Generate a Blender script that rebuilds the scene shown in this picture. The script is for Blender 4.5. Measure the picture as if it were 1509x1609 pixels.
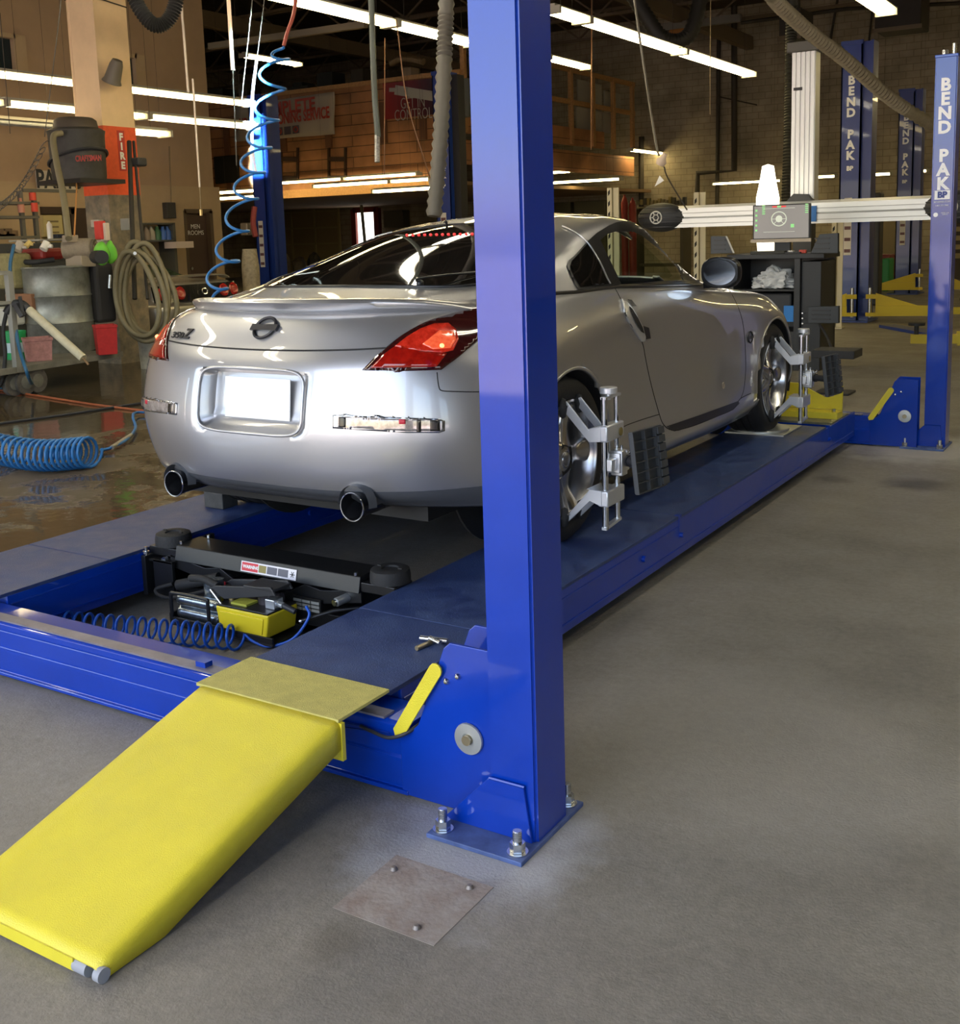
import bpy, bmesh, math, random
import numpy as np
from mathutils import Vector, Matrix
from mathutils.bvhtree import BVHTree
from mathutils.geometry import delaunay_2d_cdt
random.seed(7)
for o in list(bpy.data.objects): bpy.data.objects.remove(o)
SC = bpy.context.scene
COL = SC.collection
PI = math.pi
# ------------------------------------------------------------------ camera
CAMZ = 1.4644
FWD = Vector((-0.526769, 0.836377, -0.151618)); RGT = Vector((0.848232, 0.528763, -0.03019)); UPV = Vector((-0.054919, 0.14451, 0.987978))
FPX, CX, CY = 1735.575, 754.5, 635.985
CAM = Vector((0, 0, CAMZ))
cd = bpy.data.cameras.new('camera'); co = bpy.data.objects.new('camera', cd); COL.objects.link(co)
m3 = Matrix((RGT, UPV, -FWD)).transposed()
co.matrix_world = Matrix.Translation(CAM) @ m3.to_4x4()
cd.sensor_fit = 'HORIZONTAL'; cd.sensor_width = 36; cd.lens = FPX / 1509 * 36
cd.shift_y = -(804.5 - CY) / 1509; cd.clip_end = 200; cd.clip_start = 0.05
SC.camera = co
SC.view_settings.view_transform = 'Standard'; SC.view_settings.look = 'None'
SC.view_settings.gamma = 1; SC.view_settings.use_curve_mapping = False
SC.view_settings.exposure = 0.35

def ray(px, py): return FWD * FPX + RGT * (px - CX) - UPV * (py - CY)
def P(px, py, **k):
    """a point of the place on the plane x=, y= or z= (or at depth d=) seen at a photo pixel"""
    d = ray(px, py)
    a, v = list(k.items())[0]
    if a == 'd': return CAM + d / FPX * v
    i = 'xyz'.index(a)
    return CAM + d * ((v - CAM[i]) / d[i])

# ------------------------------------------------------------------ world, daylight
w = bpy.data.worlds.new('sky'); SC.world = w; w.use_nodes = True
nt = w.node_tree; bg = nt.nodes['Background']
sky = nt.nodes.new('ShaderNodeTexSky'); sky.sky_type = 'NISHITA'; sky.sun_disc = False
sky.sun_elevation = math.radians(50); sky.sun_rotation = math.radians(200); sky.air_density = 1.0
nt.links.new(sky.outputs[0], bg.inputs[0]); bg.inputs[1].default_value = 0.52; sky.dust_density = 1.2; sky.ozone_density = 0.6
sd = bpy.data.lights.new('sun', 'SUN'); sd.energy = 22.0; sd.angle = 0.01; sd.color = (1, .93, .82)
so = bpy.data.objects.new('sun', sd); COL.objects.link(so)
so.rotation_euler = Vector((0.3, 0.32, 1.0)).to_track_quat('Z', 'Y').to_euler()   # sun stands behind the building

# ------------------------------------------------------------------ materials
MATS = {}
def mat(name, col, rough=.5, metal=0., coat=0., noise=0., nscale=20., bump=0., bscale=60., emit=0., ecol=None, trans=0., ior=1.45, col2=None, spec=.5, coatr=.03, rnoise=0.):
    if name in MATS: return MATS[name]
    m = bpy.data.materials.new(name); m.use_nodes = True
    n = m.node_tree.nodes; l = m.node_tree.links; b = n['Principled BSDF']
    c4 = (*col, 1)
    b.inputs['Base Color'].default_value = c4; b.inputs['Roughness'].default_value = rough
    b.inputs['Metallic'].default_value = metal; b.inputs['IOR'].default_value = ior
    b.inputs['Coat Weight'].default_value = coat; b.inputs['Coat Roughness'].default_value = coatr
    b.inputs['Specular IOR Level'].default_value = spec
    b.inputs['Transmission Weight'].default_value = trans
    if emit:
        b.inputs['Emission Color'].default_value = (*(ecol or col), 1); b.inputs['Emission Strength'].default_value = emit
    tc = n.new('ShaderNodeTexCoord')
    if noise or col2 or rnoise:
        t = n.new('ShaderNodeTexNoise'); t.inputs['Scale'].default_value = nscale; t.inputs['Detail'].default_value = 5; t.inputs['Roughness'].default_value = .65
        l.new(tc.outputs['Object'], t.inputs['Vector'])
        if noise or col2:
            r = n.new('ShaderNodeValToRGB'); r.color_ramp.elements[0].position = .3; r.color_ramp.elements[1].position = .7
            c2 = col2 or tuple(min(1, x * (1 + noise)) for x in col)
            c1 = tuple(x * (1 - noise) for x in col) if not col2 else col
            r.color_ramp.elements[0].color = (*c1, 1); r.color_ramp.elements[1].color = (*c2, 1)
            l.new(t.outputs['Fac'], r.inputs['Fac']); l.new(r.outputs['Color'], b.inputs['Base Color'])
        if rnoise:
            mr = n.new('ShaderNodeMapRange'); mr.inputs[1].default_value = .3; mr.inputs[2].default_value = .7
            mr.inputs[3].default_value = max(0.02, rough - rnoise); mr.inputs[4].default_value = rough + rnoise
            l.new(t.outputs['Fac'], mr.inputs[0]); l.new(mr.outputs[0], b.inputs['Roughness'])
    if bump:
        t2 = n.new('ShaderNodeTexNoise'); t2.inputs['Scale'].default_value = bscale; t2.inputs['Detail'].default_value = 4
        l.new(tc.outputs['Object'], t2.inputs['Vector'])
        bp = n.new('ShaderNodeBump'); bp.inputs['Strength'].default_value = bump; bp.inputs['Distance'].default_value = .01
        l.new(t2.outputs['Fac'], bp.inputs['Height']); l.new(bp.outputs[0], b.inputs['Normal'])
    MATS[name] = m
    return m
def blocks(name, c1, c2, cm, w_, h_, axis, mortar=.012, rough=.85, noise=.3):
    """brick / block / plank material laid out in world metres on a wall facing x or y"""
    m = bpy.data.materials.new(name); m.use_nodes = True
    n = m.node_tree.nodes; l = m.node_tree.links; b = n['Principled BSDF']; b.inputs['Roughness'].default_value = rough
    g = n.new('ShaderNodeNewGeometry'); s = n.new('ShaderNodeSeparateXYZ'); c = n.new('ShaderNodeCombineXYZ')
    l.new(g.outputs['Position'], s.inputs[0]); l.new(s.outputs[0 if axis == 'y' else 1], c.inputs[0]); l.new(s.outputs[2], c.inputs[1])
    br = n.new('ShaderNodeTexBrick'); br.inputs['Scale'].default_value = 1; br.inputs['Brick Width'].default_value = w_; br.inputs['Row Height'].default_value = h_
    br.inputs['Mortar Size'].default_value = mortar; br.inputs['Color1'].default_value = (*c1, 1); br.inputs['Color2'].default_value = (*c2, 1); br.inputs['Mortar'].default_value = (*cm, 1)
    l.new(c.outputs[0], br.inputs['Vector'])
    t = n.new('ShaderNodeTexNoise'); t.inputs['Scale'].default_value = 1.3; t.inputs['Detail'].default_value = 8; l.new(g.outputs['Position'], t.inputs['Vector'])
    mp = n.new('ShaderNodeMapRange'); mp.inputs[1].default_value = .3; mp.inputs[2].default_value = .7; mp.inputs[3].default_value = 1 - noise; mp.inputs[4].default_value = 1 + noise
    l.new(t.outputs['Fac'], mp.inputs[0])
    mx = n.new('ShaderNodeVectorMath'); mx.operation = 'SCALE'; l.new(br.outputs['Color'], mx.inputs[0]); l.new(mp.outputs[0], mx.inputs['Scale'])
    l.new(mx.outputs[0], b.inputs['Base Color'])
    MATS[name] = m
    return m

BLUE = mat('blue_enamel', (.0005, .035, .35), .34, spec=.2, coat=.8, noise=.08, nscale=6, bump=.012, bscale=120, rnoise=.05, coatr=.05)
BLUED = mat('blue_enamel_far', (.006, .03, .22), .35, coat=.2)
DECK = mat('scuffed_blue_deck', (.013, .028, .12), .42, noise=.0, nscale=9, col2=(.04, .072, .19), bump=.28, bscale=260, rnoise=.12)
YEL = mat('yellow_enamel', (.66, .56, .035), .36, noise=.07, nscale=5, bump=.22, bscale=330, rnoise=.08)
YELD = mat('yellow_grit', (.55, .49, .14), .6, noise=.12, nscale=30, bump=.5, bscale=420)
YELF = mat('yellow_arm_paint', (.55, .42, .02), .45)
STEEL = mat('bright_steel', (.62, .64, .66), .25, 1.0)
ALU = mat('aluminium', (.72, .74, .77), .33, .85)
ALUW = mat('aluminium_extrusion', (.72, .73, .74), .38, .35)
BLK = mat('black_powder_coat', (.012, .012, .013), .35, bump=.05, bscale=300)
BLKP = mat('black_plastic', (.025, .026, .03), .5, bump=.05)
RUB = mat('black_rubber', (.018, .018, .019), .7, bump=.15, bscale=120)
GREY = mat('grey_plastic', (.12, .13, .14), .5)
WHT = mat('white_paint', (.8, .8, .78), .5)
RED = mat('red_paint', (.5, .03, .02), .45)
GRN = mat('green_plastic', (.02, .3, .08), .4)
WOOD = blocks('stained_boards_y', (.42, .19, .08), (.33, .145, .06), (.10, .045, .02), 4.2, .28, 'y', .012, .7, .35)
WOODX = blocks('stained_boards_x', (.46, .21, .085), (.37, .16, .065), (.12, .05, .025), 2.4, .42, 'x', .01, .7, .3)
STUD = mat('pine_stud', (.5, .27, .11), .7, noise=.2)
BLOCKS = blocks('painted_blockwork', (.36, .31, .23), (.33, .285, .21), (.24, .2, .145), .41, .205, 'y', .012, .9, .28)
BLOCKX = blocks('painted_blockwork_x', (.36, .31, .23), (.33, .285, .21), (.24, .2, .145), .41, .205, 'x', .012, .9, .28)
TAN = mat('tan_wall_paint', (.42, .29, .18), .8, noise=.08, nscale=1.2)
TANL = mat('tan_wall_paint_low', (.45, .33, .20), .8, noise=.08, nscale=1.5)
DARK = mat('dark_ceiling', (.07, .055, .04), .9, noise=.3, nscale=2)
JOIST = mat('joist_steel', (.17, .13, .09), .8)
PIPE = mat('dark_pipe', (.045, .038, .03), .6)
TUBE = mat('lit_fluorescent_tube', (1, .9, .6), .4, emit=18.0, ecol=(1, .80, .38))
TUBEL = mat('lit_soft_tube', (1, .9, .6), .4, emit=6.8, ecol=(1, .80, .42))
TUBEN = mat('lit_neutral_tube', (1, .95, .8), .4, emit=20.0, ecol=(1, .92, .72))
FIX = mat('white_light_housing', (.4, .38, .32), .5)
def pane_mat(name, tint, refl):
    m = bpy.data.materials.new(name); m.use_nodes = True; n = m.node_tree.nodes; l = m.node_tree.links; n.remove(n['Principled BSDF'])
    t = n.new('ShaderNodeBsdfTransparent'); t.inputs[0].default_value = (*tint, 1); g = n.new('ShaderNodeBsdfGlossy'); g.inputs['Roughness'].default_value = .01
    x = n.new('ShaderNodeMixShader'); x.inputs[0].default_value = refl
    l.new(t.outputs[0], x.inputs[1]); l.new(g.outputs[0], x.inputs[2]); l.new(x.outputs[0], n['Material Output'].inputs[0]); return m

# ------------------------------------------------------------------ mesh helpers
def NB(): return bmesh.new()
def box(bm, x0, x1, y0, y1, z0, z1, R=None):
    M = Matrix.Translation(((x0 + x1) / 2, (y0 + y1) / 2, (z0 + z1) / 2)) @ Matrix.Diagonal((abs(x1 - x0), abs(y1 - y0), abs(z1 - z0), 1))
    if R is not None: M = R @ M
    bmesh.ops.create_cube(bm, size=1, matrix=M)
def frame(p0, p1):
    d = (Vector(p1) - Vector(p0)); return d.to_track_quat('Z', 'Y').to_matrix().to_4x4(), d.length
def cyl(bm, p0, p1, r, seg=16, r2=None, caps=True):
    R, L = frame(p0, p1); mid = (Vector(p0) + Vector(p1)) / 2
    bmesh.ops.create_cone(bm, cap_ends=caps, segments=seg, radius1=r, radius2=r if r2 is None else r2, depth=L, matrix=Matrix.Translation(mid) @ R)
def bar(bm, p0, p1, w_, h_, up=(0, 0, 1)):
    p0 = Vector(p0); p1 = Vector(p1); d = (p1 - p0).normalized(); s = d.cross(Vector(up)).normalized(); u = s.cross(d)
    vs = []
    for p in (p0, p1):
        for a, b in ((-1, -1), (1, -1), (1, 1), (-1, 1)): vs.append(bm.verts.new(p + s * a * w_ / 2 + u * b * h_ / 2))
    for f in ((3, 2, 1, 0), (4, 5, 6, 7), (0, 1, 5, 4), (1, 2, 6, 5), (2, 3, 7, 6), (3, 0, 4, 7)): bm.faces.new([vs[i] for i in f])
def prism(bm, pts, axis, a, b):
    """polygon pts (2D) extruded along axis from a to b"""
    def mk(p, t):
        if axis == 'x': return (t, p[0], p[1])
        if axis == 'y': return (p[0], t, p[1])
        return (p[0], p[1], t)
    A = [bm.verts.new(mk(p, a)) for p in pts]; B = [bm.verts.new(mk(p, b)) for p in pts]; n = len(pts)
    bm.faces.new(A[::-1]); bm.faces.new(B)
    for i in range(n): bm.faces.new((A[i], A[(i + 1) % n], B[(i + 1) % n], B[i]))
def tube(bm, pts, r, seg=8, closed=False, caps=True):
    pts = [Vector(p) for p in pts]; n = len(pts); rings = []; prev = None
    for i, p in enumerate(pts):
        if closed: t = pts[(i + 1) % n] - pts[i - 1]
        else: t = pts[min(i + 1, n - 1)] - pts[max(i - 1, 0)]
        t.normalize()
        if prev is None: s = t.orthogonal().normalized()
        else:
            s = prev - t * prev.dot(t)
            s = s.normalized() if s.length > 1e-6 else t.orthogonal().normalized()
        prev = s; u = t.cross(s); rr = r(i / max(1, n - 1)) if callable(r) else r
        rings.append([bm.verts.new(p + s * rr * math.cos(2 * PI * k / seg) + u * rr * math.sin(2 * PI * k / seg)) for k in range(seg)])
    for i in range(n if closed else n - 1):
        A, B = rings[i], rings[(i + 1) % n]
        for k in range(seg): bm.faces.new((A[k], A[(k + 1) % seg], B[(k + 1) % seg], B[k]))
    if caps and not closed: bm.faces.new(rings[0][::-1]); bm.faces.new(rings[-1])
def lathe(bm, prof, M=None, seg=32):
    """prof (r,h) spun about local z, placed by M"""
    M = M or Matrix.Identity(4); rings = []
    for r_, h in prof:
        rings.append([bm.verts.new(M @ Vector((r_ * math.cos(2 * PI * k / seg), r_ * math.sin(2 * PI * k / seg), h))) for k in range(seg)] if r_ > 1e-6 else [bm.verts.new(M @ Vector((0, 0, h)))])
    for A, B in zip(rings, rings[1:]):
        for k in range(seg):
            k2 = (k + 1) % seg
            if len(A) == 1 and len(B) == 1: continue
            if len(A) == 1: bm.faces.new((A[0], B[k2], B[k]))
            elif len(B) == 1: bm.faces.new((A[k], A[k2], B[0]))
            else: bm.faces.new((A[k], A[k2], B[k2], B[k]))
def loftgrid(bm, G, cu=False, cv=False):
    V = [[bm.verts.new(p) for p in row] for row in G]; n, m = len(V), len(V[0])
    for i in range(n if cu else n - 1):
        for j in range(m if cv else m - 1):
            try: bm.faces.new((V[i][j], V[i][(j + 1) % m], V[(i + 1) % n][(j + 1) % m], V[(i + 1) % n][j]))
            except ValueError: pass
    return V
def bez(pts, n=8):
    """catmull-rom through points"""
    pts = [Vector(p) for p in pts]; q = [pts[0] * 2 - pts[1]] + pts + [pts[-1] * 2 - pts[-2]]; out = []
    for i in range(1, len(q) - 2):
        for k in range(n):
            t = k / n; a, b, c, d = q[i - 1], q[i], q[i + 1], q[i + 2]
            out.append(.5 * ((2 * b) + (c - a) * t + (2 * a - 5 * b + 4 * c - d) * t * t + (3 * b - a - 3 * c + d) * t ** 3))
    out.append(pts[-1]); return out
def worldloc(o):
    v = Vector((0, 0, 0))
    while o is not None: v = v + o.location; o = o.parent
    return v
def obj(name, bm, m, parent=None, smooth=None, bevel=0, local=False, recalc=True):
    if recalc: bmesh.ops.recalc_face_normals(bm, faces=bm.faces)
    if parent is not None and not local: bm.transform(Matrix.Translation(-worldloc(parent)))
    me = bpy.data.meshes.new(name); bm.to_mesh(me); bm.free()
    o = bpy.data.objects.new(name, me); COL.objects.link(o)
    for x in (m if isinstance(m, (list, tuple)) else [m]): me.materials.append(x)
    if parent is not None: o.parent = parent
    if smooth is not None:
        me.polygons.foreach_set('use_smooth', [True] * len(me.polygons))
        me.set_sharp_from_angle(angle=math.radians(smooth))
    if bevel:
        b = o.modifiers.new('bevel', 'BEVEL'); b.width = bevel; b.segments = 2; b.limit_method = 'ANGLE'; b.angle_limit = math.radians(50)
    return o
def thing(name, label, cat, loc=(0, 0, 0), group=None):
    o = bpy.data.objects.new(name, None); COL.objects.link(o); o.location = loc; o.empty_display_size = .1
    return tag(o, label, cat, group)
def tag(o, label, cat, group=None):
    o['label'] = label; o['category'] = cat
    if group: o['group'] = group
    return o
def struct(o): o['kind'] = 'structure'; return o
def kids(o): return [c for c in bpy.data.objects if c.parent == o]
def dup(o, loc, label=None, rotz=None, scale=None):
    def cp(a, par):
        c = a.copy(); COL.objects.link(c); c.parent = par
        for k in kids(a):
            if k != c: cp(k, c)
        return c
    c = cp(o, None); c.location = loc
    if label: c['label'] = label
    if rotz is not None: c.rotation_euler = (0, 0, rotz)
    if scale is not None: c.scale = scale
    return c
def text(name, s, m, parent, M, size, depth=.002, bold=0., spacing=1., align='CENTER', width=None):
    cu = bpy.data.curves.new(name, 'FONT'); cu.body = s; cu.size = size; cu.extrude = depth; cu.offset = bold; cu.align_x = align; cu.align_y = 'CENTER'
    cu.space_line = spacing; cu.resolution_u = 3
    to = bpy.data.objects.new(name, cu); COL.objects.link(to)
    me = bpy.data.meshes.new_from_object(to, depsgraph=bpy.context.evaluated_depsgraph_get())
    bpy.data.objects.remove(to)
    bm = NB(); bm.from_mesh(me); bpy.data.meshes.remove(me)
    if width:
        w0 = max(v.co.x for v in bm.verts) - min(v.co.x for v in bm.verts); bm.transform(Matrix.Diagonal((width / w0, 1, 1, 1)))
    bm.transform(M)
    return obj(name, bm, m, parent, recalc=False)
def facing(origin, right, up):
    r_ = Vector(right).normalized(); u_ = Vector(up).normalized(); n_ = r_.cross(u_)
    return Matrix.Translation(origin) @ Matrix((r_, u_, n_)).transposed().to_4x4()
# ================================================================== THE ROOM
def floor_material():
    m = bpy.data.materials.new('shop_concrete'); m.use_nodes = True
    n = m.node_tree.nodes; l = m.node_tree.links; b = n['Principled BSDF']
    g = n.new('ShaderNodeNewGeometry'); s = n.new('ShaderNodeSeparateXYZ'); l.new(g.outputs['Position'], s.inputs[0])
    def noise(sc, det=6, rg=.6):
        t = n.new('ShaderNodeTexNoise'); t.inputs['Scale'].default_value = sc; t.inputs['Detail'].default_value = det; t.inputs['Roughness'].default_value = rg
        l.new(g.outputs['Position'], t.inputs['Vector']); return t.outputs['Fac']
    def ramp(src, stops):
        r = n.new('ShaderNodeValToRGB'); e = r.color_ramp.elements
        while len(e) < len(stops): e.new(.5)
        for el, (p, c) in zip(e, stops): el.position = p; el.color = (*c, 1)
        l.new(src, r.inputs['Fac']); return r.outputs['Color']
    def mth(op, a, b_, clamp=False):
        q = n.new('ShaderNodeMath'); q.operation = op; q.use_clamp = clamp
        for i, v in enumerate((a, b_)):
            if isinstance(v, (int, float)): q.inputs[i].default_value = v
            else: l.new(v, q.inputs[i])
        return q.outputs[0]
    def mix(f, a, b_):
        q = n.new('ShaderNodeMix'); q.data_type = 'RGBA'
        l.new(f, q.inputs[0])
        for i, v in ((6, a), (7, b_)):
            if isinstance(v, tuple): q.inputs[i].default_value = (*v, 1)
            else: l.new(v, q.inputs[i])
        return q.outputs[2]
    base = ramp(noise(.9, 9, .7), [(.3, (.165, .152, .128)), (.5, (.225, .208, .178)), (.72, (.285, .265, .23))])
    fine = ramp(noise(38, 5, .7), [(.25, (.75, .75, .75)), (.6, (1, 1, 1)), (.8, (1.12, 1.12, 1.12))])
    mm = n.new('ShaderNodeMix'); mm.data_type = 'RGBA'; mm.blend_type = 'MULTIPLY'; mm.inputs[0].default_value = 1; l.new(base, mm.inputs[6]); l.new(fine, mm.inputs[7])
    col = mm.outputs[2]
    # pale dust swept around the post foot
    def blob(cx, cy, rad, sc):
        c = n.new('ShaderNodeCombineXYZ'); c.inputs[0].default_value = cx; c.inputs[1].default_value = cy
        v = n.new('ShaderNodeVectorMath'); v.operation = 'DISTANCE'; l.new(g.outputs['Position'], v.inputs[0]); l.new(c.outputs[0], v.inputs[1])
        d = mth('ADD', v.outputs['Value'], mth('MULTIPLY', mth('SUBTRACT', noise(sc, 6), .5), rad * 1.4))
        q = n.new('ShaderNodeMapRange'); q.inputs[1].default_value = rad; q.inputs[2].default_value = rad * .45; q.inputs[3].default_value = 0; q.inputs[4].default_value = 1
        l.new(d, q.inputs[0]); return q.outputs[0]
    col = mix(mth('MULTIPLY', blob(-1.36, 2.10, .36, 5), .7), col, (.42, .43, .45))
    col = mix(mth('MULTIPLY', blob(-1.28, 7.5, .62, 4), .6), col, (.52, .5, .46))
    col = mix(mth('MULTIPLY', blob(-0.9, 2.9, .75, 1.6), .22), col, (.46, .44, .41))
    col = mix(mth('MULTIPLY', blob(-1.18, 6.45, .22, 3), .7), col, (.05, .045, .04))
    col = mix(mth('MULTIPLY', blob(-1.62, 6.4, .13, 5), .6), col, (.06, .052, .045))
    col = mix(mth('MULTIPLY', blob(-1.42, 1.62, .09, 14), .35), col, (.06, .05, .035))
    # the wet wash area on the left: standing water over dark concrete
    edge = mth('ADD', s.outputs[0], mth('MULTIPLY', noise(1.1, 5), 1.1))
    wet = n.new('ShaderNodeMapRange'); wet.inputs[1].default_value = -3.75; wet.inputs[2].default_value = -4.0; wet.inputs[3].default_value = 0; wet.inputs[4].default_value = 1; l.new(edge, wet.inputs[0])
    far = n.new('ShaderNodeMapRange'); far.inputs[1].default_value = 12; far.inputs[2].default_value = 10; l.new(s.outputs[1], far.inputs[0])
    wm = mth('MULTIPLY', wet.outputs[0], far.outputs[0])
    pn = n.new('ShaderNodeMapRange'); pn.inputs[1].default_value = .46; pn.inputs[2].default_value = .54
    l.new(noise(1.7, 7, .62), pn.inputs[0])
    pud = mth('MULTIPLY', wm, mth('MAXIMUM', pn.outputs[0], mth('GREATER_THAN', -7.2, s.outputs[0])))
    col = mix(wm, col, (.075, .055, .03))
    l.new(col, b.inputs['Base Color'])
    rr = n.new('ShaderNodeMapRange'); rr.inputs[1].default_value = .3; rr.inputs[2].default_value = .7; rr.inputs[3].default_value = .42; rr.inputs[4].default_value = .68
    l.new(noise(2.2, 6), rr.inputs[0])
    ro = n.new('ShaderNodeMix'); ro.data_type = 'FLOAT'; l.new(pud, ro.inputs[0]); l.new(rr.outputs[0], ro.inputs[2]); ro.inputs[3].default_value = .07
    l.new(ro.outputs[0], b.inputs['Roughness'])
    # relief: trowel texture where dry, ripples where wet
    rip = n.new('ShaderNodeTexNoise'); rip.inputs['Scale'].default_value = 7; rip.inputs['Detail'].default_value = 4; l.new(g.outputs['Position'], rip.inputs['Vector'])
    bh = n.new('ShaderNodeMix'); bh.data_type = 'FLOAT'; l.new(pud, bh.inputs[0]); l.new(noise(120, 4), bh.inputs[2]); l.new(rip.outputs['Fac'], bh.inputs[3])
    bp = n.new('ShaderNodeBump'); bp.inputs['Distance'].default_value = .006
    bs = n.new('ShaderNodeMix'); bs.data_type = 'FLOAT'; l.new(pud, bs.inputs[0]); bs.inputs[2].default_value = .35; bs.inputs[3].default_value = .34
    l.new(bs.outputs[0], bp.inputs['Strength']); l.new(bh.outputs[0], bp.inputs['Height']); l.new(bp.outputs[0], b.inputs['Normal'])
    b.inputs['Specular IOR Level'].default_value = .45
    return m
bm = NB(); box(bm, -34, 10, -1.5, 36, -.2, 0); struct(obj('floor', bm, floor_material()))
bm = NB(); box(bm, -60, 60, -60, -1.5, -.22, -.02); struct(obj('ground', bm, mat('yard_asphalt', (.56, .46, .45), .8, noise=.1, nscale=.5)))
bm = NB(); box(bm, -34, 10, -1.5, 36, 8.5, 8.7); struct(obj('ceiling', bm, DARK))
bm = NB(); box(bm, -34.2, 10, 36, 36.3, 0, 8.5); struct(obj('wall_back', bm, BLOCKS))
bm = NB(); box(bm, 10, 10.3, -1.5, 36.3, 0, 8.5); struct(obj('wall_right', bm, BLOCKX))
bm = NB(); box(bm, -34.4, -34, 12, 36.3, 0, 8.5); struct(obj('wall_far_left', bm, BLOCKX))
# front wall (behind the camera) with two tall roller-door openings
bm = NB()
BAYS = ((-16, -6.2, 2.8), (-5.6, -.8, 4.2), (-.2, 4.6, 2.9))
for x0, x1 in ((-34, -16), (-6.2, -5.6), (-.8, -.2), (4.6, 10)): box(bm, x0, x1, -1.8, -1.5, 0, 8.5)
for x0, x1, zt in BAYS: box(bm, x0, x1, -1.8, -1.5, zt, 8.5)
struct(obj('wall_front', bm, BLOCKS))
# daylight entering through the open roller door behind the viewer
def daylight(name, x0, x1, z0, z1, y, e, c):
    ld = bpy.data.lights.new(name, 'AREA'); ld.shape = 'RECTANGLE'; ld.size = x1 - x0; ld.size_y = z1 - z0; ld.energy = e; ld.color = c
    lo = bpy.data.objects.new(name, ld); COL.objects.link(lo); lo.location = ((x0 + x1) / 2, y, (z0 + z1) / 2); lo.rotation_euler = (PI / 2, 0, 0)
    ld.cycles.is_portal = True
for x0, x1, zt in BAYS: daylight('door_daylight', x0, x1, 0, zt, -1.6, 10, (1, 1, 1))

# tan office block along the left, windows upstairs
WX = -16.0
def wallx(name, x, y0, y1, z0, z1, holes, m, th=.25):
    ys = sorted({y0, y1, *[h[0] for h in holes], *[h[1] for h in holes]}); zs = sorted({z0, z1, *[h[2] for h in holes], *[h[3] for h in holes]})
    bm = NB()
    for a, b_ in zip(ys, ys[1:]):
        for c, d in zip(zs, zs[1:]):
            if any(h[0] <= a and b_ <= h[1] and h[2] <= c and d <= h[3] for h in holes): continue
            box(bm, x - th, x, a, b_, c, d)
    bmesh.ops.remove_doubles(bm, verts=bm.verts, dist=1e-4)
    seen = {}
    for f in list(bm.faces):
        k = tuple(round(v, 3) for v in f.calc_center_median())
        if k in seen: bm.faces.remove(f); (bm.faces.remove(seen[k]) if seen[k].is_valid else None)
        else: seen[k] = f
    return obj(name, bm, m)
yA = lambda px, py: P(px, py, x=WX).y
zA = lambda px, py: P(px, py, x=WX).z
def hole(pxl, pxr, pyt, pyb):
    return (yA(pxl, pyb), yA(pxr, pyb), P((pxl + pxr) / 2, pyb, x=WX).z, P((pxl + pxr) / 2, pyt, x=WX).z)
ENDY = yA(333, 250)
win_a = hole(-40, 27, 55, 112); win_b = hole(150, 216, 86, 136)
bm = NB()
struct(wallx('wall_left', WX, -3, ENDY, 2.55, 6.1, [win_a, win_b], TAN))
DOORY0, DOORY1 = yA(288, 330), yA(331, 330)
dz = zA(310, 331)
DSH = (yA(68, 400), yA(122, 400), 0, zA(95, 327))
struct(wallx('wall_office', WX + .02, -3, yA(346, 330), 0, 2.55, [(DOORY0, DOORY1, 0, dz), DSH], TANL))
bm = NB(); box(bm, -34, WX - .26, ENDY - .25, ENDY, 2.55, 6.1); box(bm, -34, WX - .26, yA(346, 330) - .25, yA(346, 330), 0, 2.55); box(bm, -34, WX + .02, -3, ENDY, 6.11, 6.2)
struct(obj('wall_office_return', bm, TAN))
bm = NB(); box(bm, WX - 1.2, WX - 1.1, -3, ENDY - .3, 0, 6.1); struct(obj('wall_office_inner', bm, mat('office_dark', (.05, .045, .04), .9)))
GLD = mat('dark_window_glass', (.02, .03, .035), .05)
for i, h in enumerate((win_a, win_b)):
    w_ = struct(thing('window_%d' % (i + 1), '', '', (WX, h[0], h[2])))
    for k in ('label', 'category'): del w_[k]
    bm = NB()
    for a, b_, c, d in ((h[0] - .05, h[0] + .02, h[2] - .05, h[3] + .05), (h[1] - .04, h[1] + .18, h[2] - .05, h[3] + .05), (h[0], h[1], h[2] - .09, h[2] + .02), (h[0], h[1], h[3] - .02, h[3] + .05)): box(bm, WX - .06, WX + .04, a, b_, c, d)
    obj('window_frame', bm, TANL, w_)
    bm = NB(); box(bm, WX - .09, WX - .07, h[0], h[1], h[2], h[3]); obj('pane', bm, GLD, w_)
d_ = struct(thing('door_1', '', '', (WX, DOORY0, 0)))
for k in ('label', 'category'): del d_[k]
bm = NB(); box(bm, WX - .12, WX - .08, DOORY0, DOORY1, 0, dz); obj('door_leaf', bm, mat('brown_door', (.075, .045, .035), .5), d_)
bm = NB(); box(bm, WX - .2, WX + .03, DOORY1 - .06, DOORY1 + .02, 0, dz); box(bm, WX - .2, WX + .03, DOORY0 - .02, DOORY0 + .05, 0, dz); box(bm, WX - .2, WX + .03, DOORY0, DOORY1, dz - .05, dz + .03)
obj('door_frame', bm, mat('brown_frame', (.11, .075, .05), .5), d_)
bm = NB(); cyl(bm, (WX - .08, DOORY0 + .15, 1.0), (WX - .02, DOORY0 + .15, 1.0), .03); obj('door_handle', bm, STEEL, d_)
text('door_lettering', 'MEN\nROOMS', WHT, d_, facing((WX - .075, (DOORY0 + DOORY1) / 2, zA(306, 361)), (0, 1, 0), (0, 0, 1)), .12, .001)
d2 = struct(thing('door_2', '', '', (WX, DSH[0], 0)))
for k in ('label', 'category'): del d2[k]
bm = NB(); box(bm, WX - .3, WX - .25, DSH[0], DSH[1], 0, DSH[3]); obj('door_leaf', bm, mat('yellowed_board', (.42, .33, .13), .7), d2)
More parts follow.
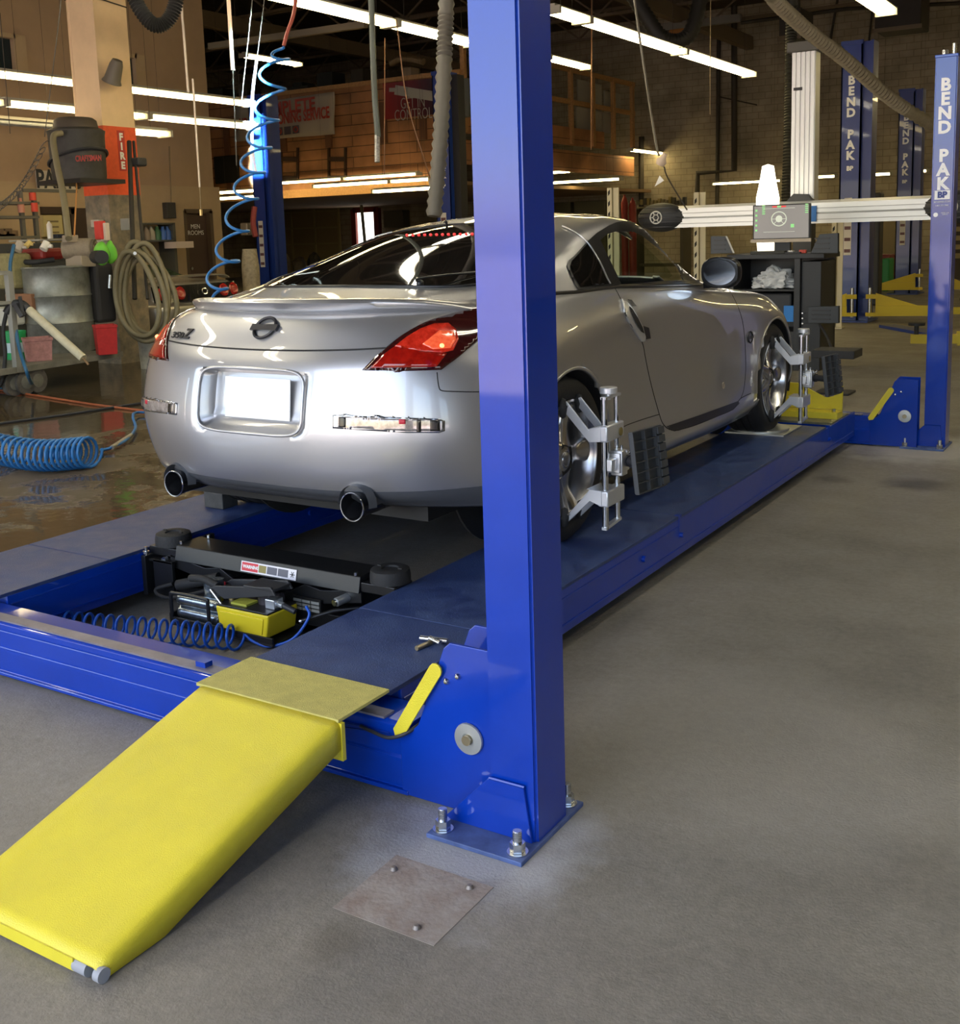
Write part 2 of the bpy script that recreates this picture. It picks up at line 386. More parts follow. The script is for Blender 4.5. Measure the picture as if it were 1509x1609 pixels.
bm = NB(); box(bm, WX - .1, WX + .05, DSH[1] - .1, DSH[1] + .3, 0, DSH[3]); box(bm, WX - .1, WX + .05, DSH[0], DSH[1], DSH[3] - .1, DSH[3] + .02); obj('door_frame', bm, mat('dark_frame', (.05, .03, .02), .6), d2)

# mezzanine of stained boards over the far bays
MY = 24.0; mxr = -15.4
zM = lambda px, py: P(px, py, y=MY).z
mt = zM(640, 125); mb = zM(620, 291)
me_ = struct(thing('wall_mezzanine', '', '', (mxr, MY, mb)))
for k in ('label', 'category'): del me_[k]
bm = NB(); box(bm, -34, mxr, MY, MY + .12, mb, mt); obj('boarding', bm, WOOD, me_)
bm = NB(); box(bm, -34, mxr + .02, MY - .06, MY + .16, mt - .02, mt + .09); box(bm, -34, mxr, MY - .05, MY + .1, mb - .18, mb + .04); obj('cap_rail', bm, STUD, me_)
bm = NB()
for px in (358, 447, 518, 605, 667): x_ = P(px, 220, y=MY).x; box(bm, x_ - .1, x_ + .1, MY - .07, MY, mb + (1.1 if px > 400 else 0), mt - .5)
obj('batten', bm, mat('dark_batten', (.16, .07, .035), .7), me_)
bm = NB(); box(bm, -34, mxr, MY + .1, 35.9, mb - .1, mb); obj('deck', bm, mat('mezzanine_underside', (.25, .16, .09), .9), me_)
# side of the mezzanine that runs back towards the block wall
X2 = mxr
ztop = lambda px, py: P(px, py, x=X2).z
bm = NB(); box(bm, X2 - .1, X2, MY, 34.5, P(930, 272, x=X2).z, P(930, 240, x=X2).z); box(bm, X2 - .04, X2 + .02, MY, 32.2, P(930, 232, x=X2).z, P(930, 205, x=X2).z); obj('side_boarding', bm, WOODX, me_)
bm = NB()
z0_, z1_ = P(930, 215, x=X2).z, P(930, 118, x=X2).z
for y_ in np.linspace(MY + .1, 34.3, 8): box(bm, X2 - .02, X2 + .09, y_ - .07, y_ + .07, z0_ - .3, z1_)
for z_ in (z1_, (z0_ + z1_) / 2): box(bm, X2 - .02, X2 + .06, MY, 34.5, z_ - .07, z_ + .07)
obj('railing_stud', bm, STUD, me_)
pan = mat('stored_panel', (.4, .38, .33), .7)
for i, (pxa, pxb, pya, pyb) in enumerate(((908, 945, 133, 168), (950, 975, 148, 172), (906, 945, 175, 205), (948, 966, 180, 208))):
    a = P(pxa, pyb, x=X2 - .15); b_ = P(pxb, pya, x=X2 - .15)
    bm = NB(); box(bm, X2 - .17, X2 - .13, a.y, b_.y, a.z, b_.z); tag(obj('panel', bm, pan), ['pale panel in the upper left cubby of the wooden mezzanine rack', 'small pale panel in the upper right cubby of the mezzanine rack', 'pale panel in the lower left cubby of the wooden mezzanine rack', 'small pale panel in the lower right cubby of the mezzanine rack'][i], 'panel', 'panels stored in the mezzanine rack')

# dark roof joists
bm = NB()
for y_ in np.arange(4, 35, 3.2):
    zt, zb = 8.35, 7.55
    box(bm, -34, 10, y_ - .06, y_ + .06, zt - .1, zt); box(bm, -34, 10, y_ - .06, y_ + .06, zb - .08, zb)
    xs = np.arange(-33, 9.5, 1.1)
    for i, x_ in enumerate(xs[:-1]):
        a, b_ = (zb, zt) if i % 2 else (zt, zb); bar(bm, (x_, y_, a), (xs[i + 1], y_, b_), .05, .05)
struct(obj('ceiling_trusses', bm, JOIST))
bm = NB()
for x_ in (-22, -12, -2, 6): box(bm, x_ - .12, x_ + .12, -3, 36, 7.1, 7.5)
struct(obj('ceiling_beams', bm, JOIST))
bm = NB(); a, b_ = P(330, 73, y=20), P(575, 38, y=20.); bar(bm, a, b_, .14, .14); tag(obj('pipe', bm, mat('pale_pipe', (.3, .24, .17), .6)), 'pale horizontal pipe under the dark roof above the mezzanine', 'pipe')
# sectional overhead door under the mezzanine and the bright little window beside it
gx0, gx1 = P(425, 370, y=35.9).x, P(535, 370, y=35.9).x
od = struct(thing('door_3', '', '', (gx0, 35.9, 0)))
for k in ('label', 'category'): del od[k]
zt = P(480, 308, y=35.9).z
bm = NB(); box(bm, gx0, gx1, 35.85, 35.95, 0, zt); obj('door_panel', bm, mat('mustard_panel', (.36, .29, .14), .6), od)
bm = NB()
for i in range(6): box(bm, gx0, gx1, 35.8, 35.86, i * zt / 5 - .03, i * zt / 5 + .03)
for x_ in np.linspace(gx0, gx1, 4): box(bm, x_ - .04, x_ + .04, 35.8, 35.86, 0, zt)
obj('door_frame', bm, mat('mustard_rail', (.42, .36, .17), .6), od)
a, b_ = P(560, 372, y=35.9), P(594, 333, y=35.9)
wn = struct(thing('window_3', '', '', (a.x, 35.9, a.z)))
for k in ('label', 'category'): del wn[k]
bm = NB(); box(bm, a.x, b_.x, 35.88, 35.92, a.z - 1.2, b_.z); obj('pane', bm, mat('sunlit_pane', (1, .97, .9), .5, emit=2.2, ecol=(1, .95, .85)), wn)
bm = NB()
for x_ in (a.x, b_.x): box(bm, x_ - .12, x_ + .12, 35.75, 35.95, a.z - 1.2, b_.z + .15)
box(bm, a.x, b_.x, 35.75, 35.95, b_.z, b_.z + .2); obj('window_frame', bm, mat('red_frame', (.2, .03, .02), .6), wn)
# ================================================================== FOUR-POST LIFT
XRI, XRO, XLI, XLO, ZR = -2.27, -1.762, -3.523, -4.03, .237
XMID = (XRI + XLI) / 2
def anchor_bolt(parent, x, y, z=.012):
    bm = NB(); cyl(bm, (x, y, z), (x, y, z + .004), .026, 20)
    bmesh.ops.create_cone(bm, cap_ends=True, segments=6, radius1=.019, radius2=.019, depth=.022, matrix=Matrix.Translation((x, y, z + .016)))
    for k in range(6): cyl(bm, (x, y, z + .026 + k * .005), (x, y, z + .030 + k * .005), .0115, 12)
    cyl(bm, (x, y, z), (x, y, z + .056), .0095, 12)
    obj('anchor_bolt', bm, STEEL, parent, 40)
LETTER = mat('decal_white', (.82, .84, .88), .5)
DECAL = mat('decal_blue', (.01, .03, .22), .4)
def lift_post(x0, x1, y0, y1, front, label, letters, outer=1, H=2.467, bolts=True):
    """front=-1: crossbeam bracket stands on the -y end, +1 on the +y end; outer: +1 right-hand post"""
    t = thing('lift_post', label, 'post', ((x0 + x1) / 2, (y0 + y1) / 2, 0), 'corner posts of the four-post lift')
    w_ = x1 - x0
    bm = NB(); box(bm, x0, x1, y0, y1, .012, H); bmesh.ops.bevel(bm, geom=[e for e in bm.edges if abs(e.verts[0].co.z - e.verts[1].co.z) > 1], offset=.007, segments=3, affect='EDGES')
    obj('column', bm, BLUE, t, 30)
    ix = x0 if outer > 0 else x1
    bm = NB(); 
    if outer > 0: bx0, bx1 = x0 - .132, x1 + .008
    else: bx0, bx1 = x0 - .008, x1 + .132
    by0, by1 = y0 - .093, y1 + .075
    box(bm, bx0, bx1, by0, by1, 0, .012); obj('base_plate', bm, mat('dusty_blue_plate', (.07, .11, .27), .5, noise=.35, nscale=14), t, bevel=.002)
    for yy in (y0 - .001, y1 + .001):
        bm = NB(); g = -1 if yy == y0 - .001 else 1
        pts = [(ix, .15), (x1 - .03, .15), (x1 - .01, .012), (ix - .135, .012)] if outer > 0 else [(ix, .15), (x0 + .03, .15), (x0 + .01, .012), (ix + .135, .012)]
        prism(bm, pts, 'y', yy, yy + g * .009); obj('gusset', bm, BLUE, t, bevel=.002)
    bm = NB()
    tube(bm, [(ix + .004, y0 - .008, .152), (x1 - .028, y0 - .008, .152)] if outer > 0 else [(x0 + .028, y0 - .008, .152), (ix - .004, y0 - .008, .152)], .0045, 6); obj('weld_bead', bm, BLUE, t, 60)
    if bolts:
        for bx, by in ((bx0 + .028, by0 + .035), (bx1 - .03, by0 + .035), (bx1 - .012 - .02, by1 - .03), (bx0 + .028, by1 - .03)): anchor_bolt(t, bx, by)
    bm = NB(); box(bm, x0 - .003, x1 + .003, y0 - .003, y1 + .003, H, H + .018); obj('top_cap', bm, BLUE, t, bevel=.003)
    bm = NB(); cyl(bm, (x1 - .03, y0 + .05, H + .018), (x1 - .03, y0 + .05, H + .085), .012); cyl(bm, (x0 + .05, y0 + .05, H + .018), (x0 + .05, y0 + .05, H + .05), .02, 6); obj('cable_stud', bm, STEEL, t, 40)
    if letters:
        xc = (x0 + x1) / 2
        zt, zb = 2.34, 1.72
        for i, ch in enumerate('BEND PAK'):
            if ch == ' ': continue
            zz = zt - .04 - i * .0865
            text('lettering', ch, LETTER, t, facing((xc, y0 - .0015, zz), (1, 0, 0), (0, 0, 1)), .104, .0008, .0045)
        bm = NB(); box(bm, x0 + .02, x1 - .02, y0 - .0012, y0, 1.60, 1.655); obj('decal', bm, LETTER, t)
        text('logo', 'BP', DECAL, t, facing((xc, y0 - .002, 1.627), (1, 0, 0), (0, 0, 1)), .052, .0006, .003)
        for zz, s in ((1.585, .014), (1.562, .012), (1.51, .010)): text('small_print', {1.585: 'BENDPAK.COM', 1.562: '1-800-253-2363', 1.51: 'MADE FOR\nSAFETY'}[zz], LETTER, t, facing((xc + (.02 if zz < 1.55 else 0), y0 - .002, zz), (1, 0, 0), (0, 0, 1)), s, .0005)
        bm = NB(); cyl(bm, (xc - .035, y0, 1.505), (xc - .035, y0 - .002, 1.505), .014, 24); obj('seal', bm, LETTER, t)
    return t
lift_post(-1.358, -1.227, 2.148, 2.303, -1, 'tall bright blue steel lift post nearest the camera, in front of the silver car', False)
lift_post(-1.334, -1.203, 7.559, 7.714, 1, 'blue lift post at right rear carrying white vertical lettering', True)
lift_post(-4.6, -4.469, 2.148, 2.303, -1, 'blue lift post at the left end of the near crossbeam', False, -1)
lift_post(-4.6, -4.469, 7.559, 7.714, 1, 'blue lift post at the far left corner of the lift, behind the car', True, -1)

def pin_disc(parent, x, y, z, s):
    bm = NB(); lathe(bm, [(0, .0), (.040, .0), (.042, .004), (.040, .008), (.016, .009), (.016, .006), (0, .006)], facing((x, y, z), (1, 0, 0), (0, 0, 1)) if s < 0 else facing((x, y, z), (-1, 0, 0), (0, 0, 1)), 32)
    d = obj('pulley_pin', bm, mat('galvanised', (.5, .52, .52), .4, .8), parent, 40)
    bm = NB(); cyl(bm, (x, y + s * .004, z), (x, y + s * .018, z), .013, 16); obj('pin_bolt', bm, mat('brass_bolt', (.45, .38, .25), .35, .9), d, 40)

def crossbeam(yf, yb, label, s, near):
    """s = side that faces out (-1 near beam, +1 far beam but photo shows its near face too)"""
    t = thing('crossbeam', label, 'beam', (XMID, (yf + yb) / 2, 0), 'crossbeams of the four-post lift')
    ztop = .2
    bm = NB()
    prof = [(yf, .02), (yf - .012, .02), (yf - .012, .008), (yf + .02, .005), (yb, .005), (yb, ztop), (yf + .012, ztop), (yf, ztop - .008), (yf, .113), (yf - .006, .105), (yf - .006, .095)]
    prism(bm, prof, 'x', -4.15, -1.64)
    obj('beam', bm, BLUE, t, bevel=.0025)
    bm = NB(); box(bm, -4.15, -1.72, yf + .004, yf + .05, ztop, ztop + .006); obj('top_strip', bm, mat('worn_edge', (.2, .19, .23), .35, .3, noise=.3, nscale=8), t)
    # weld beads that catch the light
    bm = NB()
    for z_ in (.168, .108):
        tube(bm, [(-4.1, yf - .003, z_), (-1.7, yf - .003, z_)], .0022, 5)
    obj('weld_bead', bm, BLUE, t, 60)
    for sd in (1, -1):
        X = (lambda v: v) if sd > 0 else (lambda v: 2 * XMID - v)
        # end bracket plates: one on each face of the beam
        for k, (yp, th) in enumerate(((yf - .008, .01), (yb + .0, .01))):
            bm = NB(); dx = 0 if k == 0 else -.012
            pts = [(-1.66, .008), (-1.365, .008), (-1.365, .454), (-1.493, .455), (-1.512, .438), (-1.600, .215), (-1.625, .19), (-1.66, .185)]
            prism(bm, [(X(p[0] + dx), p[1]) for p in pts], 'y', yp, yp + th); obj('end_bracket', bm, BLUE, t, bevel=.002)
        pin_disc(t, X(-1.442), yf - .008, .213, -1)
        bm = NB()
        for bx, bz in ((-1.505, .352), (-1.470, .372)):
            M = facing((X(bx), yf - .008, bz), (1, 0, 0), (0, 0, 1)); lathe(bm, [(0, .009), (.005, .008), (.009, .003), (.009, 0)], M, 14)
        obj('bracket_bolt', bm, STEEL, t, 40)
        bm = NB()
        a = Vector((X(-1.531), yf - .02, .380)); b_ = Vector((X(-1.655), yf - .02, .188)); dd = (b_ - a).normalized(); nn = Vector((-dd.z, 0, dd.x)) * .019
        def arc(c, sgn): return [(c + dd * sgn * -.019 * math.sin(q) + nn * math.cos(q)) for q in [PI * i / 6 for i in range(7)]]
        poly = [p for p in arc(a, 1)] + [b_ - nn * .9 + dd * .004, b_ + dd * .018 - nn * .1, b_ + nn * .95 - dd * .0]
        prism(bm, [(p.x, p.z) for p in poly], 'y', yf - .022, yf - .016); obj('safety_lever', bm, YEL, t, bevel=.001)
        if near and sd > 0:
            bm = NB(); tube(bm, bez([(-1.60, yf + .03, .215), (-1.63, yf - .02, .19), (-1.68, yf - .03, .17), (-1.74, yf - .02, .168), (-1.79, yf - .01, .17)]), .005, 8); obj('cable_sleeve', bm, BLKP, t, 60)
            bm = NB(); tube(bm, [(-1.78, yf - .01, .170), (-1.95, yf - .008, .158)], .002, 6); tube(bm, [(-1.74, yf - .012, .166), (-1.95, yf - .008, .143)], .002, 6); obj('cable', bm, BLUED, t, 60)
            bm = NB(); box(bm, -2.44, -2.40, yf + .02, yf + .05, .206, .222); obj('stop_tab', bm, BLUE, t)
    return t
crossbeam(2.2, 2.33, 'long low blue crossbeam along the front of the lift beside the yellow ramp', -1, True)
crossbeam(7.5, 7.63, 'blue crossbeam at the far end of the lift joining the far right post', 1, False)

def runway(x0, x1, label, inner):
    t = thing('lift_runway', label, 'runway', ((x0 + x1) / 2, 5, 0), 'runways of the four-post lift')
    YJ1, YJ2, YE = 2.798, 4.395, 6.78
    th = .012
    def side(x, sg):
        bm = NB(); s = th * sg
        # channel side with upper flange, groove and lower flange
        box(bm, x, x - s, 2.2 if False else 2.34, 7.5, .062, ZR - .012); obj('side_channel', bm, BLUE, t, bevel=.002)
        bm = NB(); tube(bm, [(x + .001 * sg, 2.35, .192), (x + .001 * sg, YJ2 - .02, .192)], .003, 5); tube(bm, [(x + .001 * sg, 2.35, .094), (x + .001 * sg, 7.45, .094)], .004, 5); obj('flange_line', bm, BLUE, t, 60)
    side(x0, -1); side(x1, 1)
    for a, b_ in ((2.29, YJ1 - .003), (YJ1 + .003, YJ2 - .003), (YJ2 + .003, YE)):
        bm = NB(); box(bm, x0, x1, a, b_, ZR - .014, ZR); obj('deck_plate', bm, DECK, t, bevel=.0015)
    bm = NB(); box(bm, x0 + .002, x1 - .002, 2.345, YE, ZR - .05, ZR - .015); box(bm, x0 + .03, x1 - .03, 2.9, 7.4, .07, .1); obj('under_plate', bm, BLUED, t)
    # far pocket beyond the turnplates
    bm = NB(); box(bm, x0 + .01, x1 - .01, YE + .18, 7.36, ZR - .02, ZR - .006); obj('rear_deck', bm, mat('galv_dusty', (.17, .16, .09), .6, noise=.2), t)
    bm = NB(); box(bm, x0 + .012, x1 - .012, YE + .17, YE + .19, ZR - .09, ZR - .02); box(bm, x0 + .012, x1 - .012, YE, YE + .18, ZR - .1, ZR - .09); obj('pocket_lip', bm, BLUE, t)
    for yy in (YJ2, YE + .06):
        for xx, sg in ((x0, -1), (x1, 1)):
            bm = NB(); box(bm, xx + sg * .002, xx - sg * .02, yy - .012, yy + .02, ZR - .1, ZR + .002); cyl(bm, (xx, yy + .0, ZR - .085), (xx + sg * .018, yy, ZR - .085), .011, 12); obj('splice_tab', bm, BLUE, t, bevel=.001)
    bm = NB(); cyl(bm, (x1, 4.0, .15), (x1 + .014, 4.0, .15), .014, 12); obj('side_bolt', bm, BLUE, t, 40)
    # front wheel stop (yellow) at the far end
    bm = NB(); prism(bm, [(x0 + .03, .275), (x1 - .015, .275), (x1 - .012, .43), (x1 - .035, .50), (x1 - .06, .49), (x1 - .07, .36), (x1 - .13, .355), (x0 + .2, .44), (x0 + .03, .44)], 'y', 7.22, 7.235); box(bm, x0 + .03, x1 - .015, 7.1, 7.235, ZR - .006, ZR + .035)
    obj('wheel_stop', bm, YEL, t, bevel=.002)
    bm = NB(); cyl(bm, (x1 - .05, 7.15, ZR + .035), (x1 - .05, 7.15, ZR + .055), .014, 6); obj('stop_bolt', bm, STEEL, t, 40)
    return t
runway(XRI, XRO, 'blue steel runway under the right-hand wheels of the silver car', XRI)
runway(XLO, XLI, 'blue steel runway on the left beside the wet floor', XLI)

# yellow drive-on ramp with its hinge plate
t = thing('drive_on_ramp', 'long yellow steel ramp leading up onto the right-hand runway', 'ramp', (-2.01, 1.7, 0))
xr0, xr1 = -2.262, -1.752
bm = NB(); box(bm, XRI, XRO + .004, 2.062, 2.282, ZR, ZR + .009); obj('hinge_plate', bm, YELD, t, bevel=.001)
bm = NB(); yT, zT, yB, zB = 2.068, ZR + .006, 1.283, .034
dv = Vector((0, yB - yT, zB - zT)).normalized()
rows = []
for tt in np.linspace(0, 1, 24):
    y_ = yT + (yB - yT) * tt; z_ = zT + (zB - zT) * tt
    if tt > .97: z_ -= .0
    row = [(xr0, y_, max(.004, z_ - .075)), (xr0, y_, z_ - .018), (xr0 + .005, y_, z_ - .006), (xr0 + .018, y_, z_)]
    row += [(x_, y_, z_) for x_ in np.linspace(xr0 + .06, xr1 - .06, 6)]
    row += [(xr1 - .018, y_, z_), (xr1 - .005, y_, z_ - .006), (xr1, y_, z_ - .018), (xr1, y_, max(.004, z_ - .075))]
    rows.append(row)
loftgrid(bm, rows); o = obj('ramp_plate', bm, YEL, t, 60); sm = o.modifiers.new('thickness', 'SOLIDIFY'); sm.thickness = .005
bm = NB(); box(bm, xr0 + .02, xr1 - .075, 1.279, 1.285, .006, .034); obj('toe_lip', bm, YEL, t)
bm = NB(); box(bm, xr1 - .03, xr1 + .004, 2.062, 2.075, .135, ZR); prism(bm, [(2.075, .2), (2.075, .14), (2.02, .16)], 'x', xr1 - .006, xr1 - .001); obj('hinge_skirt', bm, YEL, t)
for xx in (xr1 - .05, xr1 - .002):
    bm = NB(); cyl(bm, (xx - .028 if xx < xr1 - .01 else xx - .012, 1.292, .016), (xx + .012 if xx < xr1 - .01 else xx + .006, 1.292, .016), .016, 20); obj('roller', bm, mat('grey_roller', (.3, .31, .34), .5), t, 40)

# loose quick-release pins lying on the deck
t = tag(obj('hitch_pin', (lambda bm: (cyl(bm, (-1.905, 2.64, ZR + .010), (-1.815, 2.655, ZR + .010), .0085, 14), bm)[1])(NB()), STEEL, None, 40), 'short bright steel pin lying across the deck next to the near post', 'pin', 'pins on the deck')
bm = NB(); cyl(bm, (-1.868, 2.566, ZR + .008), (-1.858, 2.632, ZR + .008), .0075, 14); tag(obj('hitch_pin', bm, mat('brass_bolt', (.45, .38, .25), .35, .9), None, 40), 'short brownish steel pin butting against the longer bright pin on the deck', 'pin', 'pins on the deck')
bm = NB(); cyl(bm, (-1.856, 2.622, ZR + .024), (-1.812, 2.612, ZR + .019), .0085, 14); tag(obj('hitch_pin', bm, STEEL, None, 40), 'stubby bright pin resting on top of the crossing pins on the deck', 'pin', 'pins on the deck')

# turnplates below the front wheels
for xc, lb in ((-2.09, 'right'), (-3.70, 'left')):
    bm = NB(); box(bm, xc - .17, xc + .19, 6.36, 6.74, ZR - .0, ZR + .008); lathe(bm, [(0, .022), (.165, .022), (.17, .017), (.17, .008)], Matrix.Translation((xc, 6.52, ZR)), 40)
    tag(obj('turnplate', bm, mat('galvanised', (.5, .52, .52), .4, .8), None, 40), 'round steel turnplate under the %s front wheel of the silver car' % lb, 'turnplate', 'turnplates')

# ================================================================== BRIDGE JACK
t = thing('bridge_jack', 'black scissor bridge jack slung between the two runways under the car', 'jack', (XMID, 3.1, .1))
bm = NB()
prism(bm, [(2.985, .205), (3.0, .265), (3.13, .27), (3.14, .205)], 'x', -3.36, -2.42)
obj('top_beam', bm, BLK, t, bevel=.003)
for sx, xa, xb in ((-1, -3.36, -3.52), (1, -2.42, -2.27)):
    bm = NB(); box(bm, xa, xb, 3.0, 3.11, .21, .245); obj('slide_arm', bm, BLK, t, bevel=.003)
    px_ = xb + (.08 if sx < 0 else -.06)
    bm = NB(); lathe(bm, [(0, .018), (.03, .018), (.032, .024), (.058, .025), (.07, .02), (.074, .0), (.074, -.025), (.04, -.03), (0, -.03)], Matrix.Translation((px_, 3.06, .272)), 36); pd = obj('lift_pad', bm, RUB, t, 40)
    for k in range(8):
        a = k * PI / 4; bm = NB(); c_ = Vector((px_ + .046 * math.cos(a), 3.06 + .046 * math.sin(a), .298)); box(bm, c_.x - .008, c_.x + .008, c_.y - .004, c_.y + .004, .294, .301, None)
        if k % 4 == 0: obj('pad_rib', bm, RUB, pd)
        else: bm.free()
for bx, by, bz in ((-3.34, 3.01, .27), (-3.30, 3.12, .272), (-2.44, 3.0, .268), (-2.30, 3.0, .246)):
    bm = NB(); cyl(bm, (bx, by, bz), (bx, by, bz + .012), .007, 6); obj('beam_bolt', bm, STEEL, t, 40)
# warning label
bm = NB(); M = facing((-2.855, 2.990, .232), (1, 0, 0), (0, .24, 1)); 
def quad(bm, M, x0, x1, y0, y1, z=0.0012):
    vs = [bm.verts.new(M @ Vector(v)) for v in ((x0, y0, z), (x1, y0, z), (x1, y1, z), (x0, y1, z))]; bm.faces.new(vs)
quad(bm, M, -.14, .14, -.020, .020, .001); lb = obj('warning_label', bm, mat('label_white', (.75, .72, .75), .4), t, recalc=False)
bm = NB(); quad(bm, M, -.135, -.052, -.016, .016); obj('red_panel', bm, mat('label_red', (.6, .03, .05), .4), lb, recalc=False)
bm = NB(); quad(bm, M, -.048, -.01, -.014, .014); obj('picture_panel', bm, mat('label_olive', (.25, .2, .05), .4), lb, recalc=False)
bm = NB(); quad(bm, M, -.006, .045, -.014, .014); quad(bm, M, .049, .1, -.014, .014); obj('print_panel', bm, mat('label_grey', (.1, .1, .13), .4), lb, recalc=False)
bm = NB(); 
for k in range(6): a = k * PI / 3; quad(bm, M @ Matrix.Translation((.121, 0, 0)) @ Matrix.Rotation(a, 4, 'Z'), -.012, .012, -.0015, .0015, .0016)
obj('hazard_mark', bm, BLK, lb, recalc=False)
text('warning_word', 'WARNING', WHT, lb, M @ Matrix.Translation((-.088, 0, .0018)), .017, .0003, .0008)
# scissor arms
for yy in (3.0, 3.2):
    for (xa, za, xb, zb, nm) in ((-3.40, .20, -2.85, .105, 0), (-2.42, .195, -2.95, .105, 0)):
        bm = NB(); n_ = 14; up = []; lo = []
        for i in range(n_ + 1):
            q = i / n_; x_ = xa + (xb - xa) * q; z_ = za + (zb - za) * q; hump = .028 * math.exp(-((q - .5) / .09) ** 2)
            up.append((x_, z_ + .022 + hump)); lo.append((x_, z_ - .028))
        prism(bm, up + lo[::-1], 'y', yy, yy + .014); obj('scissor_arm', bm, BLK, t, bevel=.002)
for p, r_ in (((-3.42, 2.99, .198), .013), ((-2.965, 2.99, .165), .010), ((-3.13, 2.99, .132), .009), ((-2.80, 2.99, .14), .008)):
    bm = NB(); cyl(bm, p, (p[0], p[1] + .24, p[2]), r_, 14); bmesh.ops.create_cone(bm, cap_ends=True, segments=6, radius1=r_ * 1.1, radius2=r_ * 1.1, depth=.01, matrix=Matrix.Translation((p[0], p[1] - .004, p[2])) @ Matrix.Rotation(PI / 2, 4, 'X')); obj('pivot_pin', bm, STEEL, t, 40)
bm = NB(); cyl(bm, (-2.50, 2.955, .172), (-2.47, 3.05, .185), .0165, 20); obj('cylinder_pin', bm, mat('galvanised', (.5, .52, .52), .4, .8), t, 40)
bm = NB(); cyl(bm, (-2.503, 2.945, .171), (-2.50, 2.956, .172), .012, 16); obj('pivot_pin', bm, STEEL, t, 40)
# lower tray and rolling ends
bm = NB(); box(bm, -3.44, -2.30, 3.0, 3.02, .03, .10); box(bm, -3.44, -2.30, 3.22, 3.24, .03, .12); box(bm, -3.44, -2.30, 3.0, 3.24, .03, .045); obj('base_tray', bm, BLK, t, bevel=.002)
for sx in (-3.505, -2.29): bm = NB(); box(bm, sx - .012, sx + .012, 2.95, 3.34, .05, .215); obj('end_plate', bm, BLK, t, bevel=.003)
bm = NB(); box(bm, -3.47, -3.36, 2.97, 2.985, .05, .20); box(bm, -3.50, -3.36, 2.97, 3.3, .19, .2); obj('side_cheek', bm, BLK, t, bevel=.002)
bm = NB(); cyl(bm, (-3.50, 2.965, .20), (-3.50, 2.965, .25), .007, 10); cyl(bm, (-3.50, 2.965, .222), (-3.50, 2.965, .232), .014, 6); obj('adjuster_bolt', bm, STEEL, t, 40)
bm = NB(); tube(bm, [(-2.62, 2.9, .10), (-2.52, 2.96, .135), (-2.45, 3.02, .14), (-2.42, 2.99, .07)], .0075, 10); obj('handle_rod', bm, BLK, t, 50)
bm = NB(); cyl(bm, (-2.627, 2.896, .098), (-2.62, 2.9, .1), .008, 12); obj('rod_tip', bm, STEEL, t, 40)
bm = NB(); cyl(bm, (-3.32, 2.96, .115), (-3.12, 2.99, .165), .022, 14); tube(bm, bez([(-3.34, 2.95, .12), (-3.42, 2.93, .09), (-3.36, 2.92, .07), (-3.25, 2.93, .09), (-3.1, 2.92, .14)], 6), .008, 8); obj('ram_hose', bm, RUB, t, 50)
bm = NB(); box(bm, -2.735, -2.60, 2.985, 2.992, .10, .155); pl = obj('rating_plate', bm, BLK, t)
bm = NB()
for i in range(3):
    for j in range(3): box(bm, -2.73 + j * .043, -2.692 + j * .043, 2.982, 2.985, .105 + i * .015, .115 + i * .015)
obj('plate_print', bm, mat('label_grey2', (.3, .3, .27), .5), pl)

# air-hydraulic pump with yellow tank
t = thing('hydraulic_pump', 'air hydraulic foot pump with yellow tank on a black tray, in front of the jack', 'pump', (-2.9, 2.9, 0))
PR = Matrix.Translation((-2.95, 2.9, 0)) @ Matrix.Rotation(math.radians(0), 4, 'Z')
def Q(x, y, z): return PR @ Vector((x, y, z))
bm = NB(); box(bm, -3.17, -2.70, 2.83, 2.84, .03, .055); box(bm, -3.17, -2.70, 2.83, 3.0, .022, .03); box(bm, -3.17, -2.70, 2.99, 3.0, .03, .055); box(bm, -3.17, -3.16, 2.83, 3.0, .03, .07); obj('tray', bm, BLK, t, bevel=.002)
bm = NB(); tube(bm, bez([(-3.16, 2.835, .03), (-3.16, 2.835, .135), (-3.14, 2.835, .15), (-3.0, 2.835, .15), (-2.985, 2.835, .135), (-2.985, 2.835, .03)], 5), .007, 8); obj('cylinder_guard', bm, BLK, t, 50)
for z_ in (.115, .065):
    bm = NB(); cyl(bm, (-3.15, 2.875, z_), (-2.96, 2.875, z_), .025, 24); cyl(bm, (-2.965, 2.875, z_), (-2.94, 2.875, z_), .014, 16); obj('steel_cylinder', bm, mat('zinc_plate', (.42, .47, .50), .25, .95, noise=.35, nscale=40), t, 40)
for x_ in (-3.06, -3.02):
    bm = NB(); cyl(bm, (x_, 2.93, .10), (x_, 2.93, .20), .022, 20); obj('steel_cylinder', bm, mat('zinc_plate', (.42, .47, .50), .25, .95), t, 40)
bm = NB(); prism(bm, [(-2.95, .135), (-2.935, .045), (-2.73, .045), (-2.715, .135)], 'y', 2.835, 2.995); tk = obj('tank', bm, mat('tank_yellow', (.78, .62, .02), .4), t, bevel=.006)
bm = NB(); prism(bm, [(-2.93, .12), (-2.92, .06), (-2.745, .06), (-2.735, .12)], 'y', 2.831, 2.836); obj('tank_panel', bm, mat('tank_yellow', (.78, .62, .02), .4), tk, bevel=.002)
bm = NB(); box(bm, -2.95, -2.72, 2.838, 2.992, .134, .142); obj('tank_lid', bm, BLK, t, bevel=.002)
bm = NB(); box(bm, -2.9, -2.83, 2.86, 2.92, .142, .150); obj('gauge_sticker', bm, mat('olive_sticker', (.4, .4, .05), .5), t)
bm = NB(); cyl(bm, (-2.80, 2.93, .142), (-2.80, 2.93, .19), .028, 20); cyl(bm, (-2.80, 2.93, .165), (-2.74, 2.94, .165), .022, 18); obj('valve_body', bm, mat('dark_bronze', (.06, .05, .055), .4, .3), t, 40)
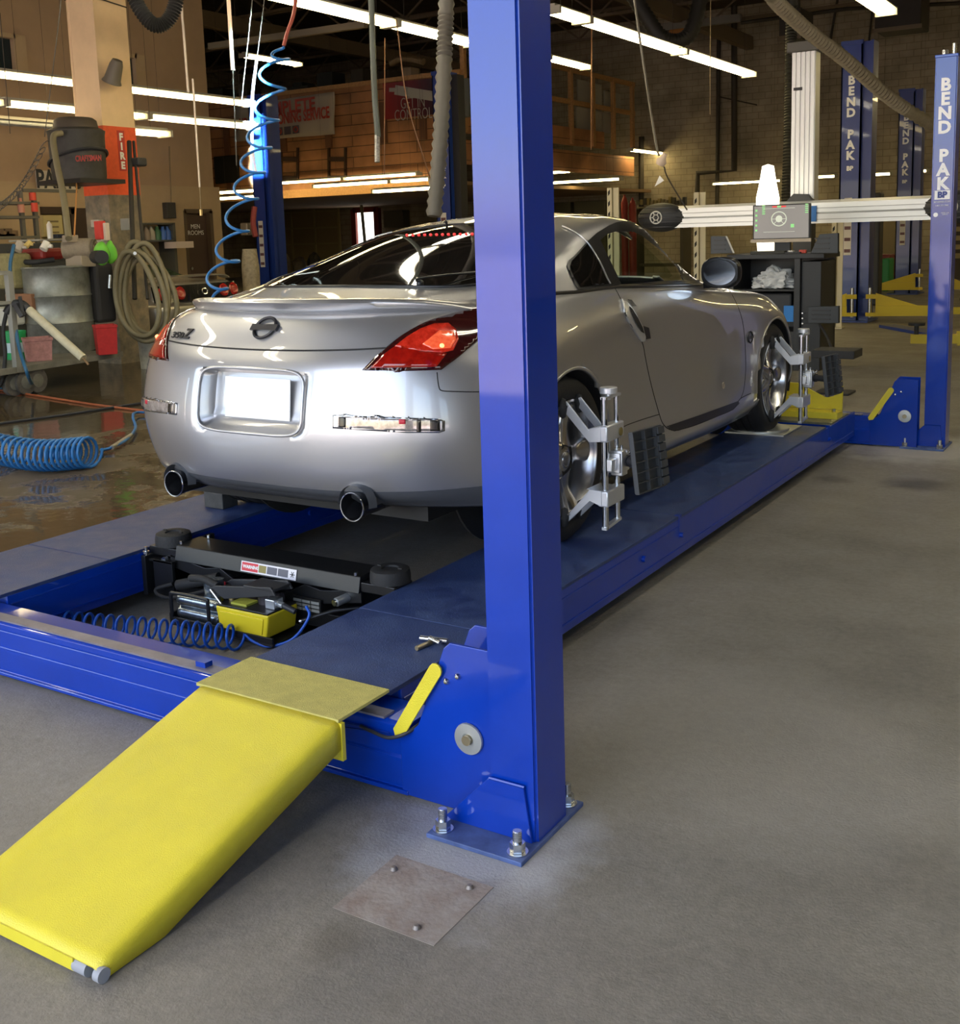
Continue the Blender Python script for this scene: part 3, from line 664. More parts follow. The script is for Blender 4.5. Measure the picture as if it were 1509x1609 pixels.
bm = NB(); box(bm, -2.765, -2.725, 2.88, 2.93, .142, .178); cyl(bm, (-2.73, 2.905, .16), (-2.70, 2.90, .158), .013, 6); obj('manifold', bm, ALU, t, bevel=.003)
bm = NB(); cyl(bm, (-2.70, 2.90, .158), (-2.655, 2.905, .142), .011, 12); obj('hose_fitting', bm, BLKP, t, 40)
bm = NB(); prism(bm, [(-3.00, .185), (-2.97, .2), (-2.72, .235), (-2.70, .205), (-2.93, .155)], 'y', 2.86, 2.87); prism(bm, [(-3.00, .185), (-2.97, .2), (-2.72, .235), (-2.70, .205), (-2.93, .155)], 'y', 2.95, 2.96); box(bm, -2.84, -2.71, 2.86, 2.96, .215, .225); box(bm, -3.0, -2.93, 2.86, 2.96, .165, .175); obj('foot_pedal', bm, mat('pedal_black', (.03, .03, .032), .5), t, bevel=.003)
bm = NB(); tube(bm, bez([(-3.12, 2.9, .195), (-3.05, 2.89, .205), (-2.98, 2.885, .19)], 6), .014, 12); obj('grip', bm, RUB, t, 50)
bm = NB(); cyl(bm, (-2.985, 2.855, .185), (-2.93, 2.85, .135), .005, 8); obj('link_rod', bm, STEEL, t, 40)
bm = NB(); cyl(bm, (-2.93, 2.90, .142), (-2.93, 2.90, .158), .012, 12); obj('brass_plug', bm, mat('brass', (.6, .45, .2), .35, .9), t, 40)
bm = NB(); box(bm, -3.09, -3.05, 3.002, 3.006, .12, .16); 
obj('side_label', bm, mat('label_red', (.6, .03, .05), .4), t)
t.scale = (1.12, 1.0, 1.0); t.location.y -= .03
# coiled blue air hose
pts = []
a0 = Vector((-3.60, 2.54, .03)); a1 = Vector((-2.80, 2.76, .03)); N = 18; ax = (a1 - a0).normalized(); sd_ = Vector((-ax.y, ax.x, 0))
for i in range(N * 16 + 1):
    q = i / (N * 16); an = 2 * PI * i / 16; c_ = a0 + (a1 - a0) * q + Vector((0, 0, .0))
    pts.append(c_ + sd_ * .044 * math.cos(an) + Vector((0, 0, .021 + .044 * math.sin(an))))
e = pts[-1]
tail = bez([e, (-2.77, 2.80, .03), (-2.70, 2.81, .02), (-2.62, 2.85, .05), (-2.585, 2.90, .12), (-2.60, 2.905, .158)], 8)
bm = NB(); tube(bm, pts + tail[1:], .0055, 8); tag(obj('coiled_air_hose', bm, mat('blue_hose', (.01, .1, .55), .3), None, 60), 'bright blue coiled air hose stretched along the floor behind the near crossbeam to the pump', 'hose')
bm = NB(); box(bm, -1.507, -1.235, 1.715, 1.955, .0004, .0015); tag(obj('floor_patch', bm, mat('rust_patch', (.24, .19, .16), .8, noise=0, nscale=14, col2=(.34, .31, .28), bump=.22, bscale=70)), 'square brownish patch on the concrete in front of the near post base', 'patch')
for i, (x_, y_) in enumerate(((-1.28, 1.925), (-1.30, 1.745), (-1.475, 1.90))):
    bm = NB(); lathe(bm, [(0, .008), (.006, .007), (.009, .002), (.010, 0)], Matrix.Translation((x_, y_, .003)), 10)
    tag(obj('cut_off_stud', bm, mat('rusty_stud', (.25, .22, .2), .5, .6), None, 40), ['cut off metal stud in the right far corner of the brown floor patch', 'cut off metal stud at the near right edge of the brown floor patch', 'cut off metal stud at the far left corner of the brown floor patch'][i], 'stud', 'studs left in the floor patch')
# rubber wheel chock by the left rear tyre
bm = NB(); prism(bm, [(3.60, ZR), (3.60, ZR + .075), (3.64, ZR + .085), (3.70, ZR + .03), (3.70, ZR)], 'x', -3.82, -3.70); tag(obj('wheel_chock', bm, mat('grey_chock', (.045, .045, .045), .6, noise=.3), None, bevel=.004), 'small dark grey wheel chock behind the left rear tyre on the left runway', 'chock')
# ================================================================== THE SILVER CAR
CXW, CYW = -2.88, 3.83           # centre line, rear axle
CZ = ZR
PAINT = mat('silver_paint', (.45, .45, .46), .36, .76, coat=1.0, coatr=.02)
GLASSK = mat('tinted_glass', (.006, .006, .006), .02, coat=.6)
GLASSC = pane_mat('side_glass', (.80, .86, .80), .07)
TRIMK = mat('black_trim', (.012, .012, .013), .28)
SEAM = mat('panel_gap', (.008, .008, .008), .6)
CHROME = mat('chrome', (.75, .76, .78), .12, 1.0)
RIMM = mat('hyper_silver_wheel', (.45, .45, .47), .22, .9)
TYRE = mat('tyre_rubber', (.016, .016, .017), .65, bump=.1, bscale=90)
TBL = [
 [(0,-.74,.27),(.35,-.73,.27),(.62,-.66,.265),(.80,-.50,.25),(.84,-.40,.24),(.84,0,.19),(.845,.55,.17),(.84,1.2,.165),(.84,1.9,.155),(.83,2.65,.17),(.78,3.05,.2),(.45,3.38,.2),(0,3.45,.2)],
 [(0,-.85,.335),(.35,-.83,.335),(.64,-.735,.34),(.82,-.56,.34),(.88,-.40,.33),(.90,0,.30),(.89,.55,.235),(.885,1.2,.225),(.885,1.9,.225),(.895,2.65,.28),(.86,3.05,.3),(.5,3.42,.3),(0,3.5,.3)],
 [(0,-.885,.53),(.35,-.865,.53),(.66,-.77,.535),(.845,-.60,.54),(.895,-.40,.54),(.9085,0,.55),(.885,.55,.42),(.868,1.2,.38),(.875,1.9,.40),(.905,2.65,.50),(.86,3.05,.5),(.52,3.42,.5),(0,3.52,.5)],
 [(0,-.85,.74),(.35,-.83,.74),(.65,-.74,.745),(.825,-.57,.75),(.885,-.40,.755),(.905,0,.755),(.87,.55,.68),(.85,1.2,.66),(.862,1.9,.67),(.895,2.65,.69),(.84,3.0,.63),(.5,3.36,.62),(0,3.45,.62)],
 [(0,-.80,.84),(.35,-.78,.842),(.61,-.70,.85),(.765,-.545,.86),(.835,-.37,.87),(.872,0,.875),(.86,.55,.85),(.846,1.2,.82),(.85,1.9,.795),(.87,2.65,.76),(.80,2.95,.70),(.45,3.28,.68),(0,3.36,.69)],
 [(0,-.725,.955),(.35,-.70,.952),(.57,-.61,.948),(.69,-.47,.945),(.765,-.30,.95),(.81,0,.96),(.818,.55,.953),(.818,1.2,.925),(.81,1.9,.875),(.81,2.65,.825),(.70,2.98,.76),(.4,3.1,.76),(0,3.15,.76)],
 [(0,-.60,.975),(.33,-.58,.972),(.5,-.51,.972),(.62,-.39,.978),(.70,-.22,.99),(.75,0,.997),(.785,.55,.985),(.79,1.2,.955),(.77,1.9,.905),(.70,2.60,.855),(.5,2.8,.83),(.3,2.9,.83),(0,2.95,.83)],
 [(0,-.30,1.03),(.3,-.29,1.028),(.47,-.24,1.025),(.57,-.14,1.03),(.64,.02,1.05),(.69,.28,1.06),(.735,.6,1.045),(.75,1.2,1.02),(.715,1.75,.98),(.55,2.1,.92),(.4,2.2,.92),(.2,2.25,.93),(0,2.26,.93)],
 [(0,.05,1.125),(.28,.06,1.12),(.44,.10,1.112),(.53,.19,1.115),(.59,.33,1.13),(.635,.52,1.15),(.665,.8,1.145),(.67,1.2,1.14),(.63,1.62,1.10),(.5,1.9,1.03),(.35,2.0,1.03),(.2,2.04,1.03),(0,2.05,1.03)],
 [(0,.45,1.235),(.25,.46,1.23),(.40,.50,1.22),(.48,.57,1.22),(.53,.68,1.235),(.56,.82,1.255),(.575,1.0,1.265),(.58,1.2,1.268),(.55,1.45,1.25),(.42,1.65,1.205),(.3,1.7,1.2),(.15,1.73,1.2),(0,1.74,1.2)],
 [(0,.88,1.312),(.15,.885,1.311),(.27,.90,1.305),(.33,.95,1.303),(.37,1.0,1.306),(.39,1.07,1.31),(.40,1.15,1.313),(.40,1.2,1.313),(.39,1.30,1.31),(.31,1.42,1.298),(.22,1.45,1.293),(.1,1.47,1.292),(0,1.47,1.292)],
 [(0,1.05,1.33),(.04,1.06,1.33),(.06,1.07,1.33),(.08,1.08,1.33),(.09,1.1,1.33),(.09,1.13,1.331),(.09,1.15,1.331),(.09,1.18,1.331),(.09,1.22,1.33),(.07,1.27,1.328),(.05,1.28,1.327),(.03,1.29,1.327),(0,1.3,1.327)],
]
def cr(a, b, c, d, t): return .5 * ((2 * b) + (c - a) * t + (2 * a - 5 * b + 4 * c - d) * t * t + (3 * b - a - 3 * c + d) * t ** 3)
def body_grid(tbl, nu, nv):
    A = np.array(tbl, float); mir = np.array([-1, 1, 1])
    A = np.concatenate([A[:, 1:2] * mir, A, A[:, -2:-1] * mir], 1)
    rows = []
    n = A.shape[1]
    for i in range(1, n - 2):
        for k in range(nu): rows.append(cr(A[:, i - 1], A[:, i], A[:, i + 1], A[:, i + 2], k / nu))
    rows.append(A[:, n - 2]); U = np.stack(rows, 1)           # levels x U
    U = np.concatenate([(2 * U[:1] - U[1:2]), U, (2 * U[-1:] - U[-2:-1])], 0)
    out = []; m = U.shape[0]
    for i in range(1, m - 2):
        for k in range(nv): out.append(cr(U[i - 1], U[i], U[i + 1], U[i + 2], k / nv))
    out.append(U[m - 2]); G = np.stack(out, 0); G[:, 0, 0] = 0; G[:, -1, 0] = 0; return G
W_ = lambda p: Vector((CXW + p[0], CYW + p[1], CZ + p[2]))
AX = [(0.0, .335, .362), (2.65, .330, .357)]
def car_body_bm(G, arches=True, holes=None, flip=(1,)):
    bm = NB(); nv, nu = G.shape[:2]; V = {}
    for sg in (1, -1):
        for i in range(nv):
            for j in range(nu):
                p = G[i, j]
                if sg < 0 and (j == 0 or j == nu - 1): V[sg, i, j] = V[1, i, j]; continue
                x, y, z = p
                if arches and abs(x) > .55:
                    for ay, az, ar in AX:
                        d = math.hypot(y - ay, z - az)
                        if ar - .016 < d < ar + .013: y = ay + (y - ay) * ar / d; z = az + (z - az) * ar / d
                V[sg, i, j] = bm.verts.new(W_((sg * x, y, z)))
    for sg in (1, -1):
        for i in range(nv - 1):
            for j in range(nu - 1):
                q = (V[sg, i, j], V[sg, i, j + 1], V[sg, i + 1, j + 1], V[sg, i + 1, j])
                if sg < 0: q = q[::-1]
                try: bm.faces.new(q)
                except ValueError: pass
    # cap the roof strip along the centre
    top = [V[1, nv - 1, j] for j in range(nu)] + [V[-1, nv - 1, j] for j in range(nu - 2, 0, -1)]
    try: bm.faces.new(top)
    except ValueError: pass
    bmesh.ops.remove_doubles(bm, verts=bm.verts, dist=1e-5)
    return bm
G = body_grid(TBL, 14, 12)
bm0 = car_body_bm(G, False); bmesh.ops.recalc_face_normals(bm0, faces=bm0.faces); BVH = BVHTree.FromBMesh(bm0); bm0.free()
def hitpx(px, py):
    d = ray(px, py).normalized(); h = BVH.ray_cast(CAM, d)
    if h[0] is None: return None
    n = h[1] if h[1].dot(d) < 0 else -h[1]
    return h[0], n
def hitside(y, z, sg=1):
    d = Vector((-sg, 0, 0)); h = BVH.ray_cast(W_((sg * 1.3, y, z)), d)
    if h[0] is None: return None
    return h[0], (h[1] if h[1].dot(d) < 0 else -h[1])
def hittop(x, y):
    d = Vector((0, 0, -1)); h = BVH.ray_cast(W_((x, y, 2)), d)
    return (h[0], (h[1] if h[1].z > 0 else -h[1])) if h[0] is not None else None
def hitback(x, z):
    d = Vector((0, 1, 0)); h = BVH.ray_cast(W_((x, -1.5, z)), d)
    return (h[0], (h[1] if h[1].y < 0 else -h[1])) if h[0] is not None else None
def mirror(v): return Vector((2 * CXW - v.x, v.y, v.z))
def inpoly(p, poly):
    c = False; n = len(poly)
    for i in range(n):
        a, b_ = poly[i], poly[i - 1]
        if (a[1] > p[1]) != (b_[1] > p[1]) and p[0] < (b_[0] - a[0]) * (p[1] - a[1]) / (b_[1] - a[1]) + a[0]: c = not c
    return c
def dens(poly, step):
    out = []
    for i in range(len(poly)):
        a = Vector(poly[i]); b_ = Vector(poly[(i + 1) % len(poly)]); n = max(1, int((b_ - a).length / step))
        for k in range(n): out.append(a + (b_ - a) * k / n)
    return out
def smoothpoly(pts, n=5, closed=True):
    k = len(pts); out = []
    P_ = [Vector(p).to_2d() for p in pts]
    for i in range(k if closed else k - 1):
        g = lambda j: P_[j % k] if closed else P_[max(0, min(k - 1, j))]
        for q in range(n): out.append(cr(g(i - 1), g(i), g(i + 1), g(i + 2), q / n))
    if not closed: out.append(P_[-1])
    return out
def patch(bm, poly, cast, step, off=.003, hole=None, both=True, sides=None):
    B = dens(poly, step); nb = len(B); pts = list(B); edges = [(i, (i + 1) % nb) for i in range(nb)]
    hb = []
    if hole:
        H_ = dens(hole, step); s0 = len(pts); pts += H_; edges += [(s0 + i, s0 + (i + 1) % len(H_)) for i in range(len(H_))]
    xs = [p[0] for p in B]; ys = [p[1] for p in B]
    y = min(ys) + step / 2
    while y < max(ys):
        x = min(xs) + step / 2
        while x < max(xs):
            q = Vector((x, y))
            if inpoly(q, B) and not (hole and inpoly(q, H_)) and min((q - b_).length for b_ in pts[:nb + (len(H_) if hole else 0)]) > step * .45: pts.append(q)
            x += step
        y += step
    vo, eo, fo, *_ = delaunay_2d_cdt([Vector(p) for p in pts], edges, [], 0, 1e-6)
    for sg in (sides or ((1, -1) if both else (1,))):
        vs = []
        for v in vo:
            h = cast(v[0], v[1])
            if h is None: vs.append(None); continue
            p = h[0] + h[1] * off
            vs.append(bm.verts.new(p if sg > 0 else mirror(p)))
        for f in fo:
            c = sum((vo[i] for i in f), Vector((0, 0))) / 3
            if not inpoly(c, B) or (hole and inpoly(c, H_)): continue
            q = [vs[i] for i in f]
            if None in q: continue
            try: fc = bm.faces.new(q)
            except ValueError: continue
            fc.normal_update(); hn = cast(c[0], c[1])
            if hn:
                nn = hn[1] if sg > 0 else Vector((-hn[1].x, hn[1].y, hn[1].z))
                if fc.normal.dot(nn) < 0: fc.normal_flip()
def line3(pts, cast, off=.0, step=4, sm=4, mirrored=False):
    P_ = smoothpoly(pts, sm, False); out = []
    for p in P_:
        h = cast(p[0], p[1])
        if h: q = h[0] + h[1] * off; out.append(mirror(q) if mirrored else q)
    return out

# outlines read off the photograph and laid on the body
WIN = [(909, 458), (897, 436), (890, 418), (893, 410), (901, 403.5), (924, 378.6), (937.5, 366.5), (956.5, 355), (968, 350.5), (981, 348), (1006, 349), (1020, 352.5), (1032, 357), (1050, 370), (1075, 392), (1092.6, 423), (1101, 447), (1030, 448.5), (963, 450.5)]
GL = [(976, 447), (957, 408), (943, 378), (953, 369), (967, 364.5), (994, 364.5), (1008, 371), (1022, 382), (1036, 393), (1050, 406.5), (1062, 420), (1073.6, 440)]
QG = [(912, 452), (901, 436), (895, 420), (898, 411), (907, 402), (922, 384), (932, 397), (944, 418), (953, 438), (958, 447)]
TL = [(570, 582), (589, 563), (610, 546), (628, 531), (646, 519.5), (668, 508), (690, 500), (718, 492.5), (746, 487), (790, 482), (800, 492), (776, 514), (748, 537), (722, 560), (694, 581), (640, 583)]
def in_glass(p):
    q = Vector((CXW + abs(p.x - CXW), p.y, p.z)); d = q - CAM; zc = d.dot(FWD)
    return inpoly((CX + FPX * d.dot(RGT) / zc, CY - FPX * d.dot(UPV) / zc), GLH)
WSH = smoothpoly([(-.47, 1.98), (-.41, 1.76), (-.33, 1.58), (-.2, 1.55), (0, 1.55), (.2, 1.55), (.33, 1.58), (.41, 1.76), (.47, 1.98), (.3, 2.12), (0, 2.15), (-.3, 2.12)], 3)
GLH = [(973, 449), (952, 408), (938, 378), (950, 364), (966, 360.5), (996, 360.5), (1012, 367), (1026, 377), (1040, 388), (1054, 401), (1067, 416), (1080, 444)]
car = thing('car', 'silver two-door sports coupe standing on the four-post lift, seen from behind', 'car', (CXW, CYW, CZ))
bm = car_body_bm(G, True)
dl = []
for f in bm.faces:
    c = f.calc_center_median() - Vector((CXW, CYW, CZ))
    if abs(c.x) > .60 and any(max(math.hypot(v.co.y - CYW - ay, v.co.z - CZ - az) for v in f.verts) < ar + .004 for ay, az, ar in AX): dl.append(f)
    elif c.z > .85 and abs(c.x) > .4 and in_glass(c + Vector((CXW, CYW, CZ))): dl.append(f)
    elif c.z > .95 and c.y > 1.45 and inpoly((c.x, c.y), WSH): dl.append(f)
# plate recess: push the fascia in
bmesh.ops.delete(bm, geom=dl, context='FACES')
PR_ = (-.235, .235, .565, .745)   # plate recess in x,z (car-local)
# windscreen and door glass openings are cut; recess the number-plate well
for v in bm.verts:
    l_ = v.co - Vector((CXW, CYW, CZ))
    if l_.y < -.6:
        sx = max(0, min(1, (.262 - abs(l_.x)) / .03)); sz = max(0, min(1, (l_.z - .53) / .035, (.762 - l_.z) / .02))
        s = sx * sz
        if s > 0: v.co.y += .062 * (s * s * (3 - 2 * s)) * (1.0 if l_.z > .6 else .9)
VAL = mat('valance_grey', (.07, .075, .085), .35)
for f in bm.faces:
    c = f.calc_center_median() - Vector((CXW, CYW, CZ))
    if c.z < .336 and c.y < -.2: f.material_index = 1
body = obj('body_shell', bm, [PAINT, VAL], car, 55)
ss = body.modifiers.new('thickness', 'SOLIDIFY'); ss.thickness = .012; ss.offset = -1; ss.use_rim = True
def cpart(name, bm, m, smooth=50, par=None): return obj(name, bm, m, par or car, smooth)
def pair(name, polys, step, off, m, pars=None, hole=None, solid=0):
    out = []
    for i, sg in enumerate((1, -1)):
        bm = NB()
        for poly in polys: patch(bm, poly, hitpx, step, off, hole=hole, sides=(sg,))
        o = obj(name, bm, m, (pars[i] if pars else car), 60, recalc=False)
        if solid: o.modifiers.new('t', 'SOLIDIFY').thickness = solid
        out.append(o)
    return out
# lower dark valance
bm = NB(); ring = []
for lv, (zo, yo) in enumerate(((0, .008), (0, .008), (0, .008), (0, .008))): pass
Gv = G[:13]
g1 = [Vector(G[12, j]) for j in range(0, 14 * 4 + 1)]
rows = []
for k, (dy, z_) in enumerate(((.0, 0.), (.03, -.035), (.075, -.065), (.14, -.08), (.30, -.075))):
    rows.append([Vector((p.x * (1 - .0 * k) - (dy * .35 if p.x > .6 else 0), p.y + dy, p.z + z_ * (1 if j < 44 else max(.3, 1 - (j - 44) / 18)))) for j, p in enumerate(g1)])
full = [[Vector((-p.x, p.y, p.z)) for p in row[:0:-1]] + row for row in rows]
loftgrid(bm, [[W_(p) + Vector((0, .006, 0)) for p in row] for row in full]); cpart('rear_valance', bm, mat('valance_grey', (.07, .075, .085), .35))
# rear glass
RG = [(435, 446.5), (452, 432), (480, 414), (520, 391), (560, 372), (590, 362), (625, 356), (680, 353), (744, 351.5)]
RGt = []
for px, py in RG:
    h = hitpx(px, py)
    if h: RGt.append((h[0].x - CXW, h[0].y - CYW))
left = [p for p in RGt if p[0] < 0]
poly = [(-.565, -.12), (-.63, .08), (-.60, .28), (-.53, .48), (-.45, .60), (-.30, .66), (0, .68), (.30, .66), (.45, .60), (.53, .48), (.60, .28), (.63, .08), (.565, -.12), (.47, -.215), (.3, -.265), (0, -.275), (-.3, -.265), (-.47, -.215)]
bm = NB(); patch(bm, [Vector(p) for p in smoothpoly(poly, 4)], hittop, .045, .0, both=False)
X_ = np.array([v.co[:] for v in bm.verts]); ux, uy = (X_[:, 0] - CXW) ** 2, X_[:, 1] - CYW
Am = np.stack([ux ** i * uy ** j for i in range(3) for j in range(4)], 1); cf = np.linalg.lstsq(Am, X_[:, 2], rcond=None)[0]; zz = Am @ cf; up_ = max(0, float(np.percentile(X_[:, 2] - zz, 97)))
for v, z_ in zip(bm.verts, zz): v.co.z = z_ + up_ + .003
rg = cpart('rear_window', bm, GLASSK, 60)
bm = NB(); pp = smoothpoly(poly, 5) ; pp.append(pp[0]); ln = [hittop(p[0], p[1]) for p in pp]; tube(bm, [h[0] + h[1] * .003 for h in ln if h], .006, 6); cpart('window_seal', bm, TRIMK, 60)
# third brake light row seen through the glass
bm = NB()
for k in range(12):
    h = hitpx(640 + k * 9.3, 371 - k * .15)
    if h: bmesh.ops.create_icosphere(bm, subdivisions=2, radius=.0065, matrix=Matrix.Translation(h[0] + h[1] * .006) @ Matrix.Diagonal((1.3, .6, .8, 1)))
cpart('high_brake_light', bm, mat('red_led', (.6, .02, .02), .4, emit=.8, ecol=(1, .05, .05)))
# hatch sides, windows, trims
pair('window_frame', [WIN], 5, .004, TRIMK, hole=GL); pair('side_window', [GL], 6, -.004, GLASSC); pair('quarter_window', [QG], 4, .0065, GLASSK)
wr = line3([(958, 447), (953, 438), (944, 418), (932, 397), (920, 380), (903, 366), (884, 357.5)], hitpx, .007)
for M_ in (0, 1): bm = NB(); tube(bm, [mirror(p) if M_ else p for p in wr], .0035, 6); cpart('hatch_gap', bm, mat('seam_highlight', (.5, .5, .5), .3, .8), 60)
for M_ in (0, 1): bm = NB(); tube(bm, [mirror(p) if M_ else p for p in line3([(862, 463), (880, 461.5), (909, 459.5), (963, 451.5), (1000, 450.5), (1050, 449.5), (1102, 448.5)], hitpx, .002)], .009, 8); cpart('belt_moulding', bm, TRIMK, 60)
# windscreen (dark glass) laid over the front slope
wp = [(-.50, 2.0), (-.44, 1.75), (-.36, 1.55), (-.2, 1.52), (0, 1.52), (.2, 1.52), (.36, 1.55), (.44, 1.75), (.50, 2.0), (.3, 2.15), (0, 2.18), (-.3, 2.15)]
bm = NB(); patch(bm, [Vector(p) for p in smoothpoly(wp, 3)], hittop, .06, .004, both=False); cpart('windscreen', bm, GLASSC, 60)
# tail lamps
LENS = mat('tail_lens_red', (.16, .002, .002), .08, coat=1, noise=0, nscale=30, emit=.03, ecol=(1, .05, .02), col2=(.34, .008, .004))
LENSL = mat('tail_lens_lit', (.22, .003, .002), .1, coat=1, nscale=40, emit=.10, ecol=(1, .06, .02), col2=(.62, .03, .015))
tls = pair('tail_light', [TL], 6, .006, mat('tail_surround', (.035, .004, .004), .08, coat=1), solid=.016)
pair('lower_lens', [[(583, 579), (603, 559), (622, 545), (690, 557), (702, 557), (686, 577)]], 5, .0085, LENS, tls, solid=.004)
pair('upper_lens', [[(621, 546), (640, 531), (660, 519), (682, 511), (704, 510), (716, 520), (720, 535), (712, 552), (694, 556), (660, 553)]], 4, .0095, LENSL, tls, solid=.004)
pair('inner_reflector', [[(664, 543), (690, 522), (712, 524), (716, 536), (708, 549), (680, 551)]], 4, .0115, mat('lens_hot', (.75, .06, .02), .12, coat=1, nscale=70, emit=.25, ecol=(1, .16, .05), col2=(.95, .16, .07)), tls, solid=.004)
bm = NB()
h = hitpx(694, 546)
for k_, p in enumerate((h[0] + h[1] * .011, mirror(h[0] + h[1] * .011))):
    bm = NB(); bmesh.ops.create_icosphere(bm, subdivisions=2, radius=.009, matrix=Matrix.Translation(p)); cpart('bulb', bm, mat('bulb_glow', (1, .4, .2), .3, emit=2, ecol=(1, .35, .12)), 60, tls[k_])
# bumper marker lamps
mks = pair('bumper_lamp', [[(524, 652), (690, 658), (699, 661), (699, 677), (690, 680), (640, 680), (524, 673)]], 4, .006, mat('lamp_chrome_cup', (.4, .41, .43), .2, .9), solid=.012)
pair('lens', [[(533, 655), (690, 660), (692, 677), (640, 677), (533, 671)]], 4, .0085, mat('clear_lens', (.22, .19, .17), .1, .3, coat=1, nscale=45, col2=(.5, .45, .42)), mks, solid=.004)
pair('reflector', [[(a[0], a[1]), (b_[0], a[1] + .5), (b_[0], b_[1]), (a[0], b_[1])] for a, b_ in (((535, 655), (545, 671)), ((655, 659), (662, 678)), ((676, 660), (691, 677)))], 4, .0105, mat('dark_reflector', (.05, .045, .04), .15, .5), mks, solid=.003)
pair('red_dot', [[(628, 658.5), (638, 659), (638, 666), (628, 666)]], 3, .0115, mat('label_red', (.6, .03, .05), .4), mks, solid=.003)
# seams
def seam(name, pts, cast=hitpx, r=.0022, m=SEAM, both=True, off=0.0, sm=4):
    L = line3(pts, cast, off, sm=sm)
    for M_ in ((0, 1) if both else (0,)): bm = NB(); tube(bm, [mirror(p) if M_ else p for p in L], r, 6); cpart(name, bm, m, 60)
seam('door_gap', [(966, 452), (974, 467), (984, 490), (1000, 521), (1010, 540), (1014, 560), (1020, 590), (1028, 622), (1036, 650), (1041, 664), (1049, 673), (1060, 677)])
seam('door_gap', [(1146, 455), (1158, 478), (1167, 505), (1171, 540), (1172, 580), (1169, 612), (1164, 626)])
seam('sill_gap', [(1060, 677), (1090, 669), (1125, 655), (1152, 643), (1163, 627), (1180, 618)], r=.0025)
seam('quarter_gap', [(1036, 651), (1010, 659), (985, 668), (976, 674)])
pair('sill_strip', [[(1047, 670), (1100, 652), (1160, 630), (1162, 634), (1152, 644), (1110, 661), (1066, 677), (1055, 677)]], 6, .002, TRIMK)
seam('boot_gap', [(x, .832 + .018 * (abs(x) / .62) ** 2) for x in np.linspace(-.60, .60, 14)], hitback, .0035, both=False)
seam('boot_gap', [(607, 547), (628, 530.5), (646, 519), (668, 507.5), (690, 499.5), (746, 486), (800, 479), (850, 475)], r=.003)
seam('bumper_gap', [(687, 585), (688, 596), (690, 608), (694, 613.5), (710, 615), (760, 615.5), (800, 612)], r=.002)
# spoiler
bm = NB(); rows = []
xs = np.linspace(-.72, .72, 49)
for x in xs:
    a = abs(x) / .72; yb = -.70 + .31 * a ** 2.6; base = .955 - .005 * a; s = max(0.03, 1 - a ** 7)
    h = .056 * s + .003
    prof = [(yb + .17, base + .012 + .012 * s), (yb + .07, base + .013 + h * .72), (yb + .01, base + h + .003), (yb - .038 * s, base + h), (yb - .046 * s, base + h - .012 * s), (yb - .030 * s, base + h - .036 * s), (yb - .004, base - .004), (yb + .08, base - .006)]
    rows.append([W_((x, p[0], p[1])) for p in prof])
loftgrid(bm, rows, cv=True); bm.faces.new([v for v in bm.verts][:8]); bm.verts.ensure_lookup_table(); bm.faces.new([bm.verts[len(bm.verts) - 8 + k] for k in range(8)]); cpart('spoiler', bm, PAINT, 60)
# number plate, emblem, model script
yb = hitback(0, .65)[0].y - CYW
M = facing(W_((.006, yb + .050, .652)), (1, 0, 0), (0, .10, 1))
bm = NB(); box(bm, -.162, .162, -.076, .076, 0, .004, M); cpart('number_plate', bm, mat('plate_white', (.97, .97, .97), .5), None)
bm = NB(); pr = []
for k in range(40):
    an = 2 * PI * k / 40; sx = math.copysign(abs(math.cos(an)) ** .35, math.cos(an)); sz = math.copysign(abs(math.sin(an)) ** .35, math.sin(an)); h = hitback(.262 * sx, .648 + .118 * sz); pr.append(h[0] + h[1] * .002)
tube(bm, pr, .006, 8, closed=True); cpart('plate_surround', bm, PAINT, 60)
he = hitback(0.015, .908); hn = hitback(0, .86)
upv = (he[0] - hn[0]).normalized(); M = facing(he[0] + he[1] * .006, (1, 0, 0), upv)
bm = NB(); tube(bm, [M @ Vector((.048 * math.cos(2 * PI * k / 36), .042 * math.sin(2 * PI * k / 36), 0)) for k in range(36)], .0068, 8, closed=True); box(bm, -.064, .064, -.0125, .0125, -.003, .008, M); cpart('emblem', bm, mat('smoked_badge', (.035, .035, .04), .3, .6), 60)
hs = hitback(-.445, .872); M = facing(hs[0] + hs[1] * .003, Vector((1, 0, 0)) * 1 + Vector((0, -.17, 0)), upv)
text('model_script', '350', mat('smoked_badge', (.035, .035, .04), .3, .6), car, M @ Matrix.Translation((-.028, -.006, .003)), .036, .002, .0012, width=.078); text('model_script', 'Z', mat('smoked_badge', (.035, .035, .04), .3, .6), car, M @ Matrix.Translation((.036, .002, .003)), .058, .002, .002, width=.045)
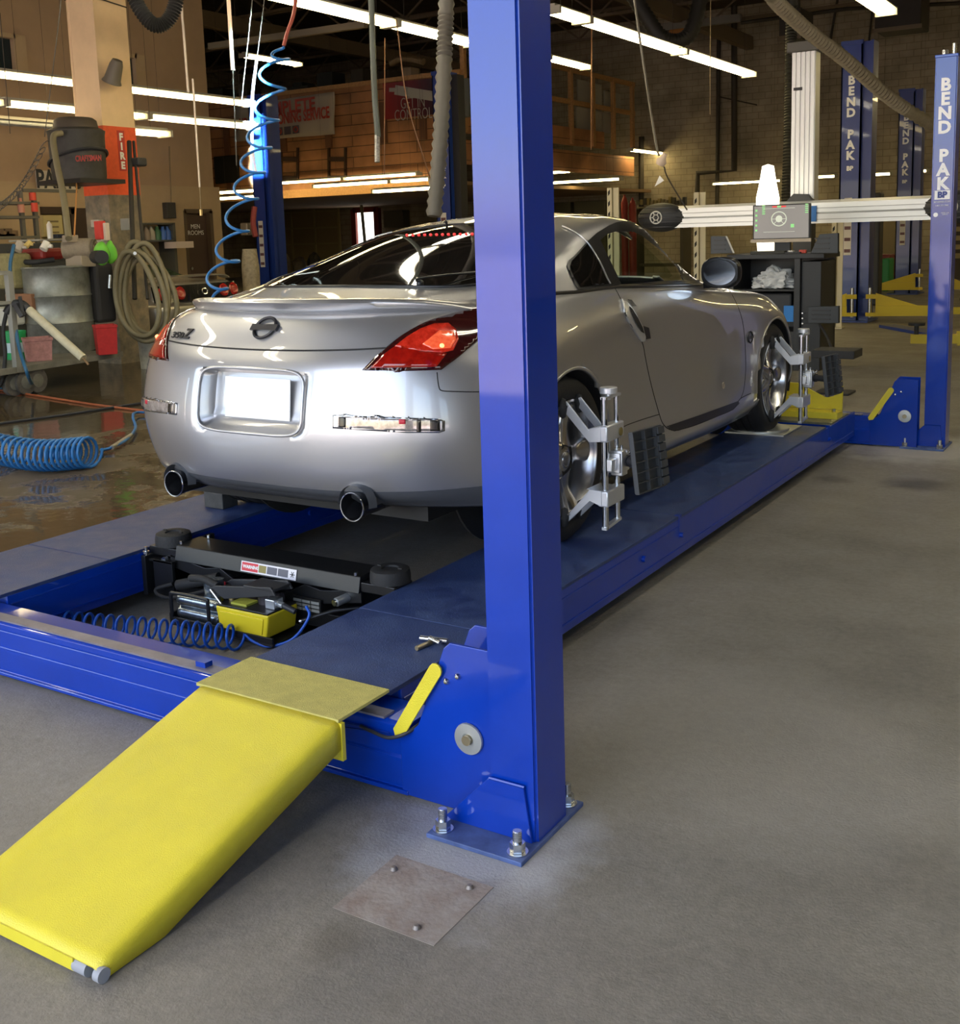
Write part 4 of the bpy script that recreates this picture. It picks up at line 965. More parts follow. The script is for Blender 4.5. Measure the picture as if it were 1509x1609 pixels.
# exhaust tips
for sx in (-.45, .45):
    bm = NB(); M = Matrix.Translation(W_((sx, -.90, .288))) @ Matrix.Rotation(-PI / 2 - .05, 4, 'X')
    lathe(bm, [(.044, .28), (.046, .05), (.050, .0), (.0515, -.002), (.0505, -.004), (.047, .004), (.044, .05), (.041, .2), (0, .2)], Matrix.Translation(W_((sx, -.845, .288))) @ Matrix.Rotation(-PI / 2, 4, 'X'), 36)
    ex = cpart('exhaust_tip', bm, mat('exhaust_dark', (.10, .10, .11), .25, .9))
    bm = NB(); tube(bm, [W_((sx + .0505 * math.cos(2 * PI * k / 40), -.845, .288 + .0505 * math.sin(2 * PI * k / 40))) for k in range(40)], .0034, 6, closed=True); cpart('polished_rim', bm, CHROME, 60, ex)
    bm = NB(); cyl(bm, W_((sx, -.68, .288)), W_((sx, -.67, .288)), .040, 24); cpart('exhaust_bore', bm, SEAM, 60, ex)
    bm = NB(); rows = [[W_((sx + rr * math.cos(q), yy, .296 + rr * math.sin(q))) for q in np.linspace(-.15, PI + .15, 18)] for rr, yy in ((.060, -.66), (.062, -.80), (.068, -.835), (.078, -.80))]; loftgrid(bm, rows); cpart('exhaust_cutout', bm, mat('valance_grey', (.07, .075, .085), .35), 60)
# silencer under the tail
bm = NB(); lathe(bm, [(0, -.42), (.08, -.415), (.095, -.39), (.095, .39), (.08, .415), (0, .42)], Matrix.Translation(W_((0, -.50, .275))) @ Matrix.Rotation(PI / 2, 4, 'Y') @ Matrix.Diagonal((.8, 1.3, 1, 1)), 32)
cpart('silencer', bm, mat('silencer_steel', (.38, .36, .34), .4, .8))
# under tray and interior
bm = NB(); box(bm, CXW - .80, CXW + .80, CYW + .42, CYW + 2.2, CZ + .17, CZ + .24); box(bm, CXW - .62, CXW + .62, CYW - .62, CYW + 3.2, CZ + .20, CZ + .26); box(bm, CXW - .60, CXW + .60, CYW - .55, CYW + .35, CZ + .3, CZ + .83); cpart('underbody', bm, SEAM, None)
bm = NB(); box(bm, CXW - .7, CXW + .7, CYW + 1.75, CYW + 2.1, CZ + .6, CZ + .86); box(bm, CXW - .76, CXW + .76, CYW + .45, CYW + 2.0, CZ + .25, CZ + .5); cpart('dashboard', bm, mat('interior_black', (.02, .02, .02), .7), None)
for sx in (-.36, .36):
    bm = NB(); box(bm, CXW + sx - .24, CXW + sx + .24, CYW + .62, CYW + 1.2, CZ + .45, CZ + .58); prism(bm, [(CYW + .62, CZ + .5), (CYW + .76, CZ + .5), (CYW + .62, CZ + .98), (CYW + .52, CZ + .98)], 'x', CXW + sx - .2, CXW + sx + .2); obj('seat', bm, mat('interior_black', (.02, .02, .02), .7), car, None, bevel=.03)
bm = NB(); tube(bm, [W_((-.36 + .18 * math.cos(q), 1.62 + .05 * math.sin(q), .80 + .17 * math.sin(q))) for q in np.linspace(0, 2 * PI, 30)[:-1]], .014, 8, closed=True); cpart('steering_wheel', bm, mat('interior_black', (.02, .02, .02), .7), 60)
# arch liners and lips
for ay, az, ar in AX:
    for sg in (1, -1):
        bm = NB(); rows = []
        for q in np.linspace(-.35, PI + .35, 40):
            rows.append([W_((sg * x_, ay + rr * math.cos(q), az + rr * math.sin(q))) for x_, rr in ((.55, ar + .01), (.875, ar + .006))])
        loftgrid(bm, rows); 
        bm2 = NB(); cyl(bm2, W_((sg * .54, ay, az)), W_((sg * .55, ay, az)), ar, 40); me_t = bpy.data.meshes.new('t'); bm2.to_mesh(me_t); bm2.free(); bm.from_mesh(me_t); bpy.data.meshes.remove(me_t)
        cpart('wheel_arch_liner', bm, RUB, 60)
        L = []
        for q in np.linspace(-.12, PI + .12, 50):
            h = hitside(ay + (ar + .004) * math.cos(q), az + (ar + .004) * math.sin(q), sg)
            if h and abs(h[0].x - CXW) > .7: L.append(h[0] - Vector((sg * .006, 0, 0)))
        bm = NB(); tube(bm, L, .009, 8); cpart('arch_lip', bm, PAINT, 60)
# door mirrors
for sg in (1, -1):
    bm = NB(); c = W_((sg * .895, 1.70, 1.0)); S = Matrix.Translation(c) @ Matrix.Diagonal((.105, .08, .082, 1)); bmesh.ops.create_uvsphere(bm, u_segments=28, v_segments=16, radius=1, matrix=S)
    for v in bm.verts:
        for ax_i, hw_ in ((0, .105), (2, .082)):
            q_ = (v.co[ax_i] - c[ax_i]) / hw_; v.co[ax_i] = c[ax_i] + hw_ * math.copysign(abs(q_) ** .75, q_)
        if v.co.y < c.y - .03: v.co.y = c.y - .03
    mr = cpart('door_mirror', bm, PAINT if False else TRIMK, 60)
    bm = NB(); M = facing(c + Vector((0, -.032, 0)), (1, 0, 0), (0, 0, 1)); lathe(bm, [(0, .0), (1, .0)], M @ Matrix.Diagonal((.085, .064, 1, 1)), 32); cpart('mirror_glass', bm, CHROME, 60, mr)
    bm = NB(); bar(bm, W_((sg * .79, 1.75, .93)), W_((sg * .88, 1.74, .94)), .05, .03); cpart('mirror_foot', bm, TRIMK, 60, mr)
# door handles: tall lens-shaped pull set into the rear edge of the door
HD = [(975, 470), (982, 473), (990, 484), (999, 498), (1007, 512), (1012, 529), (1012, 536), (1008, 537), (1002, 530), (994, 518), (985, 503), (979, 489)]
hds = pair('door_handle', [HD], 3, .010, mat('handle_alu', (.7, .71, .72), .3, .7), solid=.012)
pair('grip_slot', [[(985, 482), (990, 486), (999, 500), (1006, 514), (1009, 524), (1004, 521), (996, 508), (988, 492)]], 2.5, .0125, SEAM, hds)
pair('lock_pad', [[(984, 471), (991, 472), (999, 482), (992, 482)], [(1009, 512), (1018, 515), (1021, 532), (1013, 533)]], 2.5, .007, TRIMK, hds)
bm = NB(); h = hitpx(1136, 606); M = facing(h[0] + h[1] * .003, (0, 1, 0), (0, 0, 1)); lathe(bm, [(0, .0), (.013, .0), (.016, .003), (.02, 0)], M, 20); cpart('fender_badge', bm, mat('badge_pale', (.4, .35, .3), .4, .5), 60)
h = hitpx(1179, 530); M = facing(h[0] + h[1] * .004, (0, 1, 0), (0, 0, 1)); bm = NB(); tube(bm, [M @ Vector((.035 * math.cos(q), .03 * math.sin(q), 0)) for q in np.linspace(0, 2 * PI, 25)[:-1]], .004, 6, closed=True); box(bm, -.04, .04, -.008, .008, 0, .005, M); cpart('wing_emblem', bm, mat('smoked_badge', (.035, .035, .04), .3, .6), 60)
# rear wiper
bm = NB(); h1 = hittop(.36, -.245); h2 = hittop(.66, .24); L = [h1[0] + Vector((0, 0, .012)), h1[0] + Vector((.02, .02, .035)), h2[0] + h2[1] * .02]; tube(bm, bez(L, 6), .0045, 6); 
bm_ = bm; bmesh.ops.create_icosphere(bm, subdivisions=2, radius=.016, matrix=Matrix.Translation(h1[0] + Vector((0, 0, .012)))); cpart('rear_wiper', bm, TRIMK, 60)
h = hitpx(703, 355); bm = NB(); cyl(bm, h[0], h[0] + Vector((0, -.008, .018)), .006, 10); bmesh.ops.create_icosphere(bm, subdivisions=2, radius=.009, matrix=Matrix.Translation(h[0] + Vector((0, -.01, .02)))); cpart('washer_jet', bm, TRIMK, 60)

# wheels
def wheel(yc, zc, sg, R, wid, name='wheel'):
    xo = sg * .885                         # outer face of tyre
    M = Matrix.Translation(W_((xo, yc, zc))) @ (Matrix.Rotation(PI / 2, 4, 'Y') if sg > 0 else Matrix.Rotation(-PI / 2, 4, 'Y'))   # local +z points outwards
    rr = .2286 + .010
    bm = NB(); lathe(bm, [(rr, -.012), (rr + .012, -.003), (rr + .045, .0), (R - .022, -.008), (R - .006, -.024), (R, -.045), (R, -.20), (R - .01, -.225), (rr + .03, -.245), (rr, -.235)], M, 72)
    wh = cpart('tyre', bm, TYRE)
    bm = NB()
    for k in range(3):
        for q in (0,): tube(bm, [M @ Vector(((R + .0008) * math.cos(a), (R + .0008) * math.sin(a), -.075 - k * .045)) for a in np.linspace(0, 2 * PI, 72)[:-1]], .0032, 4, closed=True)
    cpart('tread_groove', bm, SEAM, 60, wh)
    bm = NB(); lathe(bm, [(rr + .004, -.010), (rr + .003, .001), (rr - .006, .002), (rr - .014, -.012), (rr - .020, -.05), (.205, -.10), (.20, -.22), (.225, -.235)], M, 72); rim = cpart('rim', bm, RIMM)
    bm = NB(); lathe(bm, [(0, -.018), (.030, -.018), (.032, -.022), (.040, -.024), (.075, -.030), (.088, -.045), (.088, -.08)], M, 48)
    for s in range(5):
        a0 = 2 * PI * s / 5 + PI / 2; Rz = Matrix.Rotation(a0, 4, 'Z'); rows = []
        for t_ in np.linspace(0, 1, 12):
            r_ = .055 + (.222 - .055) * t_; hw = .034 + .020 * math.cos(t_ * PI * 1.0) * .2 + .016 * abs(t_ - .45) ** 1.3 * 3; top = -.022 - .004 * t_ - .018 * math.sin(t_ * PI); dp = .055
            rows.append([M @ Rz @ Vector((r_, s_ * hw, top - e_)) for s_, e_ in ((-1.0, dp), (-1.0, .016), (-.85, .006), (-.5, .0), (0, -.002), (.5, .0), (.85, .006), (1.0, .016), (1.0, dp))])
        loftgrid(bm, rows)
    cpart('spokes', bm, RIMM, 60, rim)
    for s in range(5):
        bm = NB(); a0 = 2 * PI * (s + .5) / 5 + PI / 2; c_ = M @ Vector((.057 * math.cos(a0), .057 * math.sin(a0), -.0275)); n_ = (M.to_3x3() @ Vector((0, 0, 1))); cyl(bm, c_, c_ + n_ * .002, .0125, 16); cpart('lug_hole', bm, SEAM, 60, rim)
    bm = NB(); lathe(bm, [(0, -.012), (.024, -.014), (.028, -.020)], M, 30); cpart('centre_cap', bm, mat('cap_grey', (.2, .2, .21), .3, .8), 60, rim)
    bm = NB(); cyl(bm, M @ Vector((0, 0, -.09)), M @ Vector((0, 0, -.115)), .155, 40); cyl(bm, M @ Vector((0, 0, -.12)), M @ Vector((0, 0, -.2)), .08, 20); cpart('brake_disc', bm, mat('brake_iron', (.09, .09, .09), .45, .8), 60)
for sg in (1, -1): wheel(0, .335, sg, .335, .245); wheel(2.65, .330, sg, .330, .225)
# the chassis below keeps the tail closed
bm = NB(); cyl(bm, W_((-.6, 0, .31)), W_((.6, 0, .31)), .05, 16); cyl(bm, W_((-.6, 2.65, .31)), W_((.6, 2.65, .31)), .05, 16); cpart('axle', bm, SEAM, 60)

# ================================================================== ALIGNMENT WHEEL CLAMPS WITH TARGETS
CLAMP = mat('clamp_silver', (.62, .64, .68), .32, .55)
def clamp(yc, zc, label, sg=1):
    t = thing('wheel_clamp', label, 'wheel clamp', (0, 0, 0), 'wheel clamps with alignment targets')
    xr = .885 * sg
    X = lambda v: xr + sg * v
    L_ = lambda v, y, z: W_((X(v), yc + y, zc + z))
    t.location = L_(.17, 0, 0)
    bm = NB(); cyl(bm, L_(.17, -.04, .265), L_(.17, -.04, -.255), .0125, 18); cyl(bm, L_(.17, .07, .262), L_(.17, .07, -.235), .0105, 18); obj('guide_rod', bm, CHROME, t, 50)
    bm = NB(); bar(bm, L_(.17, -.055, -.25), L_(.17, .085, -.238), .02, .012); bar(bm, L_(.17, -.05, .262), L_(.17, .09, .262), .022, .010); obj('end_bar', bm, CLAMP, t)
    bm = NB(); cyl(bm, L_(.17, -.0, .275), L_(.17, 0, .30), .034, 28); cyl(bm, L_(.17, 0, .25), L_(.17, 0, .28), .010, 12); obj('adjuster_knob', bm, CLAMP, t, 50, bevel=.003)
    for s, nm in ((1, 'upper_jaw'), (-1, 'lower_jaw')):
        zb = .125 if s > 0 else -.13
        bm = NB()
        M = facing(L_(.17, .015, zb), (0, 1, 0), (0, 0, 1))
        box(bm, -.078, .078, -.032, .032, -.022, .022, M); jb = obj(nm, bm, CLAMP, t, 50, bevel=.006)
        # arm sloping in to the rim edge: folded plate
        for yo in (-.062, .06):
            bm = NB(); pts = [(.165, zb + .030 * 1), (.165, zb - .030), (.115, zb - .034 if s > 0 else zb - .012), (.012, s * .222 - .020), (.008, s * .222 + .018), (.02, s * .225 + .02), (.115, zb + (.012 if s > 0 else .034))]
            y0_ = CYW + yc + yo; bm2 = [(CXW + X(a), CZ + zc + b_) for a, b_ in pts]; prism(bm, bm2, 'y', y0_ - .004, y0_ + .004); obj('jaw_arm', bm, CLAMP, jb, bevel=.001)
        bm = NB(); prism(bm, [(CXW + X(a), CZ + zc + b_) for a, b_ in ((.165, zb + .031), (.165, zb + .027), (.115, zb + (.008 if s > 0 else .030)), (.10, zb + (.012 if s > 0 else .034)))], 'y', CYW + yc - .062, CYW + yc + .06); obj('jaw_web', bm, CLAMP, jb)
        for yo in (-.07, .07):
            bm = NB(); prof = [(0, .016), (.013, .013), (.018, 0), (.013, -.013), (0, -.016)]; lathe(bm, prof, Matrix.Translation(L_(.006, yo, s * .218)) @ Matrix.Diagonal((1, 1, 2.6, 1)), 20); obj('rubber_claw', bm, RUB, jb, 60)
            bm = NB(); cyl(bm, L_(.01, yo, s * .215 + .01), L_(.03, yo, s * .215 + .01), .005, 8); obj('claw_pin', bm, STEEL, jb, 60)
    bm = NB(); lathe(bm, [(0, .0015), (.017, .0015), (.017, 0)], facing(L_(.193, .058, .118), (0, 1, 0), (0, 0, 1)), 20); obj('round_badge', bm, mat('badge_gold', (.35, .28, .1), .4, .6), t, 50)
    bm = NB(); M = facing(L_(.19, .03, .0), (0, 1, 0), (0, 0, 1)); box(bm, -.075, -.03, -.024, .024, -.03, .012, M); box(bm, -.03, .06, -.038, .042, -.03, .025, M); box(bm, -.02, .03, -.05, .05, -.02, .03, M); obj('centre_block', bm, ALU, t, 50, bevel=.004)
    bm = NB(); cyl(bm, L_(.20, .05, .05), L_(.20, .05, .066), .006, 8); cyl(bm, L_(.22, .07, .03), L_(.235, .07, .045), .006, 8); obj('lock_screw', bm, STEEL, t, 50)
    TS = L_(.30, .0, .0)
    bm = NB(); cyl(bm, L_(.20, .06, .005), L_(.335, .02, .005), .019, 20); cyl(bm, L_(.19, .07, .005), L_(.235, .05, .005), .024, 16); obj('target_stem', bm, BLKP, t, 50)
    # target: ribbed back of a rectangular board, tilted
    ex = Vector((.10 * sg, 1, -.02)).normalized(); ez = Vector((-.12 * sg, 0.02, 1)).normalized(); M = facing(L_(.335, -.03, .035), ex, ez)
    tb = mat('target_black', (.03, .035, .042), .4)
    bm = NB(); box(bm, -.108, .108, -.115, .115, .0, .006, M); bd = obj('target_board', bm, tb, t, None, bevel=.002)
    bm = NB()
    hh = .115; ww = .108
    for i in range(7): z_ = -hh + i * 2 * hh / 6; box(bm, -ww, ww, z_ - .0022, z_ + .0022, .006, .020, M)
    for y_ in (-ww, -.02, .066, ww): box(bm, y_ - .0025, y_ + .0025, -hh, hh, .006, .022, M)
    for i in range(7): z_ = -hh + .006 + i * .0325; box(bm, .07, ww + .010, z_, z_ + .027, .006, .028, M)
    obj('board_rib', bm, mat('target_rib', (.05, .055, .062), .4), bd)
    return t
clamp(0, .335, 'silver wheel clamp with black ribbed target on the right rear wheel', 1)
clamp(2.65, .330, 'silver wheel clamp with black ribbed target on the right front wheel', 1)
# ================================================================== LIGHTS, BACKGROUND THINGS
def fixture(pa, pb, label, group, lit=True, hang=8.5, tubes=2, tm=None):
    pa = Vector(pa); pb = Vector(pb); c = (pa + pb) / 2
    t = thing('fluorescent_light', label, 'ceiling light', c, group)
    d = (pb - pa).normalized(); s = d.cross(Vector((0, 0, 1))).normalized()
    bm = NB(); bar(bm, pa + Vector((0, 0, .085)), pb + Vector((0, 0, .085)), .11, .05); bar(bm, pa + Vector((0, 0, .07)), pb + Vector((0, 0, .07)), .26, .012); obj('housing', bm, FIX, t)
    bm = NB()
    for k in ((-.07, .07) if tubes == 2 else (0,)): cyl(bm, pa + s * k + d * .04 + Vector((0, 0, .03)), pb + s * k - d * .04 + Vector((0, 0, .03)), .028, 10)
    obj('tube', bm, (tm or TUBE) if lit else mat('unlit_tube', (.45, .47, .45), .4), t, 50)
    for e in (pa + d * .25, pb - d * .25): bm = NB(); cyl(bm, e + Vector((0, 0, .1)), (e.x, e.y, hang), .0022, 6); obj('hanging_wire', bm, PIPE, t)
    for e in (pa, pb):
        bm = NB(); box(bm, e.x - (.13 if abs(s.x) > .5 else .02), e.x + (.13 if abs(s.x) > .5 else .02), e.y - (.13 if abs(s.y) > .5 else .02), e.y + (.13 if abs(s.y) > .5 else .02), e.z - .01, e.z + .08); obj('end_cap', bm, FIX, t)
    return t
def rowy(pix, y, label, group, **k):
    Q_ = [P(a, b_, y=y) for a, b_ in pix]; zm = sum(q.z for q in Q_) / len(Q_)
    for q in Q_: q.z = zm
    for i, (a, b_) in enumerate(zip(Q_, Q_[1:])):
        d = (b_ - a).normalized(); fixture(a + d * .03, b_ - d * .03, label[i], group, **k)
def row(pix, z, label, group, **k):
    """pix: joints along a row of fixtures, all at height z"""
    Q_ = [P(x, y, z=z) for x, y in pix]
    xm = sum(q.x for q in Q_) / len(Q_); ym = sum(q.y for q in Q_) / len(Q_)
    alongy = abs(Q_[0].y - Q_[-1].y) > abs(Q_[0].x - Q_[-1].x)
    for q in Q_:
        if alongy: q.x = xm
        else: q.y = ym
    for i, (a, b_) in enumerate(zip(Q_, Q_[1:])):
        d = (b_ - a).normalized(); fixture(a + d * .03, b_ - d * .03, label[i], group, **k)
G1 = 'suspended fluorescent fixtures'
row([(866, 20), (916, 37), (1068, 86), (1178, 121)], 4.0, ['short visible end of the long light row just right of the near post', 'middle fixture of the long light row right of the near post', 'end fixture of the long light row pointing at the white column'], G1, hang=8.4)
row([(415, -6), (618, 42), (738, 74)], 4.0, ['bright fixture at the top edge left of the grey vertical duct hose', 'bright fixture crossing behind the grey duct hose beside the near post'], G1, hang=8.4)
row([(-60, 112), (130, 137), (386, 168)], 3.62, ['upper left fluorescent fixture ending behind the orange banded column', 'uppermost fluorescent fixture between the column and the banner'], G1, hang=8.4, tm=TUBEL)
row([(-60, 158), (6, 166), (220, 188), (391, 204)], 3.22, ['stub of a fixture at the left edge below the upper left light', 'second fluorescent fixture passing behind the orange banded column', 'second fixture to the right of the column, ending by the banner'], G1, hang=8.4, tm=TUBEL)
row([(196, 209), (256, 216)], 2.9, ['short lit fixture just right of the orange band on the column'], G1, hang=8.4, tm=TUBEL)
row([(-60, 188), (90, 206)], 3.05, ['unlit grey fixture at the left edge above the coiled wire'], G1, lit=False, hang=6.0)
row([(378, 90), (474, 104)], 5.4, ['small far fixture above the banner under the dark roof'], G1)
row([(845, 95), (934, 108)], 4.6, ['fixture to the right of the near post above the wooden rack'], G1)
row([(1335, -12), (1398, 24)], 4.0, ['bright twin tube fixture at the top edge above the far right post'], G1)
row([(980, 238), (1062, 244)], 4.0, ['small fixture above the white trigger-shaped hook in front of the rack'], G1)
rowy([(427, 289), (542, 284), (660, 276)], 23.4, ['long thin fixture at the foot of the boards right of the sunlit post', 'thin fixture at the foot of the boards, ending near the duct hose'], G1, hang=8.4, tubes=1)
rowy([(495, 294), (616, 288), (680, 284)], 22.4, ['bright fixture hanging below the boards, left of the duct hose', 'bright fixture hanging below the boards, touching the duct hose'], G1, hang=8.4)
rowy([(588, 303), (685, 298)], 21.6, ['lowest fixture under the mezzanine left of the duct hose'], G1, hang=8.4)
rowy([(343, 303), (440, 301)], 22.8, ['upper of two stacked fixtures crossing behind the sunlit post'], G1, hang=8.4)
rowy([(344, 314), (440, 309)], 21.8, ['lower of two stacked fixtures crossing behind the sunlit post'], G1, hang=8.4)
rowy([(868, 289), (978, 283)], 30, ['fixture over the roof of the silver car, right of the near post'], G1, hang=8.4)
rowy([(866, 273), (901, 271)], 31.5, ['short fixture just right of the near post above the car roof'], G1, hang=8.4)
rowy([(1120, 291), (1230, 285)], 34.5, ['thin wall-side fixture left of the white aligner column'], G1, hang=8.4, tubes=1)
rowy([(1238, 282), (1316, 279)], 33, ['fixture passing behind the white aligner column'], G1, hang=8.4)
rowy([(1354, 277), (1403, 275)], 33, ['short fixture between the two tall lift columns at right'], G1, hang=8.4)
rowy([(1432, 272), (1460, 270)], 33, ['short fixture just left of the lettered post'], G1, hang=8.4)
# unseen fixtures: visible rows carried on overhead, others added to brighten the shop
OUT = []
for x_ in (-5.95, -8.0): OUT += [(x_, y_) for y_ in ((9.3, 6.8, 4.3, 1.8) if x_ > -7 else (6.0, 3.5, 1.0))]
OUT += [(-1.2, 4.7), (-1.2, 7.2), (1.6, 4.5), (1.6, 8.0), (-14.3, 6.5), (4, 12), (4, 18), (3, 23), (3, 28), (-1, 21), (-1, 26), (-1, 31), (5, 31), (0.5, 34)]  # unseen fixtures added to light the floor, back wall and mezzanine
for x_, y_ in OUT: fixture((x_, y_ - 1.2, 4.0 if x_ < -5 else 4.6), (x_, y_ + 1.2, 4.0 if x_ < -5 else 4.6), 'unseen fluorescent fixture lighting the bays and the back wall', 'fixtures above the view', hang=8.4 if x_ > -14 else 6.0, tm=TUBEN if y_ < 10 else None)

# tall two-post lifts standing further back
def two_post(px, pybase, side, label, letters=True, d=None, w_=.30, x=None, y=None, H=4.1, sun=False):
    if d: q = P(px, 360, d=d); bx, by = q.x, q.y
    else: q = P(px, pybase, z=0); bx, by = q.x, q.y
    t = thing('lift_column', label, 'lift column', (bx, by, 0), 'tall columns of the two-post lifts')
    bm = NB(); box(bm, bx - w_ / 2, bx + w_ / 2, by, by + .03, 0, H); box(bm, bx - w_ / 2, bx - w_ / 2 + .02, by, by + .3, 0, H); box(bm, bx + w_ / 2 - .02, bx + w_ / 2, by, by + .3, 0, H)
    if side: box(bm, bx + w_ / 2, bx + w_ / 2 + .16, by + .06, by + .1, 0, H); box(bm, bx + w_ / 2 + .13, bx + w_ / 2 + .16, by - .02, by + .3, 0, H)
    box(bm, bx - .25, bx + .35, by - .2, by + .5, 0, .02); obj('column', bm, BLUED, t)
    bm = NB(); box(bm, bx + w_ / 2 - .02, bx + w_ / 2 + .13, by + .1, by + .3, 0, H - .05); obj('carriage_track', bm, mat('track_black', (.01, .01, .015), .6), t)
    bm = NB(); box(bm, bx - .07, bx + .04, by - .004, by, 1.0, 1.85); dc = obj('instruction_decal', bm, mat('decal_paper', (.6, .58, .56), .5), t)
    bm = NB()
    for i in range(5): box(bm, bx - .06, bx + .03, by - .007, by - .004, 1.72 - i * .17, 1.77 - i * .17)
    obj('decal_print', bm, mat('decal_print', (.12, .05, .06), .5), dc)
    if letters:
        for i, ch in enumerate('BEND PAK'):
            if ch != ' ': text('lettering', ch, LETTER, t, facing((bx - .0, by - .006, 3.55 - i * .155), (1, 0, 0), (0, 0, 1)), .17, .001, .008)
        text('logo', 'BP', LETTER, t, facing((bx, by - .006, 2.28), (1, 0, 0), (0, 0, 1)), .09, .001, .004)
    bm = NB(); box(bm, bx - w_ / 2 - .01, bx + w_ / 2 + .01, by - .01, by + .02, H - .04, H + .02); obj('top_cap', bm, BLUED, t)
    return t, bx, by
tA, ax_, ay_ = two_post(1331, 505, True, 'dark blue lettered lift column just left of the far right post, nearer one')
tB, bx_, by_ = two_post(1417, 462, True, 'dark blue lettered lift column right behind, partly beside the far right post')
two_post(699, 0, False, 'dark blue lettered lift column behind the grey duct hose', True, d=18.3)
tD, dx_, dy_ = two_post(411, 0, True, 'dark blue lift column left of the garage door, top lit bright by the sun', False, d=20.5)
# narrow aimed area lamp, added for the sunlight on top of that column
tgt = Vector((dx_ - .03, dy_, 3.45)); src = Vector((2.0, -2.2, 2.6))
sp = bpy.data.lights.new('sun_shaft_lamp', 'AREA'); sp.shape = 'RECTANGLE'; sp.size = .17; sp.size_y = 1.45; sp.energy = 170; sp.spread = math.radians(.7); sp.color = (.55, .85, 1)
spo = bpy.data.objects.new('sun_shaft_lamp', sp); COL.objects.link(spo); spo.location = src
spo.rotation_euler = (src - tgt).to_track_quat('Z', 'Y').to_euler()
# arms of the two-post lifts
def arm(par, x, y, ln, rz, z=.10):
    T_ = Matrix.Translation((x, y, 0)) @ Matrix.Rotation(rz, 4, 'Z'); t = [None]
    def lo(bm, nm, m, **k):
        bm.transform(T_); o = obj(nm, bm, m, t[0] or par, **k); t[0] = t[0] or o; return o
    bm = NB(); box(bm, 0, ln * .6, -.06, .06, z, z + .15); box(bm, ln * .55, ln, -.045, .045, z + .02, z + .12); lo(bm, 'lift_arm', YELF)
    bm = NB(); prism(bm, [(0, z + .15), (ln * .45, z + .15), (0, z + .34)], 'y', -.02, .02); box(bm, -.14, .03, -.07, .07, z + .26, z + .32); box(bm, -.14, .03, -.07, .07, z, z + .05); lo(bm, 'arm_bracket', YELF)
    bm = NB(); cyl(bm, (-.08, 0, z - .02), (-.08, 0, z + .42), .025, 12); lo(bm, 'pivot_pin', STEEL)
    bm = NB(); cyl(bm, (ln - .06, 0, z + .12), (ln - .06, 0, z + .22), .025, 12); cyl(bm, (ln - .06, 0, z + .22), (ln - .06, 0, z + .25), .09, 20); lo(bm, 'lift_pad', BLKP)
    return t
arm(tA, ax_ + .45, ay_ - .15, 1.3, math.radians(15))
arm(tA, ax_ + .05, ay_ - .25, 1.2, math.radians(200))
arm(tB, bx_ + .3, by_ - .2, 1.4, math.radians(195))
arm(tB, bx_ + .75, by_ - .1, .9, math.radians(10))
q1 = P(1425, 556, z=0)
ta_ = thing('swing_arm_assembly', 'low yellow swing arm with raised pad crossing behind the far right post', 'lift arm', (q1.x + 1.2, q1.y + .3, 0)); arm(ta_, q1.x + 1.2, q1.y + .3, 1.2, math.radians(194))
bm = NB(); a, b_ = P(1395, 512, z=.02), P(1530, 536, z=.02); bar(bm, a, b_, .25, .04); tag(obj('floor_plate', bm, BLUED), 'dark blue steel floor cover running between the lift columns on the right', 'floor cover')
bm = NB(); a = P(1362, 480, z=0); box(bm, a.x - .2, a.x + .2, a.y, a.y + .3, 0, 2.0); tag(obj('power_unit', bm, mat('black_unit', (.02, .02, .022), .5), None, bevel=.03), 'tall black power unit beside the nearer blue lift column', 'power unit')

# four-wheel aligner: white column, camera beam, pods
AY = 12.4
a = P(1264, 74, y=AY); ztop_ = a.z; cx_ = a.x
al = thing('wheel_aligner', 'tall white aligner column with a horizontal camera beam behind the car', 'wheel aligner', (cx_, AY, 0))
cw = P(1283, 200, y=AY).x - P(1246, 200, y=AY).x
bm = NB(); box(bm, cx_ - cw / 2, cx_ + cw / 2, AY, AY + .18, 1.5, ztop_ - .05)
for i in range(5): x_ = cx_ - cw / 2 + cw * (i + .5) / 5; box(bm, x_ - .018, x_ + .018, AY - .015, AY, 1.5, ztop_ - .05)
obj('column', bm, ALUW, al)
bm = NB(); box(bm, cx_ - .1, cx_ + .1, AY + .02, AY + .2, 0, 1.5); box(bm, cx_ - .35, cx_ + .35, AY - .1, AY + .5, 0, .03); obj('foot', bm, BLKP, al)
bm = NB(); prism(bm, [(cx_ - cw / 2 - .045, ztop_ + .06), (cx_ + cw / 2 + .03, ztop_ + .06), (cx_ + cw / 2 + .06, ztop_ - .05), (cx_ - cw / 2 - .05, ztop_ - .05)], 'y', AY - .05, AY + .22); obj('top_cap', bm, mat('cap_grey2', (.10, .095, .085), .5), al, bevel=.01)
bm = NB(); a = P(1255, 140, y=AY); box(bm, a.x - .045, a.x + .045, AY - .03, AY, a.z - .015, a.z + .015); obj('name_plate', bm, BLKP, al)
xa = P(1040, 347, y=AY - .1).x; xb = P(1500, 322, y=AY - .1).x; zb0 = P(1250, 352, y=AY - .1).z; zb1 = P(1250, 316, y=AY - .1).z
bm = NB(); prism(bm, [(AY - .14, zb0), (AY - .14, zb0 + .10), (AY - .125, zb0 + .11), (AY - .14, zb0 + .12), (AY - .14, zb1 - .03), (AY - .10, zb1), (AY, zb1), (AY, zb0)], 'x', xa, xb); obj('camera_beam', bm, ALUW, al)
bm = NB(); 
for k in range(3): box(bm, xa, xb, AY - .145, AY - .138, zb0 + .04 + k * .06, zb0 + .046 + k * .06)
obj('beam_groove', bm, mat('groove_grey', (.3, .3, .3), .5), al)
